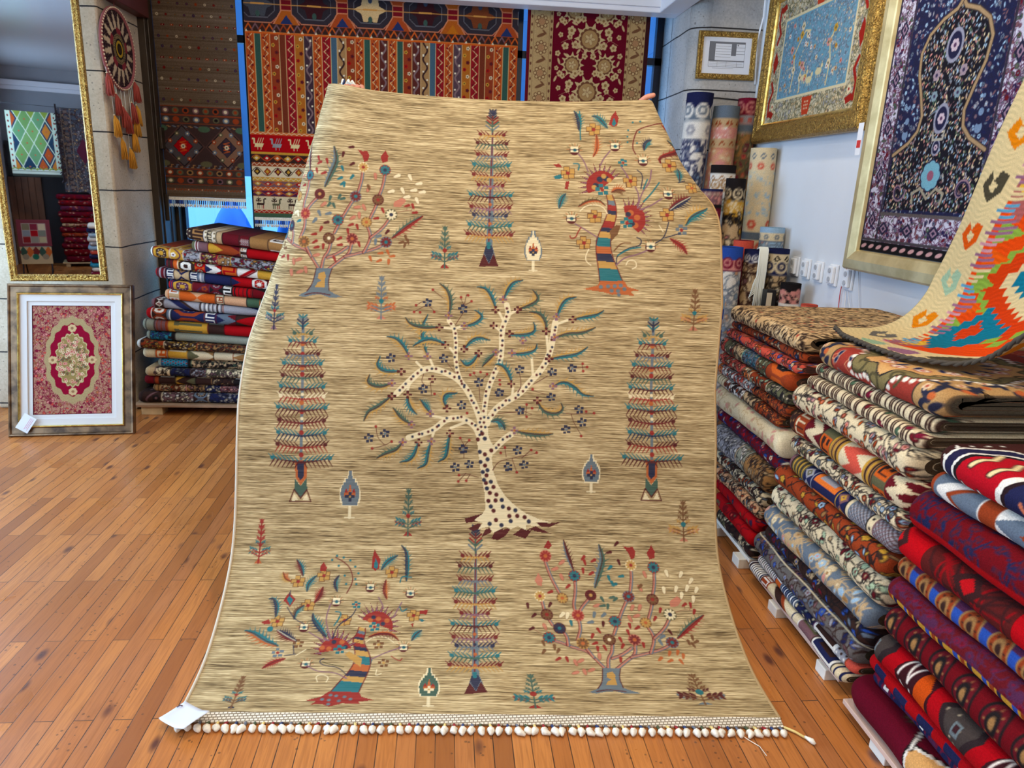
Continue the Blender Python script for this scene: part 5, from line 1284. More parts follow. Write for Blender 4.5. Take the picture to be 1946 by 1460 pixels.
# ---- stack by the window: eighteen, folds towards the room
LS = [ # height, left end x, painter, label  (top to bottom)
 (.078, -1.585, B((.04,'br','dot','cr','bk'),(.075,'br','ess','cam','bk'),(.02,'cr','dot','bk','wh'),(.03,'cr','ess','bk','cr'),(.02,'cr','dot','bk','wh'),(.035,'tan',None,'cr','bk'),(.10,'wi',None,'wi','wi'),(.06,'wi','grape','wh','br'),(.11,'cam',None,'br','cam'),(.12,'cam','key','wh','br'),(.2,'cam',None,'cam','cam')), 'dark brown and camel folded carpet with cream bands, topmost on the stack by the window'),
 (.070, -1.56, B((.03,'ol',None,'ol','ol'),(.015,'wi',None,'wh','wh'),(.06,'mau',None,'br','wh'),(.19,'ru','tri','go','wi'),(.04,'br','key','wh','cam'),(.5,'re','zig','ru','dr')), 'rust and gold folded carpet with an olive end, second from the top by the window'),
 (.068, -1.80, B((.02,'wh',None,'wh','wh'),(.10,'ru','gul','go','br'),(.08,'go','vine','pu','wh'),(.10,'gr','flo','re','wh'),(.10,'ma','flo','go','cr'),(.08,'cam','flo','wh','re'),(.4,'gr','flo','ma','go')), 'gold, plum and white flowered folded carpet with a white end, in the window stack'),
 (.062, -1.72, B((.05,'br','bar','wi','br'),(.03,'org',None,'org','org'),(.10,'go','gul','br','wh'),(.06,'org','gul','re','bk'),(.10,'wh','tri','na','re'),(.09,'org','ess','re','org'),(.12,'wh','zig','re','wi'),(.4,'go','zig','re','wh')), 'orange, yellow and white geometric folded carpet in the window stack'),
 (.070, -1.79, B((.02,'re','bar','wi','re'),(.05,'wi','bar','gr','wi'),(.05,'na','ess','wh','na'),(.09,'tan','dia','na','cam'),(.05,'na','ess','wh','na'),(.04,'gr','bar','wh','sl'),(.16,'na',None,'na','na'),(.12,'re','tri','na','re'),(.10,'wi','gul','wh','re'),(.4,'re',None,'re','re')), 'navy folded carpet with beige and red blocks, in the window stack'),
 (.062, -1.71, B((.03,'re','bar','na','re'),(.12,'na','gul','go','pu'),(.10,'wi','vine','pu','ru'),(.08,'bk','gul','wi','pu'),(.06,'bk','ess','wh','bk'),(.12,'re','bar','bk','re'),(.4,'dr','gul','bk','dr')), 'dark purple and red folded carpet with one yellow spot, in the window stack'),
 (.068, -1.74, B((.03,'pe',None,'pe','pe'),(.06,'tan','key','wh','org'),(.22,'org','dia','pe','tan'),(.05,'cr','key','ru','cr'),(.14,'pe',None,'pe','pe'),(.08,'gn',None,'gn','gn'),(.4,'pe','tri','gn','org')), 'peach and orange folded carpet with a green block, in the window stack'),
 (.060, -1.83, B((.03,'mau',None,'mau','mau'),(.05,'br','dia','wh','wi'),(.22,'gr','zig','na','br'),(.14,'gr','bar','wh','br'),(.5,'gr','dia','na','ru')), 'lilac grey folded carpet with dark zigzags, in the window stack'),
 (.072, -1.86, B((.04,'re',None,'re','re'),(.09,'br','gul','ru','wh'),(.03,'sl','bar','wh','sl'),(.20,'na','gul','ru','na'),(.07,'na','ess','wh','ru'),(.12,'sl','tri','na','wi'),(.4,'re','tri','br','re')), 'navy and maroon folded carpet with white hooks, in the window stack'),
 (.078, -1.89, B((.03,'gg',None,'gg','gg'),(.05,'gg',None,'gg','bk'),(.08,'mau','bar','ru','mau'),(.24,'go','comb','ol','ru'),(.10,'br','key','gg','wi'),(.5,'re','key','wi','dr')), 'olive gold carved folded carpet with a grey green end, in the window stack'),
 (.058, -1.875, B((.03,'gg',None,'gg','gg'),(.13,'tq','flo','bl','br'),(.02,'bk',None,'bk','bk'),(.7,'gg',None,'gg','gg')), 'plain grey green folded carpet with one turquoise block, in the window stack'),
 (.056, -1.93, B((.03,'wh',None,'wh','wh'),(.14,'ru','flo','go','br'),(.2,'br','flo','go','cr'),(.6,'cam','flo','br','ru')), 'brown and gold closely flowered folded carpet with a white rolled end, by the window'),
 (.062, -1.905, B((.08,'cr',None,'cr','cr'),(.08,'gg','key','org','cr'),(.12,'go','key','cr','ru'),(.16,'cr','tri','ol','cam'),(.12,'cr',None,'cr','cr'),(.4,'cam','tri','cr','ru')), 'cream folded carpet with orange and olive hooked blocks, in the window stack'),
 (.058, -1.82, B((.03,'gg',None,'gg','gg'),(.16,'tq','dot','re','na'),(.02,'bk',None,'bk','bk'),(.6,'tan','flo','bk','gn')), 'tan flowered folded carpet with a turquoise red dotted block, in the window stack'),
 (.058, -1.895, B((.07,'tan',None,'tan','tan'),(.09,'cr','flo','br','mau'),(.12,'na','flo','sl','na'),(.10,'gr','flo','mau','br'),(.5,'cr','flo','mau','ol')), 'cream carpet with navy flowered block and beige end, fourth from bottom by the window'),
 (.056, -1.91, B((.07,'dr',None,'dr','dr'),(.03,'ru',None,'ru','ru'),(.10,'br','key','wh','br'),(.12,'br','tri','go','ol'),(.10,'br','key','tan','bk'),(.14,'br','flo','tan','cam'),(.1,'bk','key','wh','bk'),(.3,'wh','flo','br','bk')), 'dark brown carpet with yellow darts and a dark red end, in the window stack'),
 (.052, -1.865, B((.05,'cam','bar','br','cam'),(.16,'tan','flo','ru','cam'),(.12,'cam','flo','br','pk'),(.10,'na','flo','cr','na'),(.12,'mau','flo','pk','wi'),(.4,'na','flo','bl','wh')), 'thin tan, pink and navy flowered carpet, second from the bottom by the window'),
 (.070, -2.0 + .045, B((.03,'br',None,'br','br'),(.12,'br','vine','mau','bk'),(.20,'mau','flo','wh','cr'),(.09,'br','gul','sl','br'),(.6,'na','flo','gr','cr')), 'dark brown and purple flowered folded carpet, lowest in the window stack'),
]
z = .075
for k, (h, xl, paint, lab) in list(enumerate(LS))[::-1]:
    h = h * .955
    carpet('folded_carpet', lab, 'folded carpets stacked by the window', h, -.72 - xl, .62, (xl, 4.66 + .012 * math.sin(k * 2.1) , z), 0, paint, nl=230, seed=100 + k, ends=(.035, .03),
           warp=lambda c, z=z, xl=xl: np.stack([c[:, 0], c[:, 1], (c[:, 2] + z - .075) * (1 - .11 * (c[:, 0] + xl + 1.9)) + .075 - z], 1))
    z += h + .0028
def pallet(name, lab, x0, x1, y0, y1, z, m, blk, blocks):
    t = thing(name, lab, 'pallet', (0, 0, 0))
    MB().box(x0, x1, y0, y1, z - .016, z).build('deck', m, t, bevel=.002)
    for (a, b, c, d) in blocks: MB().box(a, b, c, d, 0, z - .0165).build('block', blk, t, bevel=.003)
    return t
wood = mat('raw_pine', (206, 178, 132), .7, var=.1, vscale=12); woodw = mat('white_primed_wood', (222, 218, 208), .6, var=.05, vscale=8)
pallet('low_pallet', 'thin wooden board on blocks under the carpet stack by the window', -1.97, -.7, 4.62, 5.22, .073, mat('thin_plywood', (150, 116, 86), .6, var=.12, vscale=9), wood, [(-1.93, -1.80, 4.64, 4.74), (-1.2, -1.08, 4.64, 4.74), (-1.93, -1.80, 5.0, 5.1), (-1.2, -1.08, 5.0, 5.1)])
# ------------------------------------------------------------------ the three stacks along the right wall: folds towards the aisle, x of the fold runs towards the camera
def tiger(cv, rng):
    cv.a[:] = np.array(K('cr'), float)
    n = int(cv.W / .024)
    for k in range(n):
        x = cv.W * (k + .5) / n + rng.uniform(-.006, .006); e = rng.uniform(.016, .034)
        for q in range(2):
            if rng.rand() < .85: cv.line([(x + q * .009, cv.H * rng.uniform(0, .3)), (x + e * .5 + q * .009, cv.H * .5), (x + e * .4 + q * .009, cv.H * .65), (x + e + q * .009, cv.H * rng.uniform(.75, 1))], [.003, .0065, .005, .002], K('br'))
    for k in range(int(n * 1.1)):
        x, y = rng.uniform(0, cv.W), rng.uniform(cv.H * .15, cv.H * .85); c = ('wi', 'ma', 'gn', 'wi')[rng.randint(4)]
        cv.leaf(x, y, .014, rng.uniform(0, 6), K(c), K('br'), .6); cv.leaf(x + .01, y + .006, .008, 1, K('cr'), None, .5)
def leopard(cv, rng):
    cv.a[:] = np.array((212, 176, 128), float)
    A = cv.W * cv.H; n = int(A / .00016)
    for _ in range(n):
        x, y = rng.uniform(0, cv.W), rng.uniform(0, cv.H); a = rng.normal(.9, .5); l = rng.uniform(.007, .014)
        cv.line([(x, y), (x + l * math.cos(a), y + l * math.sin(a)), (x + l * 1.6 * math.cos(a + .5), y + l * 1.6 * math.sin(a + .5))], [.0045, .005, .002], (46, 32, 26))
    for _ in range(n // 3): cv.leaf(rng.uniform(0, cv.W), rng.uniform(0, cv.H), .008, rng.normal(.9, .6), (232, 200, 152), None, .4)
    for _ in range(n // 60): cv.disc(rng.uniform(0, cv.W), rng.uniform(0, cv.H), .007, (170, 74, 60))
def scroll(cv, x, y, r, a0, turn, wd, col):
    cv.line([(x + r * (1 - t * .75) * math.cos(a0 + turn * t * 5.2), y + r * (1 - t * .75) * math.sin(a0 + turn * t * 5.2)) for t in np.linspace(0, 1, 16)], wd, col)
def medallion_top(cv, rng):
    """red field, navy and gold cloud border at both ends, cream beaded medallion edge; x towards the camera, y over the fold into the stack"""
    W, H = cv.W, cv.H; cv.a[:] = np.array((158, 62, 52), float)
    for k in range(46):
        x, y = rng.uniform(.14, W - .12), rng.uniform(.05, H); a = rng.uniform(0, 6.28)
        cv.line([(x, y), (x + .03 * math.cos(a), y + .03 * math.sin(a)), (x + .05 * math.cos(a + .7), y + .05 * math.sin(a + .7))], .0028, (226, 158, 116))
        cv.leaf(x, y, .013, a + 1, K('na'), K('cr'), .5)
    for k in range(20): cv.leaf(rng.uniform(.14, W - .12), rng.uniform(.05, H), .02, rng.uniform(0, 3), K('ol'), None, .3)
    for x0, x1 in ((0, .13), (W - .11, W)):
        cv.rect(x0, x1, 0, H, (186, 146, 96))
        n = int(H / .075)
        for k in range(n):
            y = H * (k + .5) / n; m = (x0 + x1) / 2 + (.012 if k % 2 else -.012)
            scroll(cv, m, y, .046, .5 + k, 1 if k % 2 else -1, .017, (40, 42, 62)); cv.leaf(m + .02, y + .03, .024, .8 * k, (40, 42, 62), None, .45)
            cv.flower(m - .01, y, .016, 5, (228, 196, 160), (170, 70, 56)); cv.disc(m + .03, y - .02, .012, (196, 104, 62))
        for e in (x0, x1): cv.line([(e, 0), (e, H)], .006, (60, 52, 44))
    cx_, cy_ = W * .55, H * .46
    P = lambda q, b: [(cx_ + q * (.19 + .016 * math.cos(9 * t)) * math.cos(t), cy_ + q * (.25 + .022 * math.cos(9 * t)) * math.sin(t)) for t in np.linspace(0, 2 * PI, 64)]
    for x, y in P(1.09, 0)[::1]: cv.disc(x, y, .010, (240, 230, 212))
    cv.poly(P(1.05, 0), (60, 52, 38)); cv.poly(P(1.02, 0), (130, 116, 76)); cv.poly(P(.86, 0), (40, 38, 40)); cv.poly(P(.83, 0), (214, 166, 108))
    for t in np.linspace(0, 2 * PI, 13)[:-1]:
        x, y = cx_ + .165 * math.cos(t), cy_ + .245 * math.sin(t); scroll(cv, x, y, .034, t, 1, .009, (84, 76, 50)); cv.flower(cx_ + .11 * math.cos(t + .2), cy_ + .16 * math.sin(t + .2), .02, 5, (240, 226, 206), (176, 60, 54), (150, 50, 50), t); cv.leaf(cx_ + .09 * math.cos(t), cy_ + .13 * math.sin(t), .022, t, K('na'), K('cr'), .4)
def hooks_top(cv, rng):
    """dark brown ground, toothed cream edge, navy frame, red field with pale chevrons"""
    W, H = cv.W, cv.H; cv.a[:] = np.array((62, 30, 28), float)
    n = 30
    cv.poly([(W * .02, H * .30), (W * .25, H * .36), (W * .6, H * .72), (W, H * 1.0), (W, H * 1.3), (W * .3, H * 1.02), (0, H * .8)], (70, 34, 30))
    for q, c in ((0, (226, 128, 84)), (.03, (60, 30, 28)), (.05, (226, 200, 150)), (.16, (110, 40, 52)), (.2, (226, 200, 150))):
        cv.poly([(0, H * (.66 + q)), (W * .25, H * (.64 + q)), (W * .5, H * (.78 + q)), (W, H * (.86 + q)), (W, H * 1.4), (0, H * 1.4)], c)
    E = lambda s: [(W * (.06 + s), -.01), (W * (.06 + s), H * .18), (W * (.11 + s), H * (.38 - s * .6)), (W * .24, H * (.46 - s)), (W * .5, H * (.46 - s)), (W, H * (.52 - s)), (W, -.01)]
    for k in range(n):
        t = k / (n - 1); x = W * (.045 + .9 * t); y = H * (.47 + .07 * t)
        if k > 4: cv.poly([(x - .008, y - .03), (x + .008, y - .03), (x + .004, y + .022)], (238, 232, 220))
    for k in range(8): y = H * (.06 + .045 * k); cv.poly([(W * .075, y - .006), (W * .075, y + .008), (W * (.03 + .004 * k), y + .005)], (238, 232, 220))
    for s, c in ((.0, (238, 232, 220)), (.012, (36, 34, 66)), (.05, (238, 232, 220)), (.062, (30, 24, 28)), (.08, (182, 34, 44))): cv.poly(E(s), c)
    for k in range(24): cv.disc(W * (.13 + .035 * k), H * (.43 + .0025 * k), .006, (120, 40, 60))
    for x in (.17, .255, .72): 
        for wd, c in ((.020, (50, 24, 26)), (.013, (236, 214, 160))): cv.line([(W * x, H * .315), (W * (x + .035), H * .275), (W * (x + .02), H * .215)], wd, c)
    for x, y in ((.19, .12), (.27, .12)):
        for wd, c in ((.015, (40, 24, 28)), (.008, (240, 234, 222))): cv.line([(W * (x - .04), H * y), (W * (x + .05), H * (y + .005))], wd, c); cv.line([(W * (x - .03), H * (y - .03)), (W * (x - .03), H * (y + .03))], wd, c)
    cv.poly([(W * .30, 0), (W * .325, H * .22), (W * .38, H * .29), (W, H * .33), (W, 0)], (238, 232, 220)); cv.poly([(W * .32, 0), (W * .345, H * .2), (W * .39, H * .265), (W, H * .3), (W, 0)], (40, 24, 28)); cv.poly([(W * .335, 0), (W * .36, H * .19), (W * .4, H * .245), (W, H * .28), (W, 0)], (34, 36, 72))
    for x, y in ((.38, .1), (.42, .18), (.46, .1), (.50, .19), (.60, .12), (.72, .2)): cv.line([(W * x, H * y), (W * (x + .03), H * (y - .03)), (W * (x + .05), H * (y + .01))], .012, (214, 122, 88))
def guls(ground, c1, c2, c3, n, y=.5, ry=.26, line=None):
    def f(cv, rng):
        cv.a[:] = np.array(K(ground), float); H = cv.H
        if line: cv.rect(0, cv.W, H * (y - .07), H * (y + .07), K(line))
        for k in range(n * 2 + 1):
            x = cv.W * k / (2 * n); yy = y if k % 2 else y + .36
            for q, c in ((1.0, c1), (.82, c2), (.5, c1), (.25, c3)): cv.disc(x, H * yy, cv.W / n * .36 * q, K(c), H * ry * q * (1 if k % 2 else .6))
            for a in range(8): cv.disc(x + cv.W / n * .22 * math.cos(a * .785), H * (yy + ry * .6 * math.sin(a * .785) * (1 if k % 2 else .6)), .003, K(c3))
            if not k % 2: cv.disc(x, H * (y - .36), cv.W / n * .3, K(c1), H * .13); cv.disc(x, H * (y - .36), cv.W / n * .2, K(c2), H * .08)
    return f
def bird_guls(cv, rng):
    cv.a[:] = np.array((176, 22, 30), float); W, H = cv.W, cv.H
    for k, x in enumerate((.02, .24, .46, .68, .9)):
        X = W * x
        if k % 2 == 0:
            for q, c in ((1, (46, 34, 36)), (.72, (70, 60, 56))): cv.diamond(X, H * .62, .07 * q, H * .42 * q, c)
            for a in range(10): cv.disc(X - .05 + .01 * a, H * (.62 + .2 * math.sin(a)), .003, K('cr'))
            cv.rect(X - .012, X + .012, H * .5, H * .6, (110, 120, 122)); cv.rect(X - .006, X + .006, H * .52, H * .58, (60, 30, 34))
        else:
            cv.poly([(X - .075, H * .5), (X - .03, H * .85), (X + .05, H * .8), (X + .08, H * .4), (X + .02, H * .16), (X - .05, H * .2)], (58, 20, 26)); cv.poly([(X + .005, H * .25), (X + .01, H * .75), (X + .06, H * .6), (X + .06, H * .35)], (206, 84, 40))
            for p in ([(X - .06, H * .5), (X - .04, H * .75), (X - .02, H * .5), (X - .005, H * .78)], [(X - .05, H * .45), (X - .03, H * .3), (X - .012, H * .45)]): cv.line(p, .007, (240, 228, 214))
def big_cream(cv, rng):
    W, H = cv.W, cv.H; cv.a[:] = np.array(K('wn'), float)
    o = lambda q: [(W * (.36 - .02 * q), H * (.62 + .03 * q)), (W * (.40 - .02 * q), H * (.35 - .03 * q)), (W * .52, H * (.22 - .06 * q)), (W * .75, H * (.2 - .06 * q)), (W, H * (.16 - .06 * q)), (W, H * (.62 + .05 * q)), (W * .78, H * (.60 + .06 * q)), (W * .6, H * (.7 + .06 * q)), (W * .47, H * (.78 + .05 * q))]
    cv.poly(o(1), (30, 20, 24)); cv.poly(o(.6), (240, 234, 222)); cv.poly(o(.05), (222, 168, 106))
    scroll(cv, W * .50, H * .52, .036, 0, 1, .014, (30, 20, 24)); scroll(cv, W * .505, H * .52, .034, 0, 1, .008, (240, 234, 222))
    for x in (.66, .84):
        for q, c in ((1, (30, 20, 24)), (.86, (164, 24, 36)), (.5, (240, 234, 222)), (.25, (80, 120, 60))): cv.disc(W * x, H * .4, .045 * q, c)
    cv.line([(W * .36, H * .62), (W * .30, H * .82), (W * .24, H * .86)], .016, (30, 20, 24)); cv.line([(W * .36, H * .62), (W * .30, H * .82), (W * .24, H * .86)], .009, (240, 234, 222))
    for x in (.24, .26): cv.flower(W * x, H * .8, .02, 4, (70, 60, 44), (200, 150, 70))
    for x in (.42, .6, .78): cv.diamond(W * x, H * .06, .02, .012, (196, 160, 110)); cv.diamond(W * x, H * .06, .01, .006, (98, 14, 34))
def brick_red(cv, rng):
    W = cv.W; cv.a[:] = np.array((190, 22, 30), float)
    for x0, x1 in ((.0, .03), (.16, .55), (.78, 1.1)):
        cv.rect(W * x0, W * x1, 0, cv.H, (92, 30, 28)); rr = rng
        for _ in range(int((x1 - x0) * 60)): cv.line([(W * rr.uniform(x0, x1), cv.H * rr.rand()) for _ in range(3)], .006, (60, 26, 26) if rr.rand() < .5 else (150, 28, 32))
        cv.diamond(W * (x0 + x1) / 2, cv.H * .55, .05, .05, (60, 30, 30)); cv.diamond(W * (x0 + x1) / 2, cv.H * .55, .025, .025, (200, 40, 44))
def runner(g, marks, sq):
    def f(cv, rng):
        W, H = cv.W, cv.H; cv.a[:] = np.array(K(g), float); n = int(W / .05)
        for k in range(n):
            x = W * (k + .5) / n
            if sq:
                cv.disc(x, H * .45, .018, K('pu' if k % 2 else 'na'), .022); cv.line([(x + .02, H * .1), (x + .03, H * .8)], .012, K('na'))
                if k % 3 == 1: cv.rect(x - .009, x + .009, H * .5, H * .62, K('wh')); cv.rect(x - .004, x + .004, H * .53, H * .59, K('bk'))
            elif k % 2: cv.rect(x - .03, x + .025, H * .42, H * .56, K('na'))
            else: cv.leaf(x, H * .7, .018, .5, K('pu'), None, .4); cv.leaf(x, H * .25, .014, 2, K('pu'), None, .4)
    return f
RZ = -PI / 2
GA, GB, GC = 'carpets stacked farthest along the right wall', 'carpets in the middle stack by the right wall', 'red carpets in the nearest stack by the right wall'
def rstack(spec, group, base, X, D):
    z = base
    for k, (zt_, yf, yn, dx, paint, lab, kw) in list(enumerate(spec))[::-1]:
        h = zt_ - z - .0028
        carpet('folded_carpet', lab, group, h, yf - yn, D + kw.pop('dD', 0) - dx, (X + dx, yf, z), RZ, paint, seed=300 + k + int(base * 1000), **kw)
        z = zt_
# far stack, top to bottom: top height, far end y, near end y, set-back, painter, label
far = [
 (1.042, 3.10, 2.415, .01, leopard, 'tan carpet covered in short black dashes, topmost on the farthest right stack', dict(top=.0055, nl=260, ends=(.06, .035))),
 (.968, 3.12, 2.43, .035, FL('ru', ['org', 'na', 'tan', 'sl'], 'bk', .014), 'dark rust flowered folded carpet directly under the black dashed tan one', {}),
 (.930, 3.13, 2.42, .01, FL('co', ['org', 'bl', 'cr', 'ru'], 'bk', .013), 'orange red folded carpet with blue flowers, third from the top of the farthest right stack', {}),
 (.888, 3.14, 2.45, .00, B((.07,'co','flo','bk','cr'),(.10,'ol','flo','cr','wi'),(.09,'tan','flo','ol','ru'),(.14,'sl','flo','tq','mi'),(.10,'ol','flo','mi','ru'),(.3,'ru','gul','org','bk')), 'olive and blue green folded carpet with a rust near end, on the farthest right stack', {}),
 (.815, 3.16, 2.45, .005, B((.30,'co','flo','ru','cr'),(.08,'og','flo','cr','bk'),(.16,'ru','flo','mi','cr'),(.3,'ol','flo','bk','cr')), 'coral folded carpet with an olive near end and stitched edge, on the farthest right stack', {}),
 (.762, 3.165, 2.46, .012, B((.08,'og','flo','gr','wh'),(.12,'wh','flo','co','gr'),(.10,'co','flo','wh','gr'),(.10,'wh','flo','co','gr'),(.4,'ru','flo','og','bk')), 'white and coral scrolled folded carpet, on the farthest right stack', {}),
 (.712, 3.16, 2.50, .006, B((.12,'cr','bar','ol','cr'),(.20,'wh','flo','br','ru'),(.14,'tan','flo','br','ol'),(.3,'ru','flo','og','br')), 'brown and cream striped folded carpet with an orange near end, on the farthest right stack', {}),
 (.660, 3.15, 2.44, .0, FL('cr', ['pk', 'tan', 'pk'], 'tan', .017, .45), 'pale cream folded carpet with faint pink flowers, on the farthest right stack', dict(sheetcol=(220, 206, 180))),
 (.555, 3.13, 2.45, .02, FL('dr', ['re', 'na', 'bl', 'cr', 're'], 'na', .015), 'red and navy flowered folded carpet under the pale cream one', {}),
 (.490, 3.11, 2.53, -.008, B((.30,'gr','flo','wh','gr'),(.10,'gg','flo','wh','tan'),(.3,'cam','flo','tan','br')), 'thick silver grey folded carpet with a brown rolled end, on the farthest right stack', dict(sheetcol=(150, 96, 66))),
 (.372, 3.08, 2.55, .008, FL('cr', ['br', 'ru', 'sl', 'br'], 'bk', .014, 1.3), 'cream folded carpet closely flowered in brown, under the silver grey one', {}),
 (.312, 3.06, 2.56, .0, FL('pe', ['br', 'ru', 'sl', 'cr'], 'bk', .013, .9), 'peach folded carpet with black buds and a pale bound edge, on the farthest right stack', {}),
 (.250, 3.04, 2.565, .008, FL('re', ['co', 'na', 'ol'], 'dr', .018, .6), 'soft red carpet with small navy flowers, third from bottom of the farthest right stack', {}),
 (.190, 3.02, 2.57, .0, FL('re', ['dr', 'ol', 'co'], 'dr', .022, .4), 'plain looking red folded carpet, second from the bottom of the farthest right stack', {}),
 (.125, 2.98, 2.585, .01, FL('br', ['cr', 'tan', 'ol'], 'bk', .018, .9), 'dark brown and cream folded carpet, lowest on the farthest right stack', {}),
]
rstack(far, GA, .062, 1.235, .66)
mid = [
 (1.046, 2.31, 1.665, .015, medallion_top, 'thick red carpet with navy gold border and beaded medallion, topmost of the middle right stack', dict(top=.008, nl=240, ends=(.07, .05), sheetcol=(70, 62, 50))),
 (.966, 2.315, 1.69, .028, tiger, 'cream folded carpet with dark chevrons and maroon spots, directly under the red medallion carpet', {}),
 (.920, 2.335, 1.70, .012, tiger, 'cream folded carpet with dark chevrons and maroon spots, second under the red medallion carpet', {}),
 (.872, 2.415, 1.705, .0, FL('cr', ['org', 'ru', 'wi', 'gr', 'pk'], 'bk', .015, .8), 'thick cream folded carpet with orange flowers on thin black stems, in the middle right stack', dict(ends=(.06, .03))),
 (.778, 2.42, 1.70, .004, B((.02,'wh','bar','br','wh'),(.05,'br','dot','cam','br'),(.075,'ru','comb','cr','br'),(.10,'cr','tri','wi','wi'),(.08,'ol','key','org','br'),(.06,'cam','bar','br','go'),(.13,'co','tri','cr','cr'),(.05,'cam','bar','br','go'),(.07,'ol','key','org','br'),(.10,'cr','tri','wi','wi'),(.2,'ru','comb','cr','br')), 'brown and rust carpet with white triangle bands, fifth down the middle right stack', dict(ends=(.05, .03))),
 (.682, 2.40, 1.71, .01, FL('cr', ['ru', 'lb', 'ol', 'sl', 'wi', 'tan'], 'bk', .0125, 1.15), 'cream folded carpet with small light blue and rust flowers, under the brown geometric one', dict(ends=(.06, .03))),
 (.622, 2.37, 1.725, .004, B((.04,'mau',None,'gr','gr'),(.10,'ol','bar','go','br'),(.06,'na','dia','gr','ol'),(.15,'na','key','og','gr'),(.06,'na','dia','mau','go'),(.02,'cr',None,'cr','bk'),(.09,'gr','lat','br','sl'),(.03,'cr','dot','bk','cr'),(.3,'gr','lat','br','mau')), 'navy folded carpet with hooks and a grey lattice near end, in the middle right stack', {}),
 (.548, 2.45, 1.735, -.004, FL('ru', ['go', 'cam', 'br', 'lb', 'go'], 'bk', .018, .8), 'brown folded carpet with gold leaves, in the middle right stack', dict(ends=(.05, .03))),
 (.472, 2.465, 1.735, .004, FL('cr', ['mi', 'tan', 'wi', 'mi'], 'bk', .016, .9), 'cream and mint folded carpet with black outlined flowers, in the middle right stack', dict(ends=(.05, .03))),
 (.372, 2.495, 1.755, -.010, FL('sl', ['pk', 'tan', 'cr', 'lb', 'cam', 'tan'], 'tan', .022, 1.2), 'thick slate blue folded carpet with peach scrolling flowers, in the middle right stack', dict(ends=(.07, .03))),
 (.288, 2.485, 1.77, .012, FL('br', ['na', 'sl', 'wi', 'bl', 'tan'], 'bk', .017, .9), 'dark brown folded carpet with blue and plum flowers, under the slate blue one', {}),
 (.222, 2.565, 1.80, .0, FL('gd', ['na', 'sl', 'bl', 'gr', 'mau'], 'br', .018, 1.1, (.62, .008, 'cr')), 'grey folded carpet with navy flowers and a pale stitched line, in the middle right stack', dict(ends=(.06, .03))),
 (.138, 2.52, 1.81, .015, B((.02,'pk',None,'pk','pk'),(.16,'wh','bar','br','mau'),(.05,'org','key','wh','na'),(.12,'na','bar','wh','sl'),(.12,'na','flo','cr','sl'),(.14,'wh','key','br','pu'),(.06,'gr','dot','br','wh'),(.3,'co',None,'co','ru')), 'thin white and navy striped roll with a red near end, in the middle right stack', {}),
 (.098, 2.54, 1.825, -.002, B((.03,'na','bar','wh','na'),(.10,'wh','bar','na','br'),(.05,'ru','ess','wh','br'),(.20,'cr','zig','br','ru'),(.04,'cr',None,'cr','na'),(.10,'mau','key','ol','wh'),(.14,'wh','key','na','br'),(.3,'cr','bar','na','cr')), 'thin cream folded rug with brown zigzags and navy end, lowest of the middle right stack', {}),
]
rstack(mid, GB, .058, 1.225, .70)
near = [
 (.925, 1.645, .93, .012, hooks_top, 'dark brown and red geometric carpet with toothed white edge, topmost of the nearest stack', dict(top=.009, nl=240, ends=(.05, .03))),
 (.842, 1.655, .93, .02, B((.03,'ru',None,'ru','ru'),(.16,'sl','zig','wh','ru'),(.05,'ru',None,'ru','wh'),(.14,'sl','tri','wh','ru'),(.05,'ru',None,'ru','wh'),(.4,'sl','zig','wh','na')), 'slate grey folded carpet with white combs between plain rust bands, in the nearest red stack', {}),
 (.775, 1.69, .93, -.004, FL('dr', ['na', 'wi', 'wi'], 'na', .018, .8, (.38, .028, 're')), 'crimson folded carpet with navy vines and a plain red stripe, in the nearest red stack', {}),
 (.662, 1.71, .93, .0, brick_red, 'bright red folded carpet with dark brown patterned blocks, in the nearest red stack', {}),
 (.572, 1.715, .93, .016, guls('pu', 'cam', 'ru', 'br', 9, .5, .2, 'bl'), 'dark folded carpet with a blue stripe and golden medallions, in the nearest red stack', {}),
 (.505, 1.72, .93, .004, FL('wi', ['ma', 'dr', 'pu'], 'pu', .014, 1.2, (.34, .042, 'go'), lambda cv, r: [cv.rect(x, x + .016, cv.H * .36, cv.H * .48, K(('bl', 'ru', 'na', 'go')[k % 4])) for k, x in enumerate(np.arange(0, cv.W, .024))]), 'plum red folded carpet with a blue and gold border strip, in the nearest red stack', {}),
 (.430, 1.705, .93, -.002, guls('dr', 'bk', 'wi', 'cam', 8, .52, .2), 'dark red folded carpet with a row of round black medallions, in the nearest red stack', {}),
 (.330, 1.71, .93, -.012, bird_guls, 'scarlet folded carpet with white hooked motifs and dark lozenges, in the nearest red stack', {}),
 (.238, 1.745, .93, .006, runner('re', 'na', False), 'thin red rolled rug with navy bars, in the nearest red stack', {}),
 (.190, 1.735, .93, .028, runner('ma', 'na', True), 'thin crimson rolled rug with plum spots and white squares, under the navy barred one', {}),
 (.148, 1.78, .93, -.028, big_cream, 'plain wine red carpet with one big cream scroll motif, lowest of the nearest red stack', dict(ends=(.09, .03), sheetcol=(196, 150, 140))),
]
rstack(near, GC, .056, 1.225, .70)
pal_m = mat('pink_primed_board', (206, 176, 160), .7, var=.05, vscale=9)
pallet('low_pallet', 'low slatted base with a white end block under the farthest right carpet stack', 1.255, 1.90, 2.60, 3.00, .060, woodw, woodw, [(1.225, 1.90, 2.63, 2.70), (1.23, 1.9, 2.92, 2.98)])
pallet('low_pallet', 'low slatted base with a white end block under the middle right carpet stack', 1.24, 1.92, 1.86, 2.53, .056, pal_m, woodw, [(1.225, 1.9, 2.27, 2.34), (1.23, 1.9, 1.92, 1.98)])
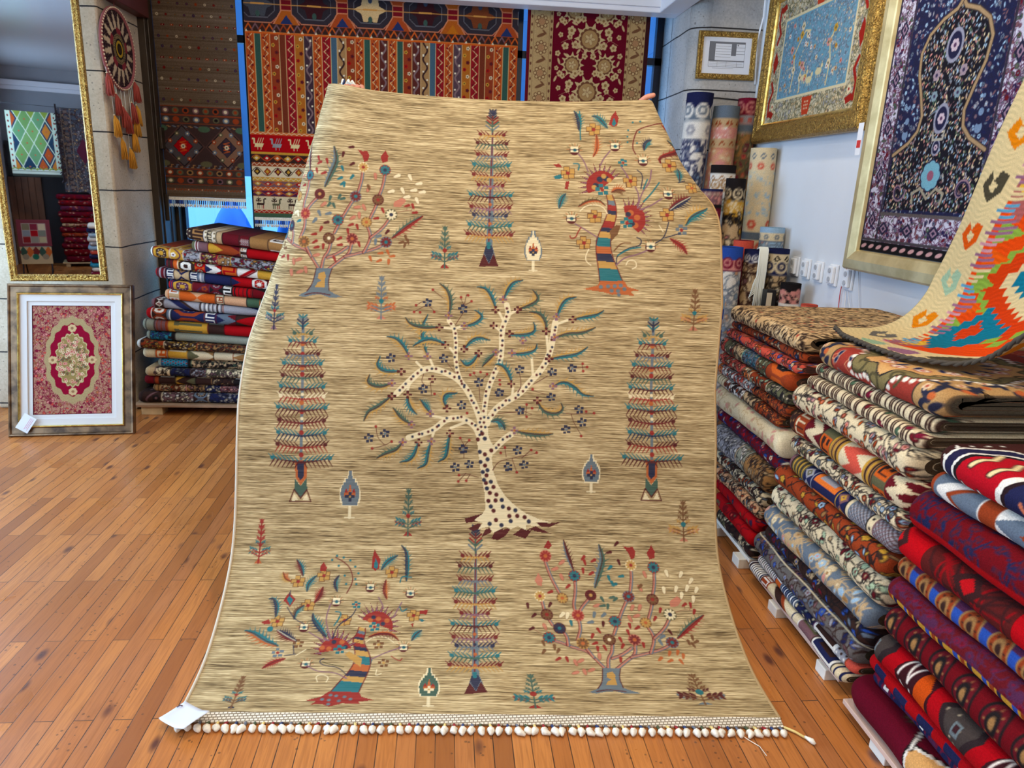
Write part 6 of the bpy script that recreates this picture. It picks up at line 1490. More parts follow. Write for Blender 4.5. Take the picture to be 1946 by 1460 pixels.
pallet('low_pallet', 'low slatted base with a white end block under the nearest red carpet stack', 1.205, 1.92, .95, 1.77, .054, pal_m, woodw, [(1.215, 1.9, 1.56, 1.635), (1.23, 1.9, 1.05, 1.11)])
# ------------------------------------------------------------------ rugs hung flat
def flat_rug(name, label, w, h, cv, loc, rotz=0.0, cat='rug', group=None, wav=.004, mats=None, fringe=None, seed=0, backcol=(120, 100, 78)):
    """face looks along -y, x to the right, z up from the lower edge"""
    nx, nz = cv.nx, cv.ny; X, Z = cv.x[:, None] - w / 2, cv.y[None, :]
    Y = wav * (np.sin(X * 11 + seed) * (1.2 - Z / h)) + .5 * wav * np.sin(X * 23 + 2 * seed) + 0 * Z
    V = np.stack(np.broadcast_arrays(X, Y, Z), -1).reshape(-1, 3); C = lin(cv.a).reshape(-1, 3); F = grid_faces(nx, nz)
    i = np.unique(np.r_[0:nx:8, nx - 1]); j = np.unique(np.r_[0:nz:8, nz - 1]); nb = len(V)
    Bk = np.stack(np.broadcast_arrays(X, Y + .008, Z), -1)[np.ix_(i, j)]; V = np.vstack([V, Bk.reshape(-1, 3)]); C = np.vstack([C, np.tile(lin(backcol), (Bk.shape[0] * Bk.shape[1], 1))])
    F = [tuple(q) for q in F.tolist()] + [tuple(q) for q in grid_faces(len(i), len(j), off=nb, flip=True).tolist()]; m2 = len(j)
    for k in range(len(j) - 1):
        for ii, bi in ((0, 0), (nx - 1, len(i) - 1)): F.append(tuple([ii * nz + q for q in range(j[k], j[k + 1] + 1)] + [nb + bi * m2 + k + 1, nb + bi * m2 + k]))
    for k in range(len(i) - 1):
        for jj, bj in ((0, 0), (nz - 1, len(j) - 1)): F.append(tuple([q * nz + jj for q in range(i[k], i[k + 1] + 1)] + [nb + (k + 1) * m2 + bj, nb + k * m2 + bj]))
    o = link(name, np_mesh(name, V, F, C), WOOL, None, loc, (0, 0, rotz)); tag(o, label, cat, group)
    if fringe:
        f = MB(); n = int(w / .013); r = random.Random(seed + 5); ms = [mat('cotton_knots', (240, 232, 216), .9)] + [mat('fringe_%s' % c, Q[c], .9) for c in fringe]
        f.cur = 0; f.box(-w / 2, w / 2, -.001, .009, -.022, -.0005)
        for k in range(n):
            x = -w / 2 + w * (k + .5) / n; f.cur = 1 + (k // 2) % len(fringe) if len(fringe) > 0 else 0
            f.box(x - .0035, x + .0035, .001, .007, -.048, -.0222); f.cur = 0
            f.tube([(x, .004, -.0483), (x + r.uniform(-.004, .004), .004, -.058), (x + r.uniform(-.006, .006), .004, -.070)], [.004, .0065, .003], 5)
        f.build('fringe', ms, o)
    return o
rr = np.random.RandomState(21)
# grey brown dotted rug
cv = Cv(.535, 1.36, 150, 380, (104, 86, 68)); st = rr.normal(0, 1, 380); st = np.convolve(st, [.3, .4, .3], 'same')
cv.a += (st * 13)[None, :, None] + rr.normal(0, 4, (150, 380))[..., None]
for k in range(11):
    z = .64 + .066 * k + .003 * (k % 2)
    for q in range(9):
        x = .03 + .058 * q + (.02 if k % 2 else 0); c = ('na', 'ru', 'cr', 'dr', 'ol', 'na')[(q + k) % 6]
        if k % 3 == 1: cv.rect(x, x + .024, z - .004, z + .004, K('ru' if q % 2 else 'dr')); cv.rect(x + .008, x + .014, z - .002, z + .002, K('cr'))
        else: cv.disc(x, z, .0075 if q % 4 else .009, K(c)); cv.disc(x, z, .003, K('bk' if c == 'cr' else 'ru'))
def cart_band(z0, z1, c):
    cv.rect(0, .535, z0, z1, (70, 52, 46)); cv.line([(0, z0), (.535, z0)], .004, K('ru')); cv.line([(0, z1), (.535, z1)], .004, K('ru'))
    for q in range(8): x = .035 + .066 * q; cv.disc(x, (z0 + z1) / 2, .022, K(c[q % len(c)]), (z1 - z0) * .36); cv.disc(x, (z0 + z1) / 2, .012, K(('cr', 'ru', 'bk')[q % 3]), (z1 - z0) * .2)
cv.rect(0, .535, .06, .60, (84, 66, 54)); cart_band(.545, .60, ('mau', 'ol', 'ru')); cart_band(.49, .54, ('sl', 'ru', 'ol')); cart_band(.14, .19, ('ru', 'ol', 'cam')); cart_band(.085, .135, ('ol', 'ru', 'mau'))
cv.rect(0, .535, .195, .485, (64, 46, 44))
for q in range(16):
    for s in (0, 1): cv.line([(q * .036, .2 + s * .27), (q * .036 + .012, .2 + s * .27), (q * .036 + .012, .215 + s * .25), (q * .036 + .024, .215 + s * .25)], .006, K('cam' if q % 2 else 'sl'))
for x, ce in ((.135, 're'), (.425, 'br')):
    for q, c in ((1.0, (90, 60, 54)), (.93, (34, 28, 32)), (.86, (132, 96, 74) if ce == 'br' else (78, 70, 72)), (.46, (40, 32, 36)), (.42, K(ce) if ce == 're' else (62, 48, 58))): cv.diamond(x, .34, .145 * q, .15 * q, c)
    cv.rect(x - .035, x + .035, .305, .375, K('re') if ce == 're' else (50, 40, 52)); cv.zig(.305, .375, x, .02, .02, .005, K('org'), 1); cv.flower(x, .34, .016, 6, K('cr'), K('bk'))
    for a in range(8): cv.flower(x + .09 * math.cos(a * .785 + .4), .34 + .09 * math.sin(a * .785 + .4), .016, 5, K(('ru', 'sl', 'ol')[a % 3]), K('cr'))
for x in (.28, .0, .53): cv.disc(x, .455, .04, K('gn'), .02); cv.disc(x, .225, .04, K('ol'), .02)
cv.zig(0, .535, .05, .006, .02, .004, K('ru')); [cv.disc(.06 + q * .09, .05, .004, K('cr')) for q in range(6)]
flat_rug('hanging_rug', 'grey brown dotted rug hung in the window beside the bronze jamb', .535, 1.36, cv, (-1.685, 5.46, 1.345), fringe=('bl', 'lb', 'na'), seed=1)
# striped rug
W2, H2 = 1.835, 1.47
cv = Cv(W2, H2, 620, 420, K('ru'))
seq = ['org', 'GN', 'org', 'ru', 'BR', 're', 'go', 'pu', 'org', 're', 'SL', 'tan', 'ru', 'org', 'GN', 'org', 'br', 'org', 'GN', 'ru', 'br', 'tan', 'SL', 're', 'org', 'mau', 'go', 're', 'BR', 'ru', 'org', 'GN', 'org']
ws = [.7 if s.isupper() else 1.0 for s in seq]; tot = sum(ws); x = 0
MUT = dict(org=(186, 84, 44), ru=(146, 62, 38), re=(150, 34, 40), go=(176, 104, 44), pu=(64, 44, 54), tan=(168, 128, 84), br=(88, 40, 34), mau=(84, 62, 70), GN=(52, 84, 72), SL=(70, 96, 112), BR=(116, 52, 34))
z0, z1 = .575, 1.20
for s, w_ in zip(seq, ws):
    w_ = w_ / tot * W2; m = x + w_ / 2; cv.rect(x, x + w_, z0, z1, MUT[s])
    if not s.isupper():
        if s in ('org', 're'):
            cv.zig(z0, z1, m, w_ * .26, .06, .005, (226, 196, 140), 1); cv.zig(z0 + .03, z1, m, w_ * .12, .06, .0035, (96, 34, 34), 1)
            for k in range(11): cv.disc(m + w_ * (.2 if k % 2 else -.2), z0 + .03 + .057 * k, .007, (110, 24, 30))
        elif s in ('pu', 'mau', 'br', 'tan'):
            cv.vine(z0, z1, m, w_ * .24, .11, .011, (130, 104, 104) if s != 'tan' else (60, 36, 34), 0, 1)
            for k in range(12): cv.rect(m + w_ * (.22 if k % 2 else -.22) - .006, m + w_ * (.22 if k % 2 else -.22) + .006, z0 + .02 + .052 * k, z0 + .032 + .052 * k, (232, 218, 190))
        else:
            for k in range(14): cv.flower(m + w_ * (.18 if k % 2 else -.18), z0 + .02 + .045 * k, .013, 5, K(('go', 'cr', 're', 'wi')[k % 4]), K('br'))
    cv.line([(x, z0), (x, z1)], .0042, (222, 186, 128)); x += w_
# lower bands
yy = [(0, .03, 'gn', None), (.03, .05, 're', 'zig'), (.05, .145, 'cr', 'horse'), (.145, .185, 'pu', 'dia'), (.185, .21, 'org', 'zig'), (.21, .25, 'mau', 'dia'), (.25, .275, 'go', 'zig'), (.275, .35, 'cr', 'dia'), (.35, .375, 'ru', 'zig'), (.375, .43, 'br', 'dia'), (.43, .445, 'go', None), (.445, .56, 're', 'bird'), (.56, .575, 'org', 'zig'), (1.20, 1.215, 'org', None), (1.215, 1.27, 'br', 'wave')]
for a, b, c, k in yy:
    cv.rect(0, W2, a, b, K(c)); m = (a + b) / 2; hh = b - a; cv.line([(0, b), (W2, b)], .004, (210, 140, 80))
    if k == 'zig': cv.zig(0, W2, m, hh * .3, .035, .004, K('cr') if c != 'cr' else K('br'))
    elif k == 'dia':
        for q in range(26): X = W2 * (q + .5) / 26; cv.diamond(X, m, .026, hh * .36, K(('br', 'ru', 'wi')[q % 3] if c == 'cr' else ('go', 're', 'org')[q % 3])); cv.diamond(X, m, .012, hh * .17, K('cr' if c != 'cr' else 'go'))
        cv.vine(0, W2, m, hh * .36, .14, .004, K('br' if c == 'cr' else 'org'))
    elif k == 'wave':
        for q in range(40): X = W2 * q / 40; cv.line([(X, a + .008), (X + .025, b - .008), (X + .05, a + .008)], .009, (K('org'), K('mau'), K('ru'))[q % 3])
        for q in range(20): cv.poly([(W2 * q / 20, a - .004), (W2 * q / 20 + .02, a - .004), (W2 * q / 20 + .01, a + .014)], K('cr'))
    elif k == 'horse':
        for q in range(17):
            X = .05 + .108 * q; cc = ('br', 'ol', 'br', 'tan')[q % 4]
            cv.rect(X - .028, X + .022, a + .032, a + .048, K(cc)); [cv.rect(X + d, X + d + .005, a + .008, a + .034, K(cc if d < 0 else 're')) for d in (-.026, -.014, .004, .015)]; cv.rect(X + .016, X + .026, a + .044, a + .076, K(cc)); cv.rect(X + .022, X + .036, a + .07, a + .08, K(cc))
            for sg in (1, -1): scroll(cv, X - .015 + sg * .012, a + .066, .012, 1.5, sg, .005, K('br'))
            cv.line([(X - .015, a + .05), (X - .015, a + .088)], .004, K('br'))
    elif k == 'bird':
        for q in range(15):
            X = .06 + .122 * q; cc = [(232, 206, 150), (150, 150, 150), (232, 206, 150)][q % 3]
            cv.poly([(X - .035, a + .03), (X + .02, a + .03), (X + .03, a + .055), (X - .03, a + .055)], cc); cv.rect(X - .04, X - .03, a + .05, a + .088, cc); cv.rect(X - .05, X - .032, a + .08, a + .09, cc)
            for d in (-.015, 0, .015): cv.line([(X + d, a + .055), (X + d + .014, a + .09)], .005, cc)
            [cv.rect(X + d, X + d + .005, a + .012, a + .03, cc) for d in (-.015, .008)]
# octagon frieze
cv.rect(0, W2, 1.27, H2, (120, 26, 34))
for q in range(6):
    X = .09 + .37 * q; oc = [(58, 58, 64), (44, 30, 34), (66, 60, 62)][q % 3]; ce = [(72, 74, 80), (60, 24, 28), (214, 180, 128), (60, 24, 28), (120, 62, 36), (72, 74, 80)][q]
    P = lambda r, s: [(X + s * px_ * r, 1.385 + pz * r) for px_, pz in ((-.14, .05), (-.08, .105), (.08, .105), (.14, .05), (.14, -.05), (.08, -.105), (-.08, -.105), (-.14, -.05))]
    cv.poly(P(1.1, 1), (190, 120, 90)); cv.poly(P(1.05, 1), (52, 44, 50)); cv.poly(P(.8, 1), (100, 96, 100)); cv.poly(P(.76, 1), (46, 40, 46))
    cv.poly([(X - .11, 1.385), (X - .06, 1.41), (X - .05, 1.46), (X - .02, 1.46), (X, 1.44), (X + .02, 1.46), (X + .05, 1.46), (X + .06, 1.41), (X + .11, 1.385), (X + .06, 1.36), (X + .045, 1.31), (X + .02, 1.31), (X, 1.33), (X - .02, 1.31), (X - .045, 1.31), (X - .06, 1.36)], ce); cv.disc(X, 1.325, .014, (60, 84, 74), .02); cv.disc(X, 1.445, .014, (60, 70, 90), .02)
    cv.rect(X - .045, X + .045, 1.379, 1.391, (212, 150, 74))
    Xm = X + .185
    for sg in (1, -1): cv.poly([(Xm - .09, 1.385 - sg * .12), (Xm - .035, 1.385 - sg * .03), (Xm + .035, 1.385 - sg * .03), (Xm + .09, 1.385 - sg * .12)], (206, 130, 92)); cv.poly([(Xm - .08, 1.385 - sg * .12), (Xm - .03, 1.385 - sg * .036), (Xm + .03, 1.385 - sg * .036), (Xm + .08, 1.385 - sg * .12)], (170, 76, 42) if q % 3 else (176, 92, 40)); cv.poly([(Xm - .04, 1.385 - sg * .115), (Xm, 1.385 - sg * .06), (Xm + .04, 1.385 - sg * .115)], (40, 52, 96) if q % 4 < 3 else (190, 110, 40))
cv.line([(0, 1.385), (W2, 1.385)], .005, (206, 150, 84))
flat_rug('hanging_rug', 'wide rug of many narrow rust and green stripes hung in the window', W2, H2, cv, (-.445, 5.455, 1.225), fringe=('bl', 'na', 'lb'), seed=2)
# cream bordered red rug
W3, H3 = .86, 1.3; cv = Cv(W3, H3, 330, 460, (188, 156, 108))
cv.a += rr.normal(0, 4, (330, 460))[..., None]
cv.rect(0, .022, 0, H3, (104, 22, 34)); cv.rect(W3 - .03, W3, 0, H3, (60, 24, 26)); f0, f1 = .18, W3 - .16
for e in (.045, .155, W3 - .05, W3 - .14): cv.line([(e, 0), (e, H3)], .003, (140, 110, 74))
cv.rect(f0, f1, 0, H3, (106, 16, 34))
CR_ = (206, 178, 128)
def rose(x, y, r, n=10):
    for k in range(n): t = 2 * PI * k / n; cv.poly([(x + r * .7 * math.cos(t - .28), y + r * .7 * math.sin(t - .28)), (x + r * 1.15 * math.cos(t), y + r * 1.15 * math.sin(t)), (x + r * .7 * math.cos(t + .28), y + r * .7 * math.sin(t + .28))], CR_)
    cv.disc(x, y, r * .82, CR_)
    for k in range(12): cv.disc(x + r * .58 * math.cos(k * .524), y + r * .58 * math.sin(k * .524), r * .17, (112, 70, 48))
    cv.disc(x, y, r * .58, (176, 140, 92)); 
    for k in range(5): cv.leaf(x + r * .2 * math.cos(k * 1.256), y + r * .2 * math.sin(k * 1.256), r * .2, k * 1.256, (206, 178, 128), (120, 70, 50), .5)
fm = (f0 + f1) / 2
for k in range(-1, 4):
    y = H3 - .13 - .345 * k; rose(fm, y - .05, .098); [rose(fm + s * .115, y - .22, .075, 12) for s in (1, -1)]
    for s in (1, -1):
        for dx, dy, r in ((.13, .0, .03), (.10, -.09, .028), (.17, -.10, .026), (.14, -.04, .02), (.03, -.16, .022), (.05, -.27, .022), (.205, -.03, .018), (.22, -.15, .02), (.2, -.28, .022), (.09, .07, .026), (.18, .05, .02), (.225, .1, .016)): cv.flower(fm + s * dx, y + dy, r, 5, CR_, (150, 110, 70), None, dx * 40)
        for dx, dy, a in ((.16, -.16, .6), (.075, -.13, 2.2), (.21, -.2, 1.2), (.11, -.30, .4), (.23, .03, 2)): cv.leaf(fm + s * dx, y + dy, .022, a * s, CR_, None, .35)
        cv.line([(fm + s * .02, y - .15), (fm + s * .08, y - .11), (fm + s * .14, y - .05), (fm + s * .2, y - .08)], .003, (176, 130, 100))
for x0, o in ((.10, 0), (W3 - .095, .06)):
    for k in range(8):
        y = .06 + .165 * k + o
        for q in range(8): a = q * .785; cv.disc(x0 + .034 * math.cos(a), y + .034 * math.sin(a), .013, (112, 72, 48)); cv.disc(x0 + .034 * math.cos(a), y + .034 * math.sin(a), .0085, (204, 174, 124))
        cv.disc(x0, y, .02, (176, 130, 92)); cv.leaf(x0, y + .08, .034, .4, (120, 80, 54), None, .3); cv.leaf(x0 + .02, y + .1, .02, 2.4, (120, 80, 54), None, .3)
    for k in range(26): cv.disc(x0 + (.068 if x0 < .3 else -.058), .02 + .05 * k, .007, (110, 66, 48), .011); cv.disc(x0 - (.068 if x0 < .3 else -.055), .045 + .05 * k, .006, (110, 66, 48), .01)
flat_rug('hanging_rug', 'red rug with cream flowers and beige borders hung beside the grey stone pillar', W3, H3, cv, (.965, 5.465, 1.39), seed=3)
# ------------------------------------------------------------------ framed pieces
def frame_ring(w, h, prof, M):
    """mitred moulding: prof = (distance in from the outer edge, depth)"""
    mb = MB(); n = len(prof); vs = []
    for sx, sy in ((-1, -1), (1, -1), (1, 1), (-1, 1)):
        for d, z in prof: vs.append(M @ Vector((sx * (w / 2 - d), sy * (h / 2 - d), z)))
    mb._a(vs, [(c * n + k, ((c + 1) % 4) * n + k, ((c + 1) % 4) * n + k + 1, c * n + k + 1) for c in range(4) for k in range(n - 1)])
    return mb
def gold_mat(name, c0, c1, scale, strength, rough=.3, leafy=True, metal=.85):
    t = NT(name); tc = t.add('ShaderNodeTexCoord')
    nz = t.add('ShaderNodeTexNoise', {'Vector': tc.outputs['Object'], 'Scale': scale, 'Detail': 4.0, 'Distortion': 2.5 if leafy else .2})
    vo = t.add('ShaderNodeTexVoronoi', {'Vector': tc.outputs['Object'], 'Scale': scale * 1.4}, feature='SMOOTH_F1')
    hgt = t.math('ADD', t.math('MULTIPLY', nz.outputs[0], .6), t.math('MULTIPLY', vo.outputs['Distance'], -.6 if leafy else 0))
    t.set(Base_Color=t.ramp(nz.outputs[0], [(.35, c0), (.62, c1)]), Metallic=metal, Roughness=rough)
    t.bump(hgt, strength, .012 if leafy else .004)
    return t.m
g_orn = gold_mat('carved_gilt', (112, 76, 30), (214, 174, 92), 70, .9, .34)
g_pl = gold_mat('smooth_champagne_gilt', (190, 172, 122), (222, 206, 156), 9, .12, .42, False, .5)
g_dk = gold_mat('dark_bronze_leaf', (74, 54, 38), (136, 106, 76), 16, .2, .36, False, .55)
g_br = gold_mat('bright_gilt_edge', (190, 150, 70), (236, 206, 120), 30, .1, .25, False)
def picture(name, label, w, h, prof, fm_, M, cv=None, inset=.0, wall=None, extra=None, glassy=False, em=None, cat='framed rug', edge=None):
    t = thing(name, label, cat, M.to_translation()); M0 = Matrix.Translation(M.to_translation()); Ml = M0.inverted() @ M
    frame_ring(w, h, prof, Ml).build('moulding', fm_, t)
    if edge: frame_ring(w - 2 * edge[0], h - 2 * edge[0], edge[1], Ml).build('inner_edge', edge[2], t)
    pd, pz = prof[-1]
    MB().box(-w / 2 + .01, w / 2 - .01, -h / 2 + .01, h / 2 - .01, .001, max(.004, pz - .017), Ml).build('backing', mat('frame_back_board', (196, 190, 180), .8), t)
    if cv is not None:
        X, Y = cv.x[:, None] - cv.W / 2, cv.y[None, :] - cv.H / 2
        V = np.stack(np.broadcast_arrays(X, Y, 0 * X + 0 * Y + pz + inset), -1).reshape(-1, 3) @ np.array(Ml.to_3x3()).T + np.array(Ml.to_translation())
        link(em or 'framed_rug_face', np_mesh('face', V, grid_faces(cv.nx, cv.ny), lin(cv.a).reshape(-1, 3)), WOOL, t)
    if extra: extra(t, Ml, pz)
    return t
def wallM(y, z, tilt=0.0, x=2.0, yaw=0.0):   # a picture on the right wall, face into the room
    R = Matrix(((0, 0, -1, 0), (-1, 0, 0, 0), (0, 1, 0, 0), (0, 0, 0, 1)))
    return Matrix.Translation((x, y, z)) @ Matrix.Rotation(yaw, 4, 'Z') @ R @ Matrix.Rotation(tilt, 4, 'X')
# blue garden rug
w, h = 1.06, .70; cv = Cv(w, h, 300, 200, (196, 186, 160)); r_ = np.random.RandomState(5)
flo(cv, 0, w, ['cr', 'tan', 'gr', 'cr'], 'ol', r_, .016, 1.6)
for k in range(60): cv.disc(r_.rand() * w, r_.rand() * h, .008, (110, 100, 92))
RED = (158, 44, 36)
for sx in (0, 1):
    for sy in (0, 1):
        X, Y = (w * sx, h * sy); dx, dy = (1 if sx == 0 else -1), (1 if sy == 0 else -1)
        cv.poly([(X + dx * .03, Y + dy * .05), (X + dx * .10, Y + dy * .03), (X + dx * .16, Y + dy * .13), (X + dx * .12, Y + dy * .06), (X + dx * .06, Y + dy * .08)], RED); cv.line([(X + dx * .04, Y + dy * .05), (X + dx * .035, Y + dy * .13), (X + dx * .07, Y + dy * .19), (X + dx * .04, Y + dy * .24)], .022, RED); cv.flower(X + dx * .09, Y + dy * .1, .022, 6, K('cr'), RED)
for x, y in ((w * .5, .07), (w * .5, h - .07)): cv.poly([(x - .06, y + .045), (x - .035, y - .05), (x + .035, y - .05), (x + .06, y + .045)], (190, 72, 48)); [cv.disc(x + q * .018, y + p * .018, .005, K('cr')) for q in (-1, 0, 1) for p in (-1, 0, 1)]
for y in (h * .5,): [cv.poly([(x, y - .07), (x + .04, y), (x, y + .07), (x - .03, y)], RED) for x in (.05, w - .05)]
b = .135; cv.rect(b - .012, w - b + .012, b - .012, h - b + .012, (222, 206, 166)); cv.rect(b, w - b, b, h - b, (112, 158, 178))
flo(cv, b + .01, w - b - .01, ['lb', 'cr', 'sl', 'lb'], 'sl', r_, .010, .8, b + .01, h - b - .01)
T = (226, 206, 150)
for x, pts in ((.30, [(0, .16), (.02, .26), (0, .36), (.05, .42), (.10, .47), (.16, .46)]), (.42, [(0, .15), (-.02, .24), (.02, .3)]), (.72, [(0, .15), (.01, .27), (-.02, .36), (.03, .44)])): cv.line([(x + q, p) for q, p in pts], .010, T); [cv.flower(x + q + r_.uniform(-.04, .04), p + r_.uniform(-.02, .04), .022, 6, K(('cr', 'pk', 'go', 'cr')[i % 4]), K('ol')) for i, (q, p) in enumerate(pts[1:])]
for x, y in ((.46, .22), (.52, .2), (.62, .23)): cv.disc(x, y, .035, (222, 206, 160), .018); cv.disc(x + .03, y + .025, .012, (222, 206, 160)); [cv.line([(x + d, y), (x + d, y - .03)], .005, (222, 206, 160)) for d in (-.02, .0, .02)]
for k in range(26): x, y = r_.uniform(b + .03, w - b - .03), r_.uniform(b + .03, h - b - .03); cv.flower(x, y, .014, 5, K(('cr', 'pk', 'go', 'wh', 'tan')[k % 5]), K('ru'))
pr = [(.0, .0), (.0, .035), (.012, .05), (.03, .055), (.05, .048), (.075, .05), (.085, .04), (.10, .034), (.105, .02)]
picture('framed_garden_rug', 'pale blue garden rug in a carved gilt frame, upper right wall', 1.27, .91, pr, g_orn, wallM(4.125, 2.275, -.02, 1.985, .0), cv, .001, edge=(.098, [(.0, .036), (.006, .038), (.014, .03), (.016, .02)], g_br))
# prayer rug
w, h = .844, 1.40; cv = Cv(w, h, 300, 490, (34, 34, 62)); r_ = np.random.RandomState(8)
flo(cv, 0, w, ['sl', 'gr', 'lb', 'mau', 'na'], 'na', r_, .012, 1.3)
b = .125
for x0, x1, y0, y1 in ((0, b, 0, h), (w - b, w, 0, h), (0, w, .045, b + .045), (0, w, h - b, h)):
    cv.rect(x0, x1, y0, y1, (202, 200, 216)); flo(cv, max(x0, 0), x1, ['mau', 'na', 'gn', 'sl', 'wi', 'gr'], 'pu', r_, .0125, 1.6, y0, y1)
for k in range(7):
    y = .14 + .2 * k
    for x in (.062, w - .062): [cv.diamond(x, y, .03 * q, .04 * q, c) for q, c in ((1, (40, 38, 62)), (.6, (150, 120, 140)), (.3, (40, 38, 62)))]
for k in range(4): x = .16 + .175 * k; [cv.diamond(x, .105, .04 * q, .032 * q, c) for q, c in ((1, (40, 38, 62)), (.6, (150, 120, 140)), (.3, (40, 38, 62)))]
for e in (0.006, b - .006): cv.line([(e, .045), (e, h)], .012, (52, 46, 60)); cv.line([(w - e, .045), (w - e, h)], .012, (52, 46, 60)); 
cv.line([(0, .052), (w, .052)], .012, (70, 64, 70)); cv.line([(b, b + .045), (w - b, b + .045)], .014, (92, 84, 84))
cv.rect(0, w, 0, .045, (20, 18, 22)); [cv.leaf(.03 + .06 * k, .022, .022, .3, (206, 160, 160), None, .4) for k in range(14)]
A = lambda s, o=0: [(w / 2 + s * (q - o), p) for q, p in ((.0, .985 + o), (.025, .955), (.10, .93), (.17, .885), (.205, .82), (.195, .735), (.16, .655), (.128, .57), (.14, .51), (.19, .465), (.285, .42))]
P = A(1)[::1] + A(-1)[::-1][:-1]
cv.poly([(w / 2 + .29, .19), *A(1)[::-1], *A(-1)[1:], (w / 2 - .29, .19)], (24, 22, 32))
for k in range(2600):
    x, y = r_.uniform(b + .02, w - b - .02), r_.uniform(.19, .98); hw = np.interp(y, [.19, .41, .465, .51, .57, .655, .735, .82, .885, .93, .98], [.29, .29, .19, .14, .128, .16, .195, .205, .17, .10, .0])
    if abs(x - w / 2) < hw - .012: cv.leaf(x, y, r_.uniform(.0045, .008), r_.normal(1.3, .5), K(('gr', 'pk', 'sl', 'lb', 'tan', 'mau', 'gn', 'cr')[k % 8]), None, .5)
for s in (1, -1): cv.line(A(s), .022, (70, 56, 50)); cv.line(A(s), .014, (168, 140, 106))
for y, r in ((.82, .05), (.55, .045), (.44, .025)): cv.disc(w / 2, y, r, (150, 150, 168), r * 1.3); cv.disc(w / 2, y, r * .75, (34, 34, 64), r); cv.flower(w / 2, y, r * .5, 6, (200, 180, 190), (90, 60, 90))
cv.flower(w / 2, .33, .06, 8, (120, 172, 190), (150, 90, 110), (34, 34, 64))
for s in (1, -1):
    cv.line([(w / 2, .24), (w / 2 + s * .05, .28), (w / 2 + s * .10, .26), (w / 2 + s * .09, .22)], .012, (160, 150, 130)); cv.line([(w / 2, .47), (w / 2 + s * .03, .47), (w / 2 + s * .035, .50)], .01, (170, 164, 150)); scroll(cv, w / 2 + s * .2, .27, .05, 0, s, .014, (150, 120, 130)); scroll(cv, w / 2 + s * .2, .27, .045, 0, s, .006, (40, 36, 70))
    for q in range(5): cv.disc(w / 2 + s * .225, .50 + .028 * q, .02 - .003 * q, ((118, 140, 170), (34, 34, 64))[q % 2]); cv.flower(w / 2 + s * .08, .72, .022, 6, (160, 140, 150), (60, 50, 80)); cv.flower(w / 2 + s * .07, .64, .02, 6, (130, 150, 160), (60, 50, 80))
pr = [(.0, .0), (.0, .03), (.01, .045), (.05, .052), (.085, .04), (.092, .036), (.097, .022)]
picture('framed_prayer_rug', 'dark navy prayer rug with an arch, in a plain gold frame on the right wall', 1.04, 1.60, pr, g_pl, wallM(2.92, 1.975, -.012, 1.978), cv, .001)
# licence sheet
def form(t, Ml, pz):
    MB().box(-.165, .165, -.115, .115, pz, pz + .002, Ml).build('paper', mat('form_paper', (226, 230, 240), .5), t)
    g = MB(); Z0, Z1 = pz + .0021, pz + .0026
    for x0, x1, y0, y1 in ((-.118, .118, .070, .082), (-.118, -.078, -.03, .070), (.028, .060, .0, .07), (-.118, .118, -.035, -.028), (-.118, .118, -.068, -.0655), (-.118, -.1165, -.068, .082), (.1165, .118, -.068, .082), (.060, .118, .048, .050), (.060, .118, .028, .030), (.060, .118, .010, .012)): g.box(x0, x1, y0, y1, Z0, Z1, Ml)
    for k in range(5): g.box(-.075, .025, .055 - .016 * k, .0565 - .016 * k, Z0, Z1, Ml)
    for k in range(3): g.box(-.11, .11, -.040 - .009 * k, -.0388 - .009 * k, Z0, Z1, Ml)
    for x in (-.06, .0, .07): g.box(x, x + .0012, -.066, -.036, Z0, Z1, Ml)
    g.box(.066, .074, .058, .067, Z0, Z1, Ml).box(-.09, .05, -.076, -.0745, Z0, Z1, Ml)
    g.build('printed_grid', mat('grey_print', (112, 114, 122), .6), t)
pr = [(.0, .0), (.0, .018), (.008, .026), (.02, .02), (.03, .022), (.036, .012)]
Md = Matrix.Translation((1.775, 4.948, 2.362)) @ Matrix.Rotation(PI / 2, 4, 'X') @ Matrix.Rotation(.012, 4, 'Z')
picture('framed_form', 'small gilt framed sheet with a grey printed grid on the stone pillar', .385, .285, pr, g_orn, Md, None, extra=form, cat='framed sheet')
# standing framed rug, leaning back
w, h = .432, .648; cv = Cv(w, h, 200, 300, (172, 128, 104)); r_ = np.random.RandomState(3)
flo(cv, 0, w, ['pk', 'co', 'tan', 'ma', 'ma', 'cam'], 'ma', r_, .010, 1.3)
PR = lambda q, n=16: [(w / 2 + (.122 * q + .0055 * math.cos(n * t)) * math.cos(t), h * .5 + (.212 * q + .0055 * math.cos(n * t)) * math.sin(t)) for t in np.linspace(0, 2 * PI, 120)]
cv.poly(PR(1.2), (172, 150, 108)); cv.poly(PR(1.0), (140, 22, 48)); cv.poly(PR(.74, 20), (196, 178, 130)); cv.poly(PR(.70, 20), (150, 128, 78))
for _ in range(170):
    t, q = r_.uniform(0, 6.28), r_.rand() ** .5 * .66; cv.flower(w / 2 + .122 * q * math.cos(t), h / 2 + .212 * q * math.sin(t), .009, 5, K(('cr', 'pk', 'tan', 'ol')[_ % 4]), K('ru'))
for t in (PI / 2, -PI / 2, 0, PI): cv.flower(w / 2 + .106 * math.cos(t), h / 2 + .186 * math.sin(t), .024, 7, (206, 178, 132), (150, 110, 80))
for e in (0.004,): cv.line([(e, e), (w - e, e), (w - e, h - e), (e, h - e), (e, e)], .009, (92, 20, 32))
yawF = .105; leanF = math.atan2(.242, .85)
MF_ = Matrix.Translation((-2.160, 4.222, .004)) @ Matrix.Rotation(yawF, 4, 'Z') @ Matrix.Rotation(PI / 2 - leanF, 4, 'X') @ Matrix.Translation((0, .4425, -.045))
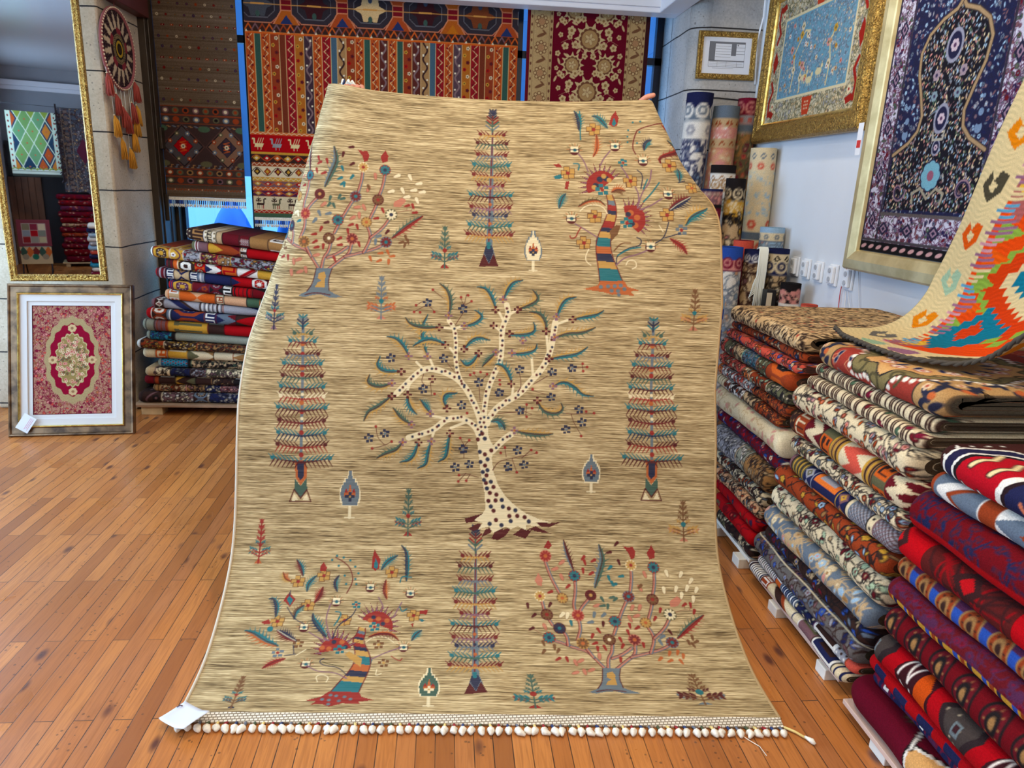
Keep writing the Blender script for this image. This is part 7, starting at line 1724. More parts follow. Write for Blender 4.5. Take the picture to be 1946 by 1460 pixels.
pr = [(.0, .0), (.0, .035), (.006, .045), (.012, .044), (.018, .036), (.048, .036), (.054, .042), (.060, .04), (.062, .03)]
def mount(t, Ml, pz):
    mt_ = mat('cream_mount_board', (204, 200, 196), .7)
    frame_ring(.67 - .116, .885 - .116, [(-.002, pz + .002), (.042, pz + .002), (.045, pz - .006), (.066, pz - .006)], Ml).build('mount', mt_, t)
picture('framed_rug', 'crimson medallion rug in a bronze frame leaning on the floor below the mirror', .67, .885, pr, g_dk, MF_, cv, -.010, extra=mount, edge=(.053, [(.0, .043), (.004, .046), (.008, .043), (.010, .03)], g_br))
tg = thing('paper_tag', 'white printed paper tag hanging on the bronze framed rug', 'tag', MF_ @ Vector((-.235, -.365, .055)))
Mt = Matrix.Translation(-(MF_ @ Vector((-.235, -.365, .055)))) @ MF_ @ Matrix.Translation((-.235, -.365, .055)) @ Matrix.Rotation(-.55, 4, 'Z')
MB().box(-.036, .036, -.048, .048, 0, .0008, Mt).build('sheet', mat('tag_paper', (236, 240, 250), .55), tg)
q = MB(); [q.box(.006 + .008 * k, .0085 + .008 * k, -.035 + .008 * (k % 2), .038, .0009, .0014, Mt) for k in range(3)]; q.build('print', mat('tag_print', (206, 150, 160), .6), tg)
# tall mirror
yawM = math.radians(11.5); MM = Matrix.Translation((-2.278, 4.553, 1.73)) @ Matrix.Rotation(yawM, 4, 'Z') @ Matrix.Rotation(PI / 2, 4, 'X')
tm = thing('wall_mirror', 'tall gilt framed mirror in front of the stone pillar on the left', 'mirror', MM.to_translation())
Ml = Matrix.Translation(MM.to_translation()).inverted() @ MM
frame_ring(.51, 1.74, [(.0, .0), (.0, .02), (.008, .03), (.02, .026), (.032, .028), (.040, .016)], Ml).build('moulding', g_orn, tm)
mg = NT('silvered_glass'); mg.set(Base_Color=(.86, .88, .9, 1), Metallic=1.0, Roughness=.012)
MB().box(-.245, .245, -.86, .86, .004, .016, Ml).build('mirror_glass', mg.m, tm)
# ------------------------------------------------------------------ rolled carpets standing in the corner
def roll(label, x, y, r, h, paint, lean=(0, 0), capcol='br', flat=1.0, rot=0.0, seed=0, nz=150):
    na = 56; cv = Cv(2 * PI * r, h, na + 1, nz, (128, 128, 128)); rng = np.random.RandomState(seed); paint(cv, rng)
    a = -PI / 2 - PI + 2 * PI * np.linspace(0, 1, na + 1) + rot
    rad = r * (1 + .012 * np.sin(3 * a + seed)); rad[0] += .008; rad[1] += .003
    Z = cv.y
    X = (rad * np.cos(a))[:, None] + 0 * Z[None, :]; Y = (rad * np.sin(a) * flat)[:, None] + 0 * Z[None, :]
    V = [np.stack([X, Y, Z[None, :] + 0 * X], -1).reshape(-1, 3)]; C = [lin(cv.a).reshape(-1, 3)]; F = grid_faces(na + 1, nz).tolist()
    # spiral edge on top
    m = 130; t = np.linspace(0, 1, m); sa = a[0] + 2 * PI * 3.6 * t; sr = r * (1 - .93 * t)
    o = sum(len(v) for v in V)
    for k, (dr, dz) in enumerate(((0, 0), (-.006, .0))):
        V.append(np.stack([(sr + dr) * np.cos(sa), (sr + dr) * np.sin(sa) * flat, np.full(m, h + dz)], 1)); C.append(np.tile(lin(Q[capcol]), (m, 1)))
    V.append(np.stack([(sr - .006) * np.cos(sa), (sr - .006) * np.sin(sa) * flat, np.full(m, h - .05)], 1)); C.append(np.tile(lin(Q[capcol]) * .7, (m, 1)))
    for k in range(m - 1): F += [(o + k, o + k + 1, o + m + k + 1, o + m + k), (o + m + k, o + m + k + 1, o + 2 * m + k + 1, o + 2 * m + k)]
    V = np.concatenate(V); C = np.concatenate(C)
    sh = np.zeros_like(V); sh[:, 0] = lean[0] * V[:, 2]; sh[:, 1] = lean[1] * V[:, 2]
    me = np_mesh('rolled_carpet', V + sh, [tuple(f) for f in F], C)
    o_ = link('rolled_carpet', me, WOOL, None, (x - lean[0] * h, y - lean[1] * h, .001))
    return tag(o_, label, 'rolled carpet', 'rolled carpets standing in the right corner')
def RB(bg, top, tcol, spec, fl=None):
    """paint from the top edge down: solid top band, then border bands, then the field"""
    def f(cv, rng):
        cv.a[:] = np.array(K(bg), float); H = cv.H; W = cv.W
        if fl: flo(cv, 0, W, fl[0], fl[1], rng, fl[2], 1.1)
        z = H - top; cv.rect(0, W, z, H, K(tcol))
        for w, c, kind, c1 in spec:
            cv.rect(0, W, z - w, z, K(c)); m = z - w / 2; cv.line([(0, z - w), (W, z - w)], .004, K(c1))
            n = int(W / (w * 1.3)) + 1
            for k in range(n):
                x = W * (k + .5) / n
                if kind == 'r': cv.flower(x, m, w * .3, 6, K(c1), K(c), None)
                elif kind == 'a': cv.disc(x, m + w * .2, w * .55, K(c1)); cv.disc(x, m + w * .25, w * .36, K(c)); cv.flower(x, m + w * .25, w * .2, 5, K(c1))
                elif kind == 'd': cv.diamond(x, m, w * .42, w * .38, K(c1)); cv.diamond(x, m, w * .2, w * .18, K(c))
            if kind == 'v': flo(cv, 0, W, [c1, 'cr', c1], c1, rng, min(.014, w * .3), 1.4, z - w, z)
            z -= w
    return f
for sp in [
 ('tall roll with navy top band and slate blue flowers, leftmost in the corner', 1.585, 4.80, .083, 2.11, RB('wh', .085, 'na', [(.085, 'sl', 'a', 'wh'), (.11, 'wh', 'r', 'gr')], (['sl', 'lb', 'wh', 'sl', 'na'], 'na', .026)), (.035, .02), 'na'),
 ('tall salmon patterned roll with a dusty blue top band, in the corner by the pillar', 1.765, 4.80, .082, 2.04, RB('pk', .075, 'sl', [(.06, 'tan', 'd', 'ru'), (.07, 'wh', 'v', 'pk'), (.05, 'tan', 'd', 'ru')], (['wh', 'cr', 'pk', 'wh'], 'pe', .024)), (.03, .02), 'sl'),
 ('tall rose topped roll with olive and red flowers, half behind the gilt frame corner', 1.922, 4.855, .064, 2.10, RB('cam', .04, 'ma', [(.07, 'ma', 'a', 'pk'), (.05, 'gr', 'r', 'co'), (.05, 'sl', None, 'gr')], (['co', 'ol', 'tan', 'ma'], 'ol', .022)), (.01, .01), 'ma'),
 ('tall pale roll with blue borders and paisleys, against the white wall', 1.915, 4.50, .077, 1.78, RB('lb', .02, 'cr', [(.05, 'cr', 'd', 'sl'), (.07, 'cr', 'r', 'co'), (.26, 'lb', 'v', 'cr'), (.10, 'cr', 'r', 'co'), (.04, 'sl', None, 'sl'), (.09, 'cr', 'r', 'co'), (.03, 'sl', None, 'sl'), (.08, 'cr', 'r', 'co')], (['cr', 'pk', 'lb', 'wh'], 'sl', .02)), (.0, .02), 'wh'),
 ('cream roll with black top band and wavy grey borders, mid height in the corner', 1.700, 4.575, .076, 1.675, RB('wh', .05, 'bk', [(.05, 'wh', 'd', 'cam'), (.06, 'wh', 'a', 'cam'), (.05, 'wh', 'd', 'gr'), (.06, 'wh', 'a', 'ol')], (['lb', 'sl', 'cr'], 'gr', .02)), (.0, .02), 'bk'),
 ('slim black topped roll with gold scrolls and a big pink paisley, in the corner', 1.712, 4.375, .058, 1.595, RB('tan', .07, 'bk', [(.06, 'bk', 'a', 'cr'), (.07, 'cr', 'v', 'go'), (.06, 'go', 'v', 'bk')], (['go', 'pk', 'cr', 'org', 'lb'], 'bk', .024)), (.0, .015), 'bk'),
 ('crimson and white patterned roll with a navy rim, beside the big beige rug', 1.565, 4.36, .064, 1.53, RB('ma', .02, 'na', [(.07, 'pk', 'v', 'mau'), (.02, 'bk', None, 'bk')], (['wh', 'pk', 'wh', 'ma'], 'ma', .020)), (.0, .015), 'na'),
 ('short pale blue roll with a grey border, against the white wall', 1.915, 4.24, .070, 1.325, RB('lb', .03, 'lb', [(.05, 'cr', 'r', 'sl')], (['lb', 'wh', 'pk', 'wh'], 'sl', .018)), (.0, .02), 'lb'),
 ('plain raspberry red roll end showing between the patterned rolls', 1.742, 4.225, .058, 1.245, RB('ma', .12, 'co', [], None), (.0, .01), 'ma'),
 ('short white roll with violet blue top and pink lace border, beside the beige rug', 1.615, 4.09, .070, 1.215, RB('wh', .07, 'bl', [(.06, 'pk', 'a', 'ma')], (['wh', 'pe', 'lb', 'wh', 'gr'], 'sl', .024)), (.0, .01), 'bl'),
 ('short tan roll with white scalloped navy top, in front of the raspberry roll', 1.760, 4.075, .064, 1.205, RB('tan', .035, 'na', [(.04, 'na', 'a', 'wh'), (.05, 'tan', 'v', 'br'), (.01, 'br', None, 'br')], (['tan', 'br', 'cr', 'mau'], 'br', .022)), (.0, .01), 'na'),
 ('short beige roll with a navy rim and black scalloped border, front right of the corner', 1.888, 4.06, .058, 1.215, RB('tan', .03, 'na', [(.05, 'cr', 'd', 'bk'), (.07, 'na', 'a', 'cr')], (['gr', 'br', 'cr'], 'bk', .016)), (.0, .01), 'na'),
 ('low black topped roll with white flower border, farthest forward of the standing rolls', 1.888, 3.86, .054, 1.045, RB('tan', .04, 'bk', [(.07, 'bk', 'v', 'pk'), (.02, 'wh', None, 'bk')], (['br', 'ru', 'cr', 'tan'], 'br', .02)), (.0, .01), 'bk'),
 ('blue rolled carpet low beside the farthest right stack', 1.46, 3.86, .060, .96, RB('bl', .06, 'lb', [(.06, 'bl', None, 'wh'), (.06, 'wh', 'v', 'bl')], (['wh', 'bl', 'lb'], 'na', .02)), (.0, .01), 'lb'),
 ('low raspberry roll end just above the black dashed tan carpet', 1.885, 3.62, .042, .965, RB('co', .1, 'co', [], None), (.0, .01), 'co'),
]:
    roll(*sp, seed=len(sp[0]))
# black boxed folder and white tasselled scarf
t = thing('black_folder', 'black folder with a cream card on its spine, between the front rolls', 'folder', (1.800, 3.925, 0.0))
MB().box(-.028, .028, -.03, .03, .0, 1.0).build('cover', mat('black_card', (24, 24, 26), .5), t, bevel=.002)
MB().box(-.026, .004, -.0315, -.0302, .86, .985).build('card', mat('cream_card', (206, 196, 172), .7), t)
sc_ = MB(); rs = random.Random(4)
for k in range(16):
    x = -.022 + .003 * k; w = rs.uniform(-.006, .006); sc_.tube([(x, .03, .0), (x, 0, .012), (x, -.012, 0), (x + w * .4, -.016, -.12), (x + w, -.014, -.24 + rs.uniform(-.02, .02)), (x + w * 2.4, -.016, -.33 - rs.uniform(0, .06))], [.004, .005, .005, .005, .005, .002], 5)
for k in range(9): sc_.tube([(-.022, -.016, -.14 - .012 * k), (-.035 - .003 * k, -.018, -.17 - .012 * k), (-.045, -.016, -.2 - .011 * k)], [.003, .003, .001], 4)
tag(sc_.build('tasselled_scarf', mat('ivory_yarn', (224, 228, 220), .9), None, (1.765, 3.995, 1.212), smooth=True), 'ivory tasselled scarf draped over the navy topped tan roll', 'scarf')
# ------------------------------------------------------------------ slit-woven kilim thrown over the middle stack
def kilim_paint(cv):
    W, H = cv.W, cv.H; cv.a[:] = np.array((226, 78, 34), float)
    G, T_, C_, Y_, P_, D_, O_ = (136, 168, 66), (20, 116, 140), (222, 200, 150), (226, 180, 70), (150, 104, 130), (72, 66, 50), (226, 134, 40)
    def saw(x0, y0, x1, y1, n, amp, col):   # jagged band
        P = []
        for k in range(n + 1):
            t = k / n; P.append((x0 + (x1 - x0) * t - amp * .5, y0 + (y1 - y0) * t)); 
            if k < n: P.append((x0 + (x1 - x0) * (t + .5 / n) + amp, y0 + (y1 - y0) * (t + .35 / n)))
        P += [(x1 - amp * 1.6, y1), (x0 - amp * 1.6, y0)]; cv.poly(P, col)
    def stepd(x, y, rx, ry, n, col):        # stepped diamond
        for k in range(n):
            q = (k + .5) / n; cv.rect(x - rx * q, x + rx * q, y + ry * (1 - q) - ry / n * .52, y + ry * (1 - q) + ry / n * .52, col); cv.rect(x - rx * q, x + rx * q, y - ry * (1 - q) - ry / n * .52, y - ry * (1 - q) + ry / n * .52, col)
    for cy_ in (.46, 1.06, 1.66):
        for cx_ in (.50, 1.02):
            stepd(cx_, cy_, .30, .30, 9, G); stepd(cx_, cy_, .265, .265, 9, (210, 66, 32)); stepd(cx_, cy_, .19, .18, 7, C_); stepd(cx_, cy_, .15, .12, 5, T_); stepd(cx_, cy_, .07, .05, 3, C_)
        for s in (-1, 1): stepd(.24, cy_ + .30 * s, .10, .11, 5, (172, 96, 92)); stepd(.24, cy_ + .30 * s, .06, .05, 4, Y_)
        for k in range(7): cv.poly([(.2, cy_ - .28 + .08 * k), (.30, cy_ - .25 + .08 * k), (.2, cy_ - .20 + .08 * k)], G if k % 2 else (232, 96, 40))
    stepd(.34, .25, .15, .12, 5, T_); stepd(.34, .27, .05, .05, 3, (210, 66, 32))
    cv.rect(0, .175, 0, H, C_)
    for k in range(int(H / .017)): cv.rect(.155 + .02 * (k % 2), .235 + .02 * math.sin(k * .9), .017 * k, .017 * k + .010, (P_, (206, 150, 160), P_, (96, 160, 190), C_)[k // 3 % 5])
    for k, c in enumerate([(106, 102, 96), O_, (160, 190, 160), (222, 92, 40), D_, O_, (222, 92, 40), (96, 100, 66), T_, D_]):
        y = .12 + .155 * k; cv.poly([(.04, y), (.10, y - .035), (.135, y), (.135, y + .05), (.10, y + .06), (.085, y + .03), (.06, y + .05)], c); cv.poly([(.075, y + .005), (.1, y - .008), (.11, y + .02), (.08, y + .03)], C_)
    cv.rect(0, W, 0, .085, C_)
    for k, c in enumerate(((150, 180, 150), P_, D_, O_, P_, D_)): x = .20 + .15 * k; cv.poly([(x - .06, .04), (x - .02, .015), (x + .05, .02), (x + .06, .06), (x + .02, .07), (x - .02, .06)], c)
    y_ = cv.y[None, :]; x_ = cv.x[:, None]
    cv.a *= (1 + .07 * np.sin(y_ * 900 + 3 * np.sin(x_ * 60)) * np.sin(x_ * 40 + 1))[..., None]
def kilim():
    ny_, nd = 190, 330; Yv = np.linspace(2.40, 1.44, ny_); d = np.linspace(0, 1.62, nd)
    cv = Cv(.96, 1.62, ny_, nd, (222, 200, 150)); kilim_paint(cv)
    hy = [1.44, 1.55, 1.65, 1.75, 1.85, 1.97, 2.10, 2.31, 2.40]
    hX = np.interp(Yv, hy, [1.45, 1.45, 1.43, 1.435, 1.425, 1.345, 1.33, 1.335, 1.36]); hZ = np.interp(Yv, hy, [1.31, 1.265, 1.195, 1.11, 1.066, 1.056, 1.056, 1.057, 1.065])
    k = np.hanning(25); k /= k.sum(); sm = lambda q: np.convolve(np.pad(q, 12, 'edge'), k, 'valid'); hX, hZ = sm(hX), sm(hZ)
    V = np.zeros((ny_, nd, 3))
    for i in range(ny_):
        f = np.clip((Yv[i] - 1.65) / .55, 0, 1); flat = max(.03, (1.47 - hX[i])); R = .33
        th0 = .35 * (1 - f)     # the near part leaves the pile at an angle
        P = [(hX[i], hZ[i])]; dd = d[1] - d[0]
        for q in d[1:]:
            a = th0 + np.clip((q - flat) / R, 0, 1) * (PI / 2 * .97 - th0)
            P.append((P[-1][0] + math.cos(a) * dd, P[-1][1] + math.sin(a) * dd))
        P = np.array(P); V[i, :, 0] = P[:, 0]; V[i, :, 2] = P[:, 1]
        V[i, :, 1] = Yv[i] - np.clip(P[:, 1] - 1.25, 0, 2) * .36
    lim = 1.80; over = np.clip(V[..., 0] - lim, 0, 1); V[..., 0] -= over * .9
    V[..., 0] += .014 * np.sin(V[..., 1] * 16 + 1) * np.clip((V[..., 2] - 1.15) / .3, 0, 1)
    F = grid_faces(ny_, nd, flip=True)
    me = np_mesh('kilim_rug', V.reshape(-1, 3), F, lin(np.clip(cv.a, 0, 255)).reshape(-1, 3))
    o = link('kilim_rug', me, wool('flatwoven_wool', .12, 420, .7)); s = o.modifiers.new('Solidify', 'SOLIDIFY'); s.thickness = .005; s.offset = -1
    tag(o, 'bright orange, green and cream kilim draped over the red medallion carpet', 'kilim')
    br = MB(); hem = V[:, 0, :]; n = 90; idx = np.linspace(0, ny_ - 1, n).astype(int)
    for s_ in (0, 1): br.tube([(hem[i][0] - .004 + .004 * math.sin(q * 1.3 + s_ * PI), hem[i][1], hem[i][2] + .003 + .004 * math.cos(q * 1.3 + s_ * PI)) for q, i in enumerate(idx)], .0055, 6)
    br.build('braided_edge', mat('brown_braid', (66, 58, 48), .9), o, smooth=True)
kilim()
# ------------------------------------------------------------------ beaded wall hanging on the left pillar
def hanging():
    t = thing('beaded_wall_hanging', 'round beaded wall hanging with red and yellow tassels on the left pillar', 'wall hanging', (-1.985, 4.92, 2.205))
    R = Matrix.Rotation(PI / 2, 4, 'Z') @ Matrix.Rotation(PI / 2, 4, 'X')      # local xy -> wall plane, z out of the wall
    na, nr = 128, 60; r = .222; A = np.linspace(0, 2 * PI, na + 1)[:-1]; Rr = np.linspace(0, r, nr)
    X = Rr[None, :] * np.cos(A[:, None]); Y = Rr[None, :] * np.sin(A[:, None])
    rad = np.hypot(X, Y); ang = np.arctan2(Y, X); C = np.zeros(X.shape + (3,)); C[:] = (46, 26, 34)
    dots = ((np.sin(ang * 40) * np.sin(rad * 330)) > .55); C[dots] = (112, 84, 78)
    q = np.abs(((ang / (2 * PI) * 16) % 1) - .5) * 2
    star = (rad < .205 - .08 * q) & (rad > .11); C[star & (q < .8 - (rad - .11) * 7)] = (222, 196, 160)
    C[(rad > .085) & (rad < .112)] = (52, 30, 36); pk_ = (rad > .085) & (rad < .118) & (np.sin(ang * 5 + .5) > .1); C[pk_] = (150, 60, 66); C[(rad > .06) & (rad < .085)] = (82, 64, 48); C[(rad > .06) & (rad < .085) & (np.sin(ang * 30) * np.sin(rad * 500) > .1)] = (176, 152, 104); C[rad < .06] = (30, 24, 24); C[(rad < .048) & (rad > .032)] = (200, 160, 56); C[rad < .02] = (60, 44, 30)
    Z = .012 + .010 * np.cos(rad / r * PI / 2)
    V = np.stack([X, Y, Z], -1).reshape(-1, 3) @ np.array(R.to_3x3()).T
    F = [(i * nr + j, ((i + 1) % na) * nr + j, ((i + 1) % na) * nr + j + 1, i * nr + j + 1) for i in range(na) for j in range(nr - 1)]
    link('beaded_disc', np_mesh('beaded_disc', V, F, lin(C).reshape(-1, 3)), wool('bead_work', .2, 300, .8), t)
    rim = MB(); P = [R @ Vector((r * math.cos(a), r * math.sin(a), .012)) for a in np.linspace(0, 2 * PI, 65)]; rim.cur = 0; rim.tube(P, .011, 8, False)
    for k in range(70):
        a = 2 * PI * k / 70; rim.cur = 1; c = R @ Vector(((r + .003) * math.cos(a), (r + .003) * math.sin(a), .020)); rim.lathe([(.0005, -.006), (.006, -.002), (.006, .002), (.0005, .006)], 6, Matrix.Translation(c))
    rim.build('rim', [mat('rose_cord', (150, 84, 84), .85), mat('shell_bead', (226, 204, 168), .5)], t, smooth=True)
    lp = MB(); lp.tube([R @ Vector((0, r, .012)), R @ Vector((.004, r + .05, .012)), R @ Vector((0, r + .10, .005))], .003, 6); lp.build('hanging_loop', mat('rose_cord', (150, 84, 84), .85), t, smooth=True)
    rs = random.Random(9)
    for ax, ln, c in ((-.195, .05, 0), (-.10, .06, 0), (-.02, .10, 0), (.03, .13, 0), (.19, .04, 0), (.12, .10, 0), (-.15, .22, 1), (-.08, .30, 1), (.03, .34, 1), (.15, .20, 1), (.19, .18, 1), (.10, .26, 1)):
        y0 = -math.sqrt(max(r * r - ax * ax, 0)) ; y1 = y0 - ln
        ts = MB(); ts.cur = 0; ts.tube([R @ Vector((ax, y0, .012)), R @ Vector((ax, y1, .014))], .0016, 5); ts.cur = 2; ts.lathe([(.001, -.006), (.007, 0), (.001, .006)], 8, Matrix.Translation(R @ Vector((ax, y1, .014)))); ts.cur = 1
        for k in range(40):
            a = rs.uniform(0, 6.28); q = rs.uniform(.3, 1); ts.tube([R @ Vector((ax, y1 - .004, .016)), R @ Vector((ax + .022 * q * math.cos(a), y1 - .035, .022 + .014 * q * math.sin(a))), R @ Vector((ax + .036 * q * math.cos(a), y1 - .115 - rs.uniform(0, .015), .026 + .022 * q * math.sin(a)))], [.004, .0035, .002], 4)
        ts.build('tassel', [mat('ivory_yarn', (224, 228, 220), .9), mat('brick_red_yarn', (170, 70, 58), .9) if c == 0 else mat('mustard_yarn', (206, 142, 40), .9), mat('shell_bead', (226, 204, 168), .5)], t, smooth=True)
hanging()
# ------------------------------------------------------------------ sockets, cords and a tag on the white wall
plast = mat('white_plastic', (236, 240, 246), .35)
for k, (y, w) in enumerate(((4.05, .075), (3.915, .075), (3.775, .075), (3.625, .08), (3.47, .07))):
    t = thing('wall_socket', ['white double wall socket, first in the row from the standing rolls', 'white double wall socket, second in the row from the standing rolls', 'white double wall socket, middle one of the row of five', 'white double wall socket, fourth in the row from the standing rolls', 'white wall socket with wires below the corner of the navy rug frame'][k], 'wall socket', (1.999, y, 1.12), group='row of wall sockets')
    MB().box(-.012, 0, -w / 2, w / 2, -.055, .055).build('plate', plast, t, bevel=.004)
    MB().box(-.030, -.0125, -w * .36, w * .36, -.042, .046).build('body', plast, t, bevel=.005)
    for z in (-.02, .024): MB().lathe([(.013, 0), (.013, .003), (.001, .003)], 16, Matrix.Translation((-.0302, 0, z)) @ Matrix.Rotation(-PI / 2, 4, 'Y')).build('socket_hole', mat('socket_grey', (178, 182, 190), .5), t)
wr = [mat('red_flex', (196, 70, 74), .5), mat('white_flex', (214, 218, 226), .5)]
for nm, lab, c, path in (('cord', 'thin red cord running from the navy rug frame down past the sockets', 0, [(1.992, 3.46, 1.25), (1.985, 3.50, 1.16), (1.99, 3.53, 1.05), (1.99, 3.52, .9), (1.99, 3.5, .7)]), ('cord', 'thin white cord hanging left below the last socket', 1, [(1.985, 3.47, 1.06), (1.988, 3.46, .95), (1.99, 3.47, .7)]), ('cord', 'thin white cord hanging straight below the last socket', 1, [(1.985, 3.45, 1.06), (1.989, 3.40, .95), (1.99, 3.38, .7)]), ('cord', 'thin white cord farthest along the wall from the rolls, below the navy rug frame', 1, [(1.992, 3.40, 1.17), (1.99, 3.34, 1.0), (1.99, 3.30, .7)])):
    tag(MB().tube(path, .0025, 6).build(nm, wr[c], smooth=True), lab, 'cord')
t = thing('paper_label', 'narrow white label with a red square hanging between the two gold frames', 'label', (1.93, 3.462, 1.75))
MB().box(-.001, .0, -.022, .022, -.045, .10).build('strip', plast, t); MB().box(-.0022, -.0012, -.016, .016, -.012, .022).build('red_square', mat('red_print', (206, 52, 46), .5), t)
cnd = MB(); cnd.tube([(1.985, 4.90, 3.0), (1.984, 4.93, 2.75), (1.984, 4.92, 2.6), (1.965, 4.94, 2.45), (1.984, 4.935, 2.2)], .006, 7); tag(cnd.build('cable', plast, smooth=True), 'white cable running down the edge of the stone pillar', 'cable')
tag(MB().tube([(1.60, 4.944, 2.105), (1.75, 4.942, 2.108), (1.93, 4.944, 2.100)], .004, 6).build('cable', mat('black_flex', (34, 32, 34), .5), smooth=True), 'black cable along the joint of the grey stone pillar', 'cable')
# ------------------------------------------------------------------ the person behind the rug: only fingers show above its top edge
def skinned(name, nodes, edges, radii, m, parent, sub=2, root=0):
    me = bpy.data.meshes.new(name); me.from_pydata([tuple(map(float, n)) for n in nodes], edges, []); o = link(name, me, m, parent)
    sk = o.modifiers.new('Skin', 'SKIN'); sk.use_smooth_shade = True
    for i, r in enumerate(radii):
        v = me.skin_vertices[0].data[i]; v.radius = r if hasattr(r, '__len__') else (r, r); v.use_root = (i == root)
    s = o.modifiers.new('Subdivision', 'SUBSURF'); s.levels = s.render_levels = sub
    return o
def find_u(X, s):
    u = np.linspace(-.86, .86, 1500); return u[np.abs(rugS(u, s)[:, 0] - X).argmin()]
def person():
    pr_ = thing('person', 'person in dark clothes standing hidden behind the beige tree rug, holding up its top corners', 'person', (.165, 3.42, 0))
    skin = mat('warm_skin', (206, 138, 112), .5, var=.05, vscale=40); b = np.array((.165, 3.42, 0))
    N, E, Rd = [], [], []
    def n(p, r, par=None, rel=True):
        N.append(np.array(p, float) if rel else np.array(p, float) - b); Rd.append(r)
        if par is not None: E.append((par, len(N) - 1))
        return len(N) - 1
    pel = n((0, 0, .92), (.13, .10)); wa = n((0, .0, 1.08), (.115, .09), pel); ch = n((0, .0, 1.28), (.135, .10), wa); nk0 = n((0, .01, 1.40), .062, ch); nk = n((0, 0, 1.46), .05, nk0); hd = n((0, -.015, 1.55), (.068, .078), nk); hd2 = n((0, -.01, 1.65), (.066, .076), hd); n((0, 0, 1.69), .04, hd2)
    hands = {}
    for s, X in ((-1, -.365), (1, .725)):
        u0 = find_u(X, RUG_TOP); T = rugS(u0, RUG_TOP + .034); bx, by, bz = T - b
        sh = n((s * .175, .01, 1.37), .056, ch); el = n((s * .42, -.02, 1.52), .042, sh); fo = n((s * .40 * .35 + bx * .65, by * .6 + .06, 1.52 * .35 + (bz - .10) * .65), .036, el)
        wr_ = n((bx - s * .045, by + .10, bz - .095), .027, fo); pm = n((bx - s * .02, by + .085, bz - .045), (.034, .018), wr_); pm2 = n((bx, by + .066, bz - .016), (.034, .013), pm)
        for k in range(4):   # four fingers close on the back of the fold
            o_ = (-.030 + .020 * k); L_ = (.85, 1.0, .95, .78)[k]; up = .018 if s < 0 else .0
            f1 = n((bx + o_, by + .052, bz - .004 + up), .0085, pm2); f2 = n((bx + o_ - s * .002, by + .040, bz - .022 + up * .6), .008, f1); n((bx + o_ - s * .004, by + .037, bz - .022 - .028 * L_ + up * .4), .007, f2)
        t1 = n((bx + s * .022, by + .050, bz - .010), .013, pm)
        if s > 0: t2 = n((bx + .048, by + .018, bz + .018), .0115, t1); n((bx + .082, by + .006, bz + .027), .0095, t2)
        else: t2 = n((bx - .030, by + .060, bz + .002), .0105, t1); n((bx - .040, by + .052, bz + .016), .009, t2)
    for s in (-1, 1):
        hp = n((s * .09, 0, .86), .085, pel); kn = n((s * .10, -.01, .48), .058, hp); an = n((s * .105, .02, .09), .04, kn); n((s * .115, -.10, .035), (.035, .028), an)
    skinned('body', N, E, Rd, skin, pr_, 2)
    cloth = mat('dark_grey_shirt', (52, 54, 62), .85, var=.1, vscale=12); tr_ = mat('dark_blue_trousers', (38, 42, 58), .85, var=.1, vscale=12)
    NS = [(0, 0, .90), (0, 0, 1.08), (0, 0, 1.28), (0, .01, 1.385)] + [(s * .175, .01, 1.375) for s in (-1, 1)] + [(s * .34, -.01, 1.468) for s in (-1, 1)]
    skinned('shirt', NS, [(0, 1), (1, 2), (2, 3), (2, 4), (2, 5), (4, 6), (5, 7)], [(.15, .12), (.135, .11), (.155, .12), (.07, .07), .072, .072, .06, .06], cloth, pr_)
    NT_ = [(0, 0, .93)] + [(s * .09, 0, .86) for s in (-1, 1)] + [(s * .10, -.01, .48) for s in (-1, 1)] + [(s * .105, .02, .10) for s in (-1, 1)]
    skinned('trousers', NT_, [(0, 1), (0, 2), (1, 3), (2, 4), (3, 5), (4, 6)], [(.15, .12), .10, .10, .075, .075, .06, .06], tr_, pr_)
    skinned('hair', [(0, .02, 1.60), (0, .02, 1.66), (0, .01, 1.70)], [(0, 1), (1, 2)], [(.072, .078), (.074, .082), .045], mat('dark_brown_hair', (44, 32, 26), .7), pr_, 2)
    for s in (-1, 1): skinned('shoe', [(s * .105, .05, .045), (s * .112, -.05, .04), (s * .118, -.15, .034)], [(0, 1), (1, 2)], [(.042, .044), (.046, .038), (.040, .030)], mat('brown_shoe', (70, 48, 34), .5), pr_)
    # fringe of the top end bunched in the left hand: part of the rug
    u0 = find_u(-.432, RUG_TOP); T = rugS(u0, RUG_TOP); f = MB(); rs = random.Random(2)
    for k in range(14):
        a = rs.uniform(-.4, 1.0); f.cur = 1 if k in (3, 4) else 0
        p0 = T + [.002 * k - .01, .020, .012]; f.tube([p0, p0 + [.014 * a + .004, -.003, .024 + .004 * (k % 3)], p0 + [.034 * a + .014, -.010, .044 - .02 * max(a, 0)], p0 + [.056 * a + .020, -.022, .034 - .040 * max(a, 0)]], [.004, .006, .0055, .003], 6)
    f.build('top_fringe', [mat('cotton_knots', (240, 232, 216), .9), mat('warp_1', (40, 60, 110), .9)], RUG, smooth=True)
person()
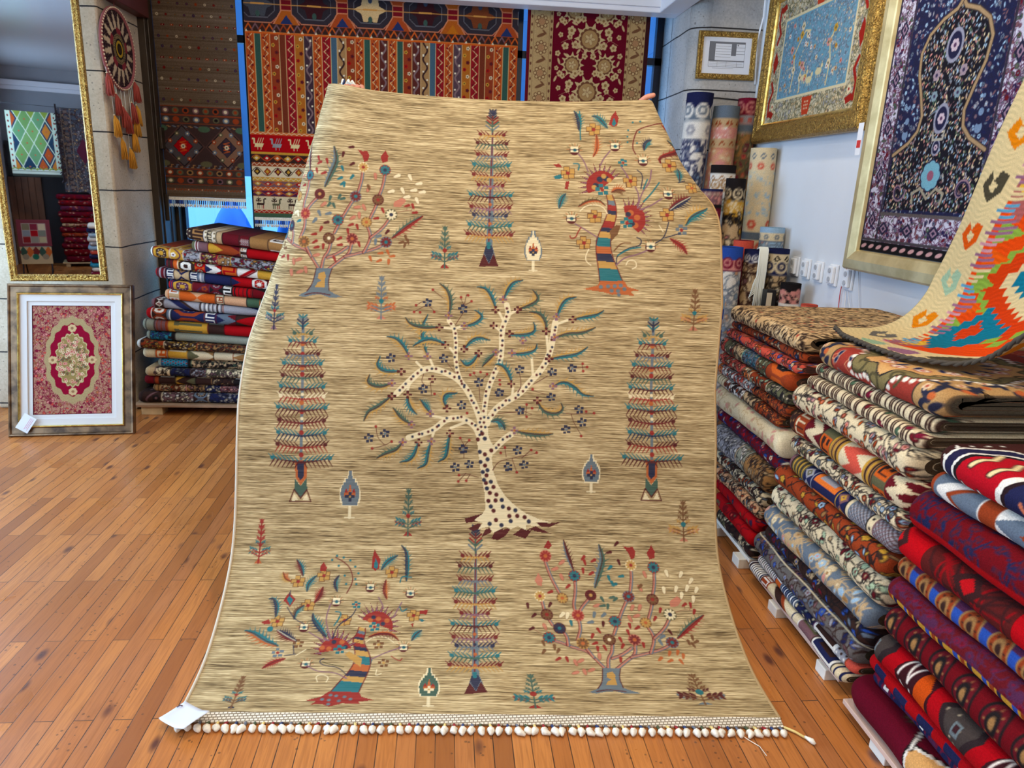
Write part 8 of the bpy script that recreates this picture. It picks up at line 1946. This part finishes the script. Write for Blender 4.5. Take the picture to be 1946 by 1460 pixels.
# ------------------------------------------------------------------ the far end of the shop, seen only in the mirror
dark = mat('dark_timber', (46, 34, 28), .6, var=.2, vscale=4)
struct(MB().box(-3.38, -2.3, -4.695, -4.62, 0, 1.9).build('door_1', mat('unlit_doorway_dark', (16, 18, 26), .5), bevel=.004))  # near-black panel stands in for the darkness of the unlit doorway
pl = MB()
for k in range(5): pl.box(-3.39 + .09 * k, -3.305 + .09 * k, -4.61, -4.57, 0, 1.36)
struct(pl.build('trim_4', mat('brown_plank', (104, 66, 44), .55, var=.15, vscale=5), bevel=.003))
co_m = MB(); co_m.box(-3.4, 2.0, -4.7, -4.60, 2.72, 2.80).box(-3.4, 2.0, -4.7, -4.64, 2.66, 2.72); struct(co_m.build('trim_5', mat('white_gloss_trim', (226, 226, 232), .4), bevel=.006))
tag(MB().tube([(-3.39, -4.0, 2.42), (-2.4, -4.05, 2.40), (-1.2, -4.0, 2.44)], .004, 6).build('hanging_wire', mat('black_flex', (34, 32, 34), .5), smooth=True), 'taut dark wire strung across the far wall in the mirror', 'wire')
cv = Cv(.64, .93, 130, 180, (206, 220, 196))
for k in range(12): cv.disc(.03, .06 + .08 * k, .012, (140, 40, 40)); cv.disc(.61, .06 + .08 * k, .012, (140, 40, 40))
cv.rect(.06, .58, .10, .93, (140, 160, 70))
for iy in range(5):
    for ix in range(4):
        x, y = .06 + .173 * ix + (.0 if iy % 2 == 0 else .087), .14 + .17 * iy
        if x > .66: continue
        edge = ix == 0 or x > .5 or iy == 0
        c = [(120, 160, 96), (128, 168, 104), (110, 156, 110)][(ix + iy) % 3] if not edge else [(206, 130, 60), (190, 90, 50), (40, 66, 90)][(iy + ix) % 3]
        cv.diamond(x, y, .092, .178, (214, 226, 200)); cv.diamond(x, y, .080, .158, c if not edge else (40, 66, 90)); cv.diamond(x, y, .058, .115, c); cv.disc(x, y, .012, (190, 110, 80))
cv.rect(.0, .06, 0, .93, (206, 220, 196)); cv.rect(.58, .64, 0, .93, (206, 220, 196)); [cv.diamond(q, .06 + .08 * k, .014, .02, (140, 40, 40)) for k in range(12) for q in (.03, .61)]
cv.rect(0, .64, 0, .035, (60, 66, 60)); cv.rect(0, .64, .035, .10, (216, 226, 210)); cv.line([(0, .075), (.64, .075)], .006, (90, 90, 80)); cv.zig(0, .64, .11, .015, .08, .012, (140, 160, 70))
flat_rug('hanging_kilim', 'green diamond kilim hung across the shop, seen in the mirror', .64, .93, cv, (-2.93, -3.95, 1.38), PI, 'kilim', seed=7)
cv = Cv(.62, 1.24, 110, 190, (86, 92, 106)); r_ = np.random.RandomState(12); flo(cv, 0, .62, ['gr', 'sl', 'tan', 'mau'], 'br', r_, .02, 1.3)
for e in (.05, .17, .45, .57): cv.line([(e, 0), (e, 1.24)], .010, (150, 136, 124))
for k in range(15): cv.rect(.085, .135, .05 + .08 * k, .09 + .08 * k, (130, 112, 104)); cv.rect(.485, .535, .05 + .08 * k, .09 + .08 * k, (130, 112, 104)); cv.rect(.1, .12, .062 + .08 * k, .078 + .08 * k, (70, 60, 70))
cv.diamond(.31, .62, .1, .2, (96, 40, 60))
flat_rug('hanging_rug', 'grey blue rug hung beside the green kilim, seen in the mirror', .62, 1.24, cv, (-2.29, -4.10, 1.16), PI, seed=9)
rp = MB(); rs = random.Random(6)
rp.tube([(-2.60, -3.90, 2.44), (-2.605, -3.9, 1.9), (-2.59, -3.9, 1.3)], .012, 8)
for k in range(46): z = 2.36 - .023 * k; a = rs.uniform(0, 6.28); rp.tube([(-2.60, -3.9, z), (-2.60 + .035 * math.cos(a), -3.9 + .035 * math.sin(a), z - .03)], [.012, .006], 5)
tag(rp.build('tasselled_rope', mat('dark_rope', (40, 26, 34), .9), smooth=True), 'dark tasselled rope hanging beside the green kilim, seen in the mirror', 'rope')
z = .07; pallet('low_pallet', 'low board under the dark red carpets seen in the mirror', -2.75, -2.13, -4.52, -4.02, .068, wood, wood, [(-2.71, -2.65, -4.5, -4.04), (-2.23, -2.17, -4.5, -4.04)])
reds = [('wn', .10), ('dr', .11), ('wn', .08), ('ma', .10), ('ru', .06), ('wn', .09), ('tan', .05), ('dr', .09), ('wn', .09), ('pu', .08), ('dr', .09), ('wn', .08)]
for k, (c, h) in enumerate(reds):
    carpet('folded_carpet', 'dark red folded carpet, number %s from the floor in the pile seen in the mirror' % ('one two three four five six seven eight nine ten eleven twelve'.split()[k]), 'dark red carpets piled across the shop', h, .55, .45, (-2.15 - .02 * (k % 3), -4.03, z), PI, FL(c, ['re', 'cr', 'na'], 'dr', .016, .35), nl=40, seed=700 + k); z += h + .003
z = .003
for k, c in enumerate(['ma', 'wh', 'tq', 'wi', 'na', 'co', 'lb', 'gr', 'wh', 'lb', 'na', 'wh']):
    carpet('folded_carpet', '%s folded rug, number %s from the floor small pile at the mirror edge' % (dict(ma='raspberry', wh='white', tq='turquoise', wi='wine', na='navy', co='coral', lb='light blue', gr='grey')[c], 'one two three four five six seven eight nine ten eleven twelve'.split()[k]), 'small rugs piled at the mirror edge', .058, .42, .5, (-1.92 + .02 * (k % 2), -2.75, z), PI, FL(c, ['wh', c], c, .02, .3), nl=30, seed=760 + k); z += .062
# folding chair with patchwork textiles
t = thing('folding_chair', 'dark tubular folding chair under patchwork textiles, seen in the mirror', 'chair', (-3.0, -3.05, 0), (0, 0, PI)); t.scale = (.8, .8, .86)
steel = mat('navy_tube', (30, 36, 56), .4, .4)
for s in (-1, 1):
    MB().tube([(s * .22, -.24, .012), (s * .22, -.02, .30), (s * .22, .20, .62), (s * .21, .26, .86)], .012, 8).build('leg', steel, t, smooth=True)
    MB().tube([(s * .20, .26, .012), (s * .20, .02, .28), (s * .20, -.14, .45)], .012, 8).build('leg', steel, t, smooth=True)
MB().tube([(-.22, -.24, .014), (.22, -.24, .014)], .011, 8).build('foot_bar', steel, t, smooth=True)
MB().box(-.20, .20, -.20, .20, .44, .47).build('seat', mat('grey_seat', (90, 92, 98), .6), t, bevel=.008)
cv = Cv(.40, .37, 90, 70, (128, 62, 74))
pc = [(190, 186, 150), (150, 150, 140), (140, 44, 48), (130, 140, 130), (170, 36, 44), (140, 150, 160), (216, 206, 176), (140, 50, 70), (132, 124, 100)]
for k in range(9): i, j = k % 3, k // 3; cv.rect(.06 + .095 * i, .148 + .095 * i, .05 + .09 * j, .133 + .09 * j, pc[k])
for q in range(4): cv.line([(.057 + .095 * q, .045), (.057 + .095 * q, .318)], .005, (200, 196, 190)); cv.line([(.057, .046 + .09 * q), (.342, .046 + .09 * q)], .005, (200, 196, 190))
flat_rug('patchwork_textile', 'rose framed patchwork panel propped on the folding chair, seen in the mirror', .40, .37, cv, (-2.99, -2.880, .425), PI, 'textile', wav=.008, seed=3)
cv = Cv(.38, .24, 80, 60, (196, 176, 140)); [cv.diamond(.04 + .075 * k, .17, .05, .08, ((200, 110, 60), (60, 90, 80), (120, 50, 50))[k % 3]) for k in range(6)]; [cv.disc(.08 + .12 * k, .1, .04, ((150, 140, 120), (40, 110, 90))[k % 2]) for k in range(4)]
flat_rug('kilim_piece', 'small zigzag kilim piece hanging off the folding chair seat, seen in the mirror', .38, .24, cv, (-2.99, -2.845, .180), PI, 'kilim', wav=.004, seed=4)
CAMROT = [[0.995652, 0.013586, 0.09215], [-0.085331, -0.263625, 0.960844], [0.037347, -0.96453, -0.26132]]
# ------------------------------------------------------------------ camera
cam = bpy.data.cameras.new('camera'); co = bpy.data.objects.new('camera', cam); COL.objects.link(co)
cam.sensor_width = 36.0; cam.lens = 1385.0 / 1946.0 * 36.0; cam.clip_start = 0.05
CM = np.array(CAMROT)
co.matrix_world = Matrix(((CM[0][0], -CM[0][1], -CM[0][2], 0), (CM[1][0], -CM[1][1], -CM[1][2], 0), (CM[2][0], -CM[2][1], -CM[2][2], 1.5), (0, 0, 0, 1)))
scene.camera = co
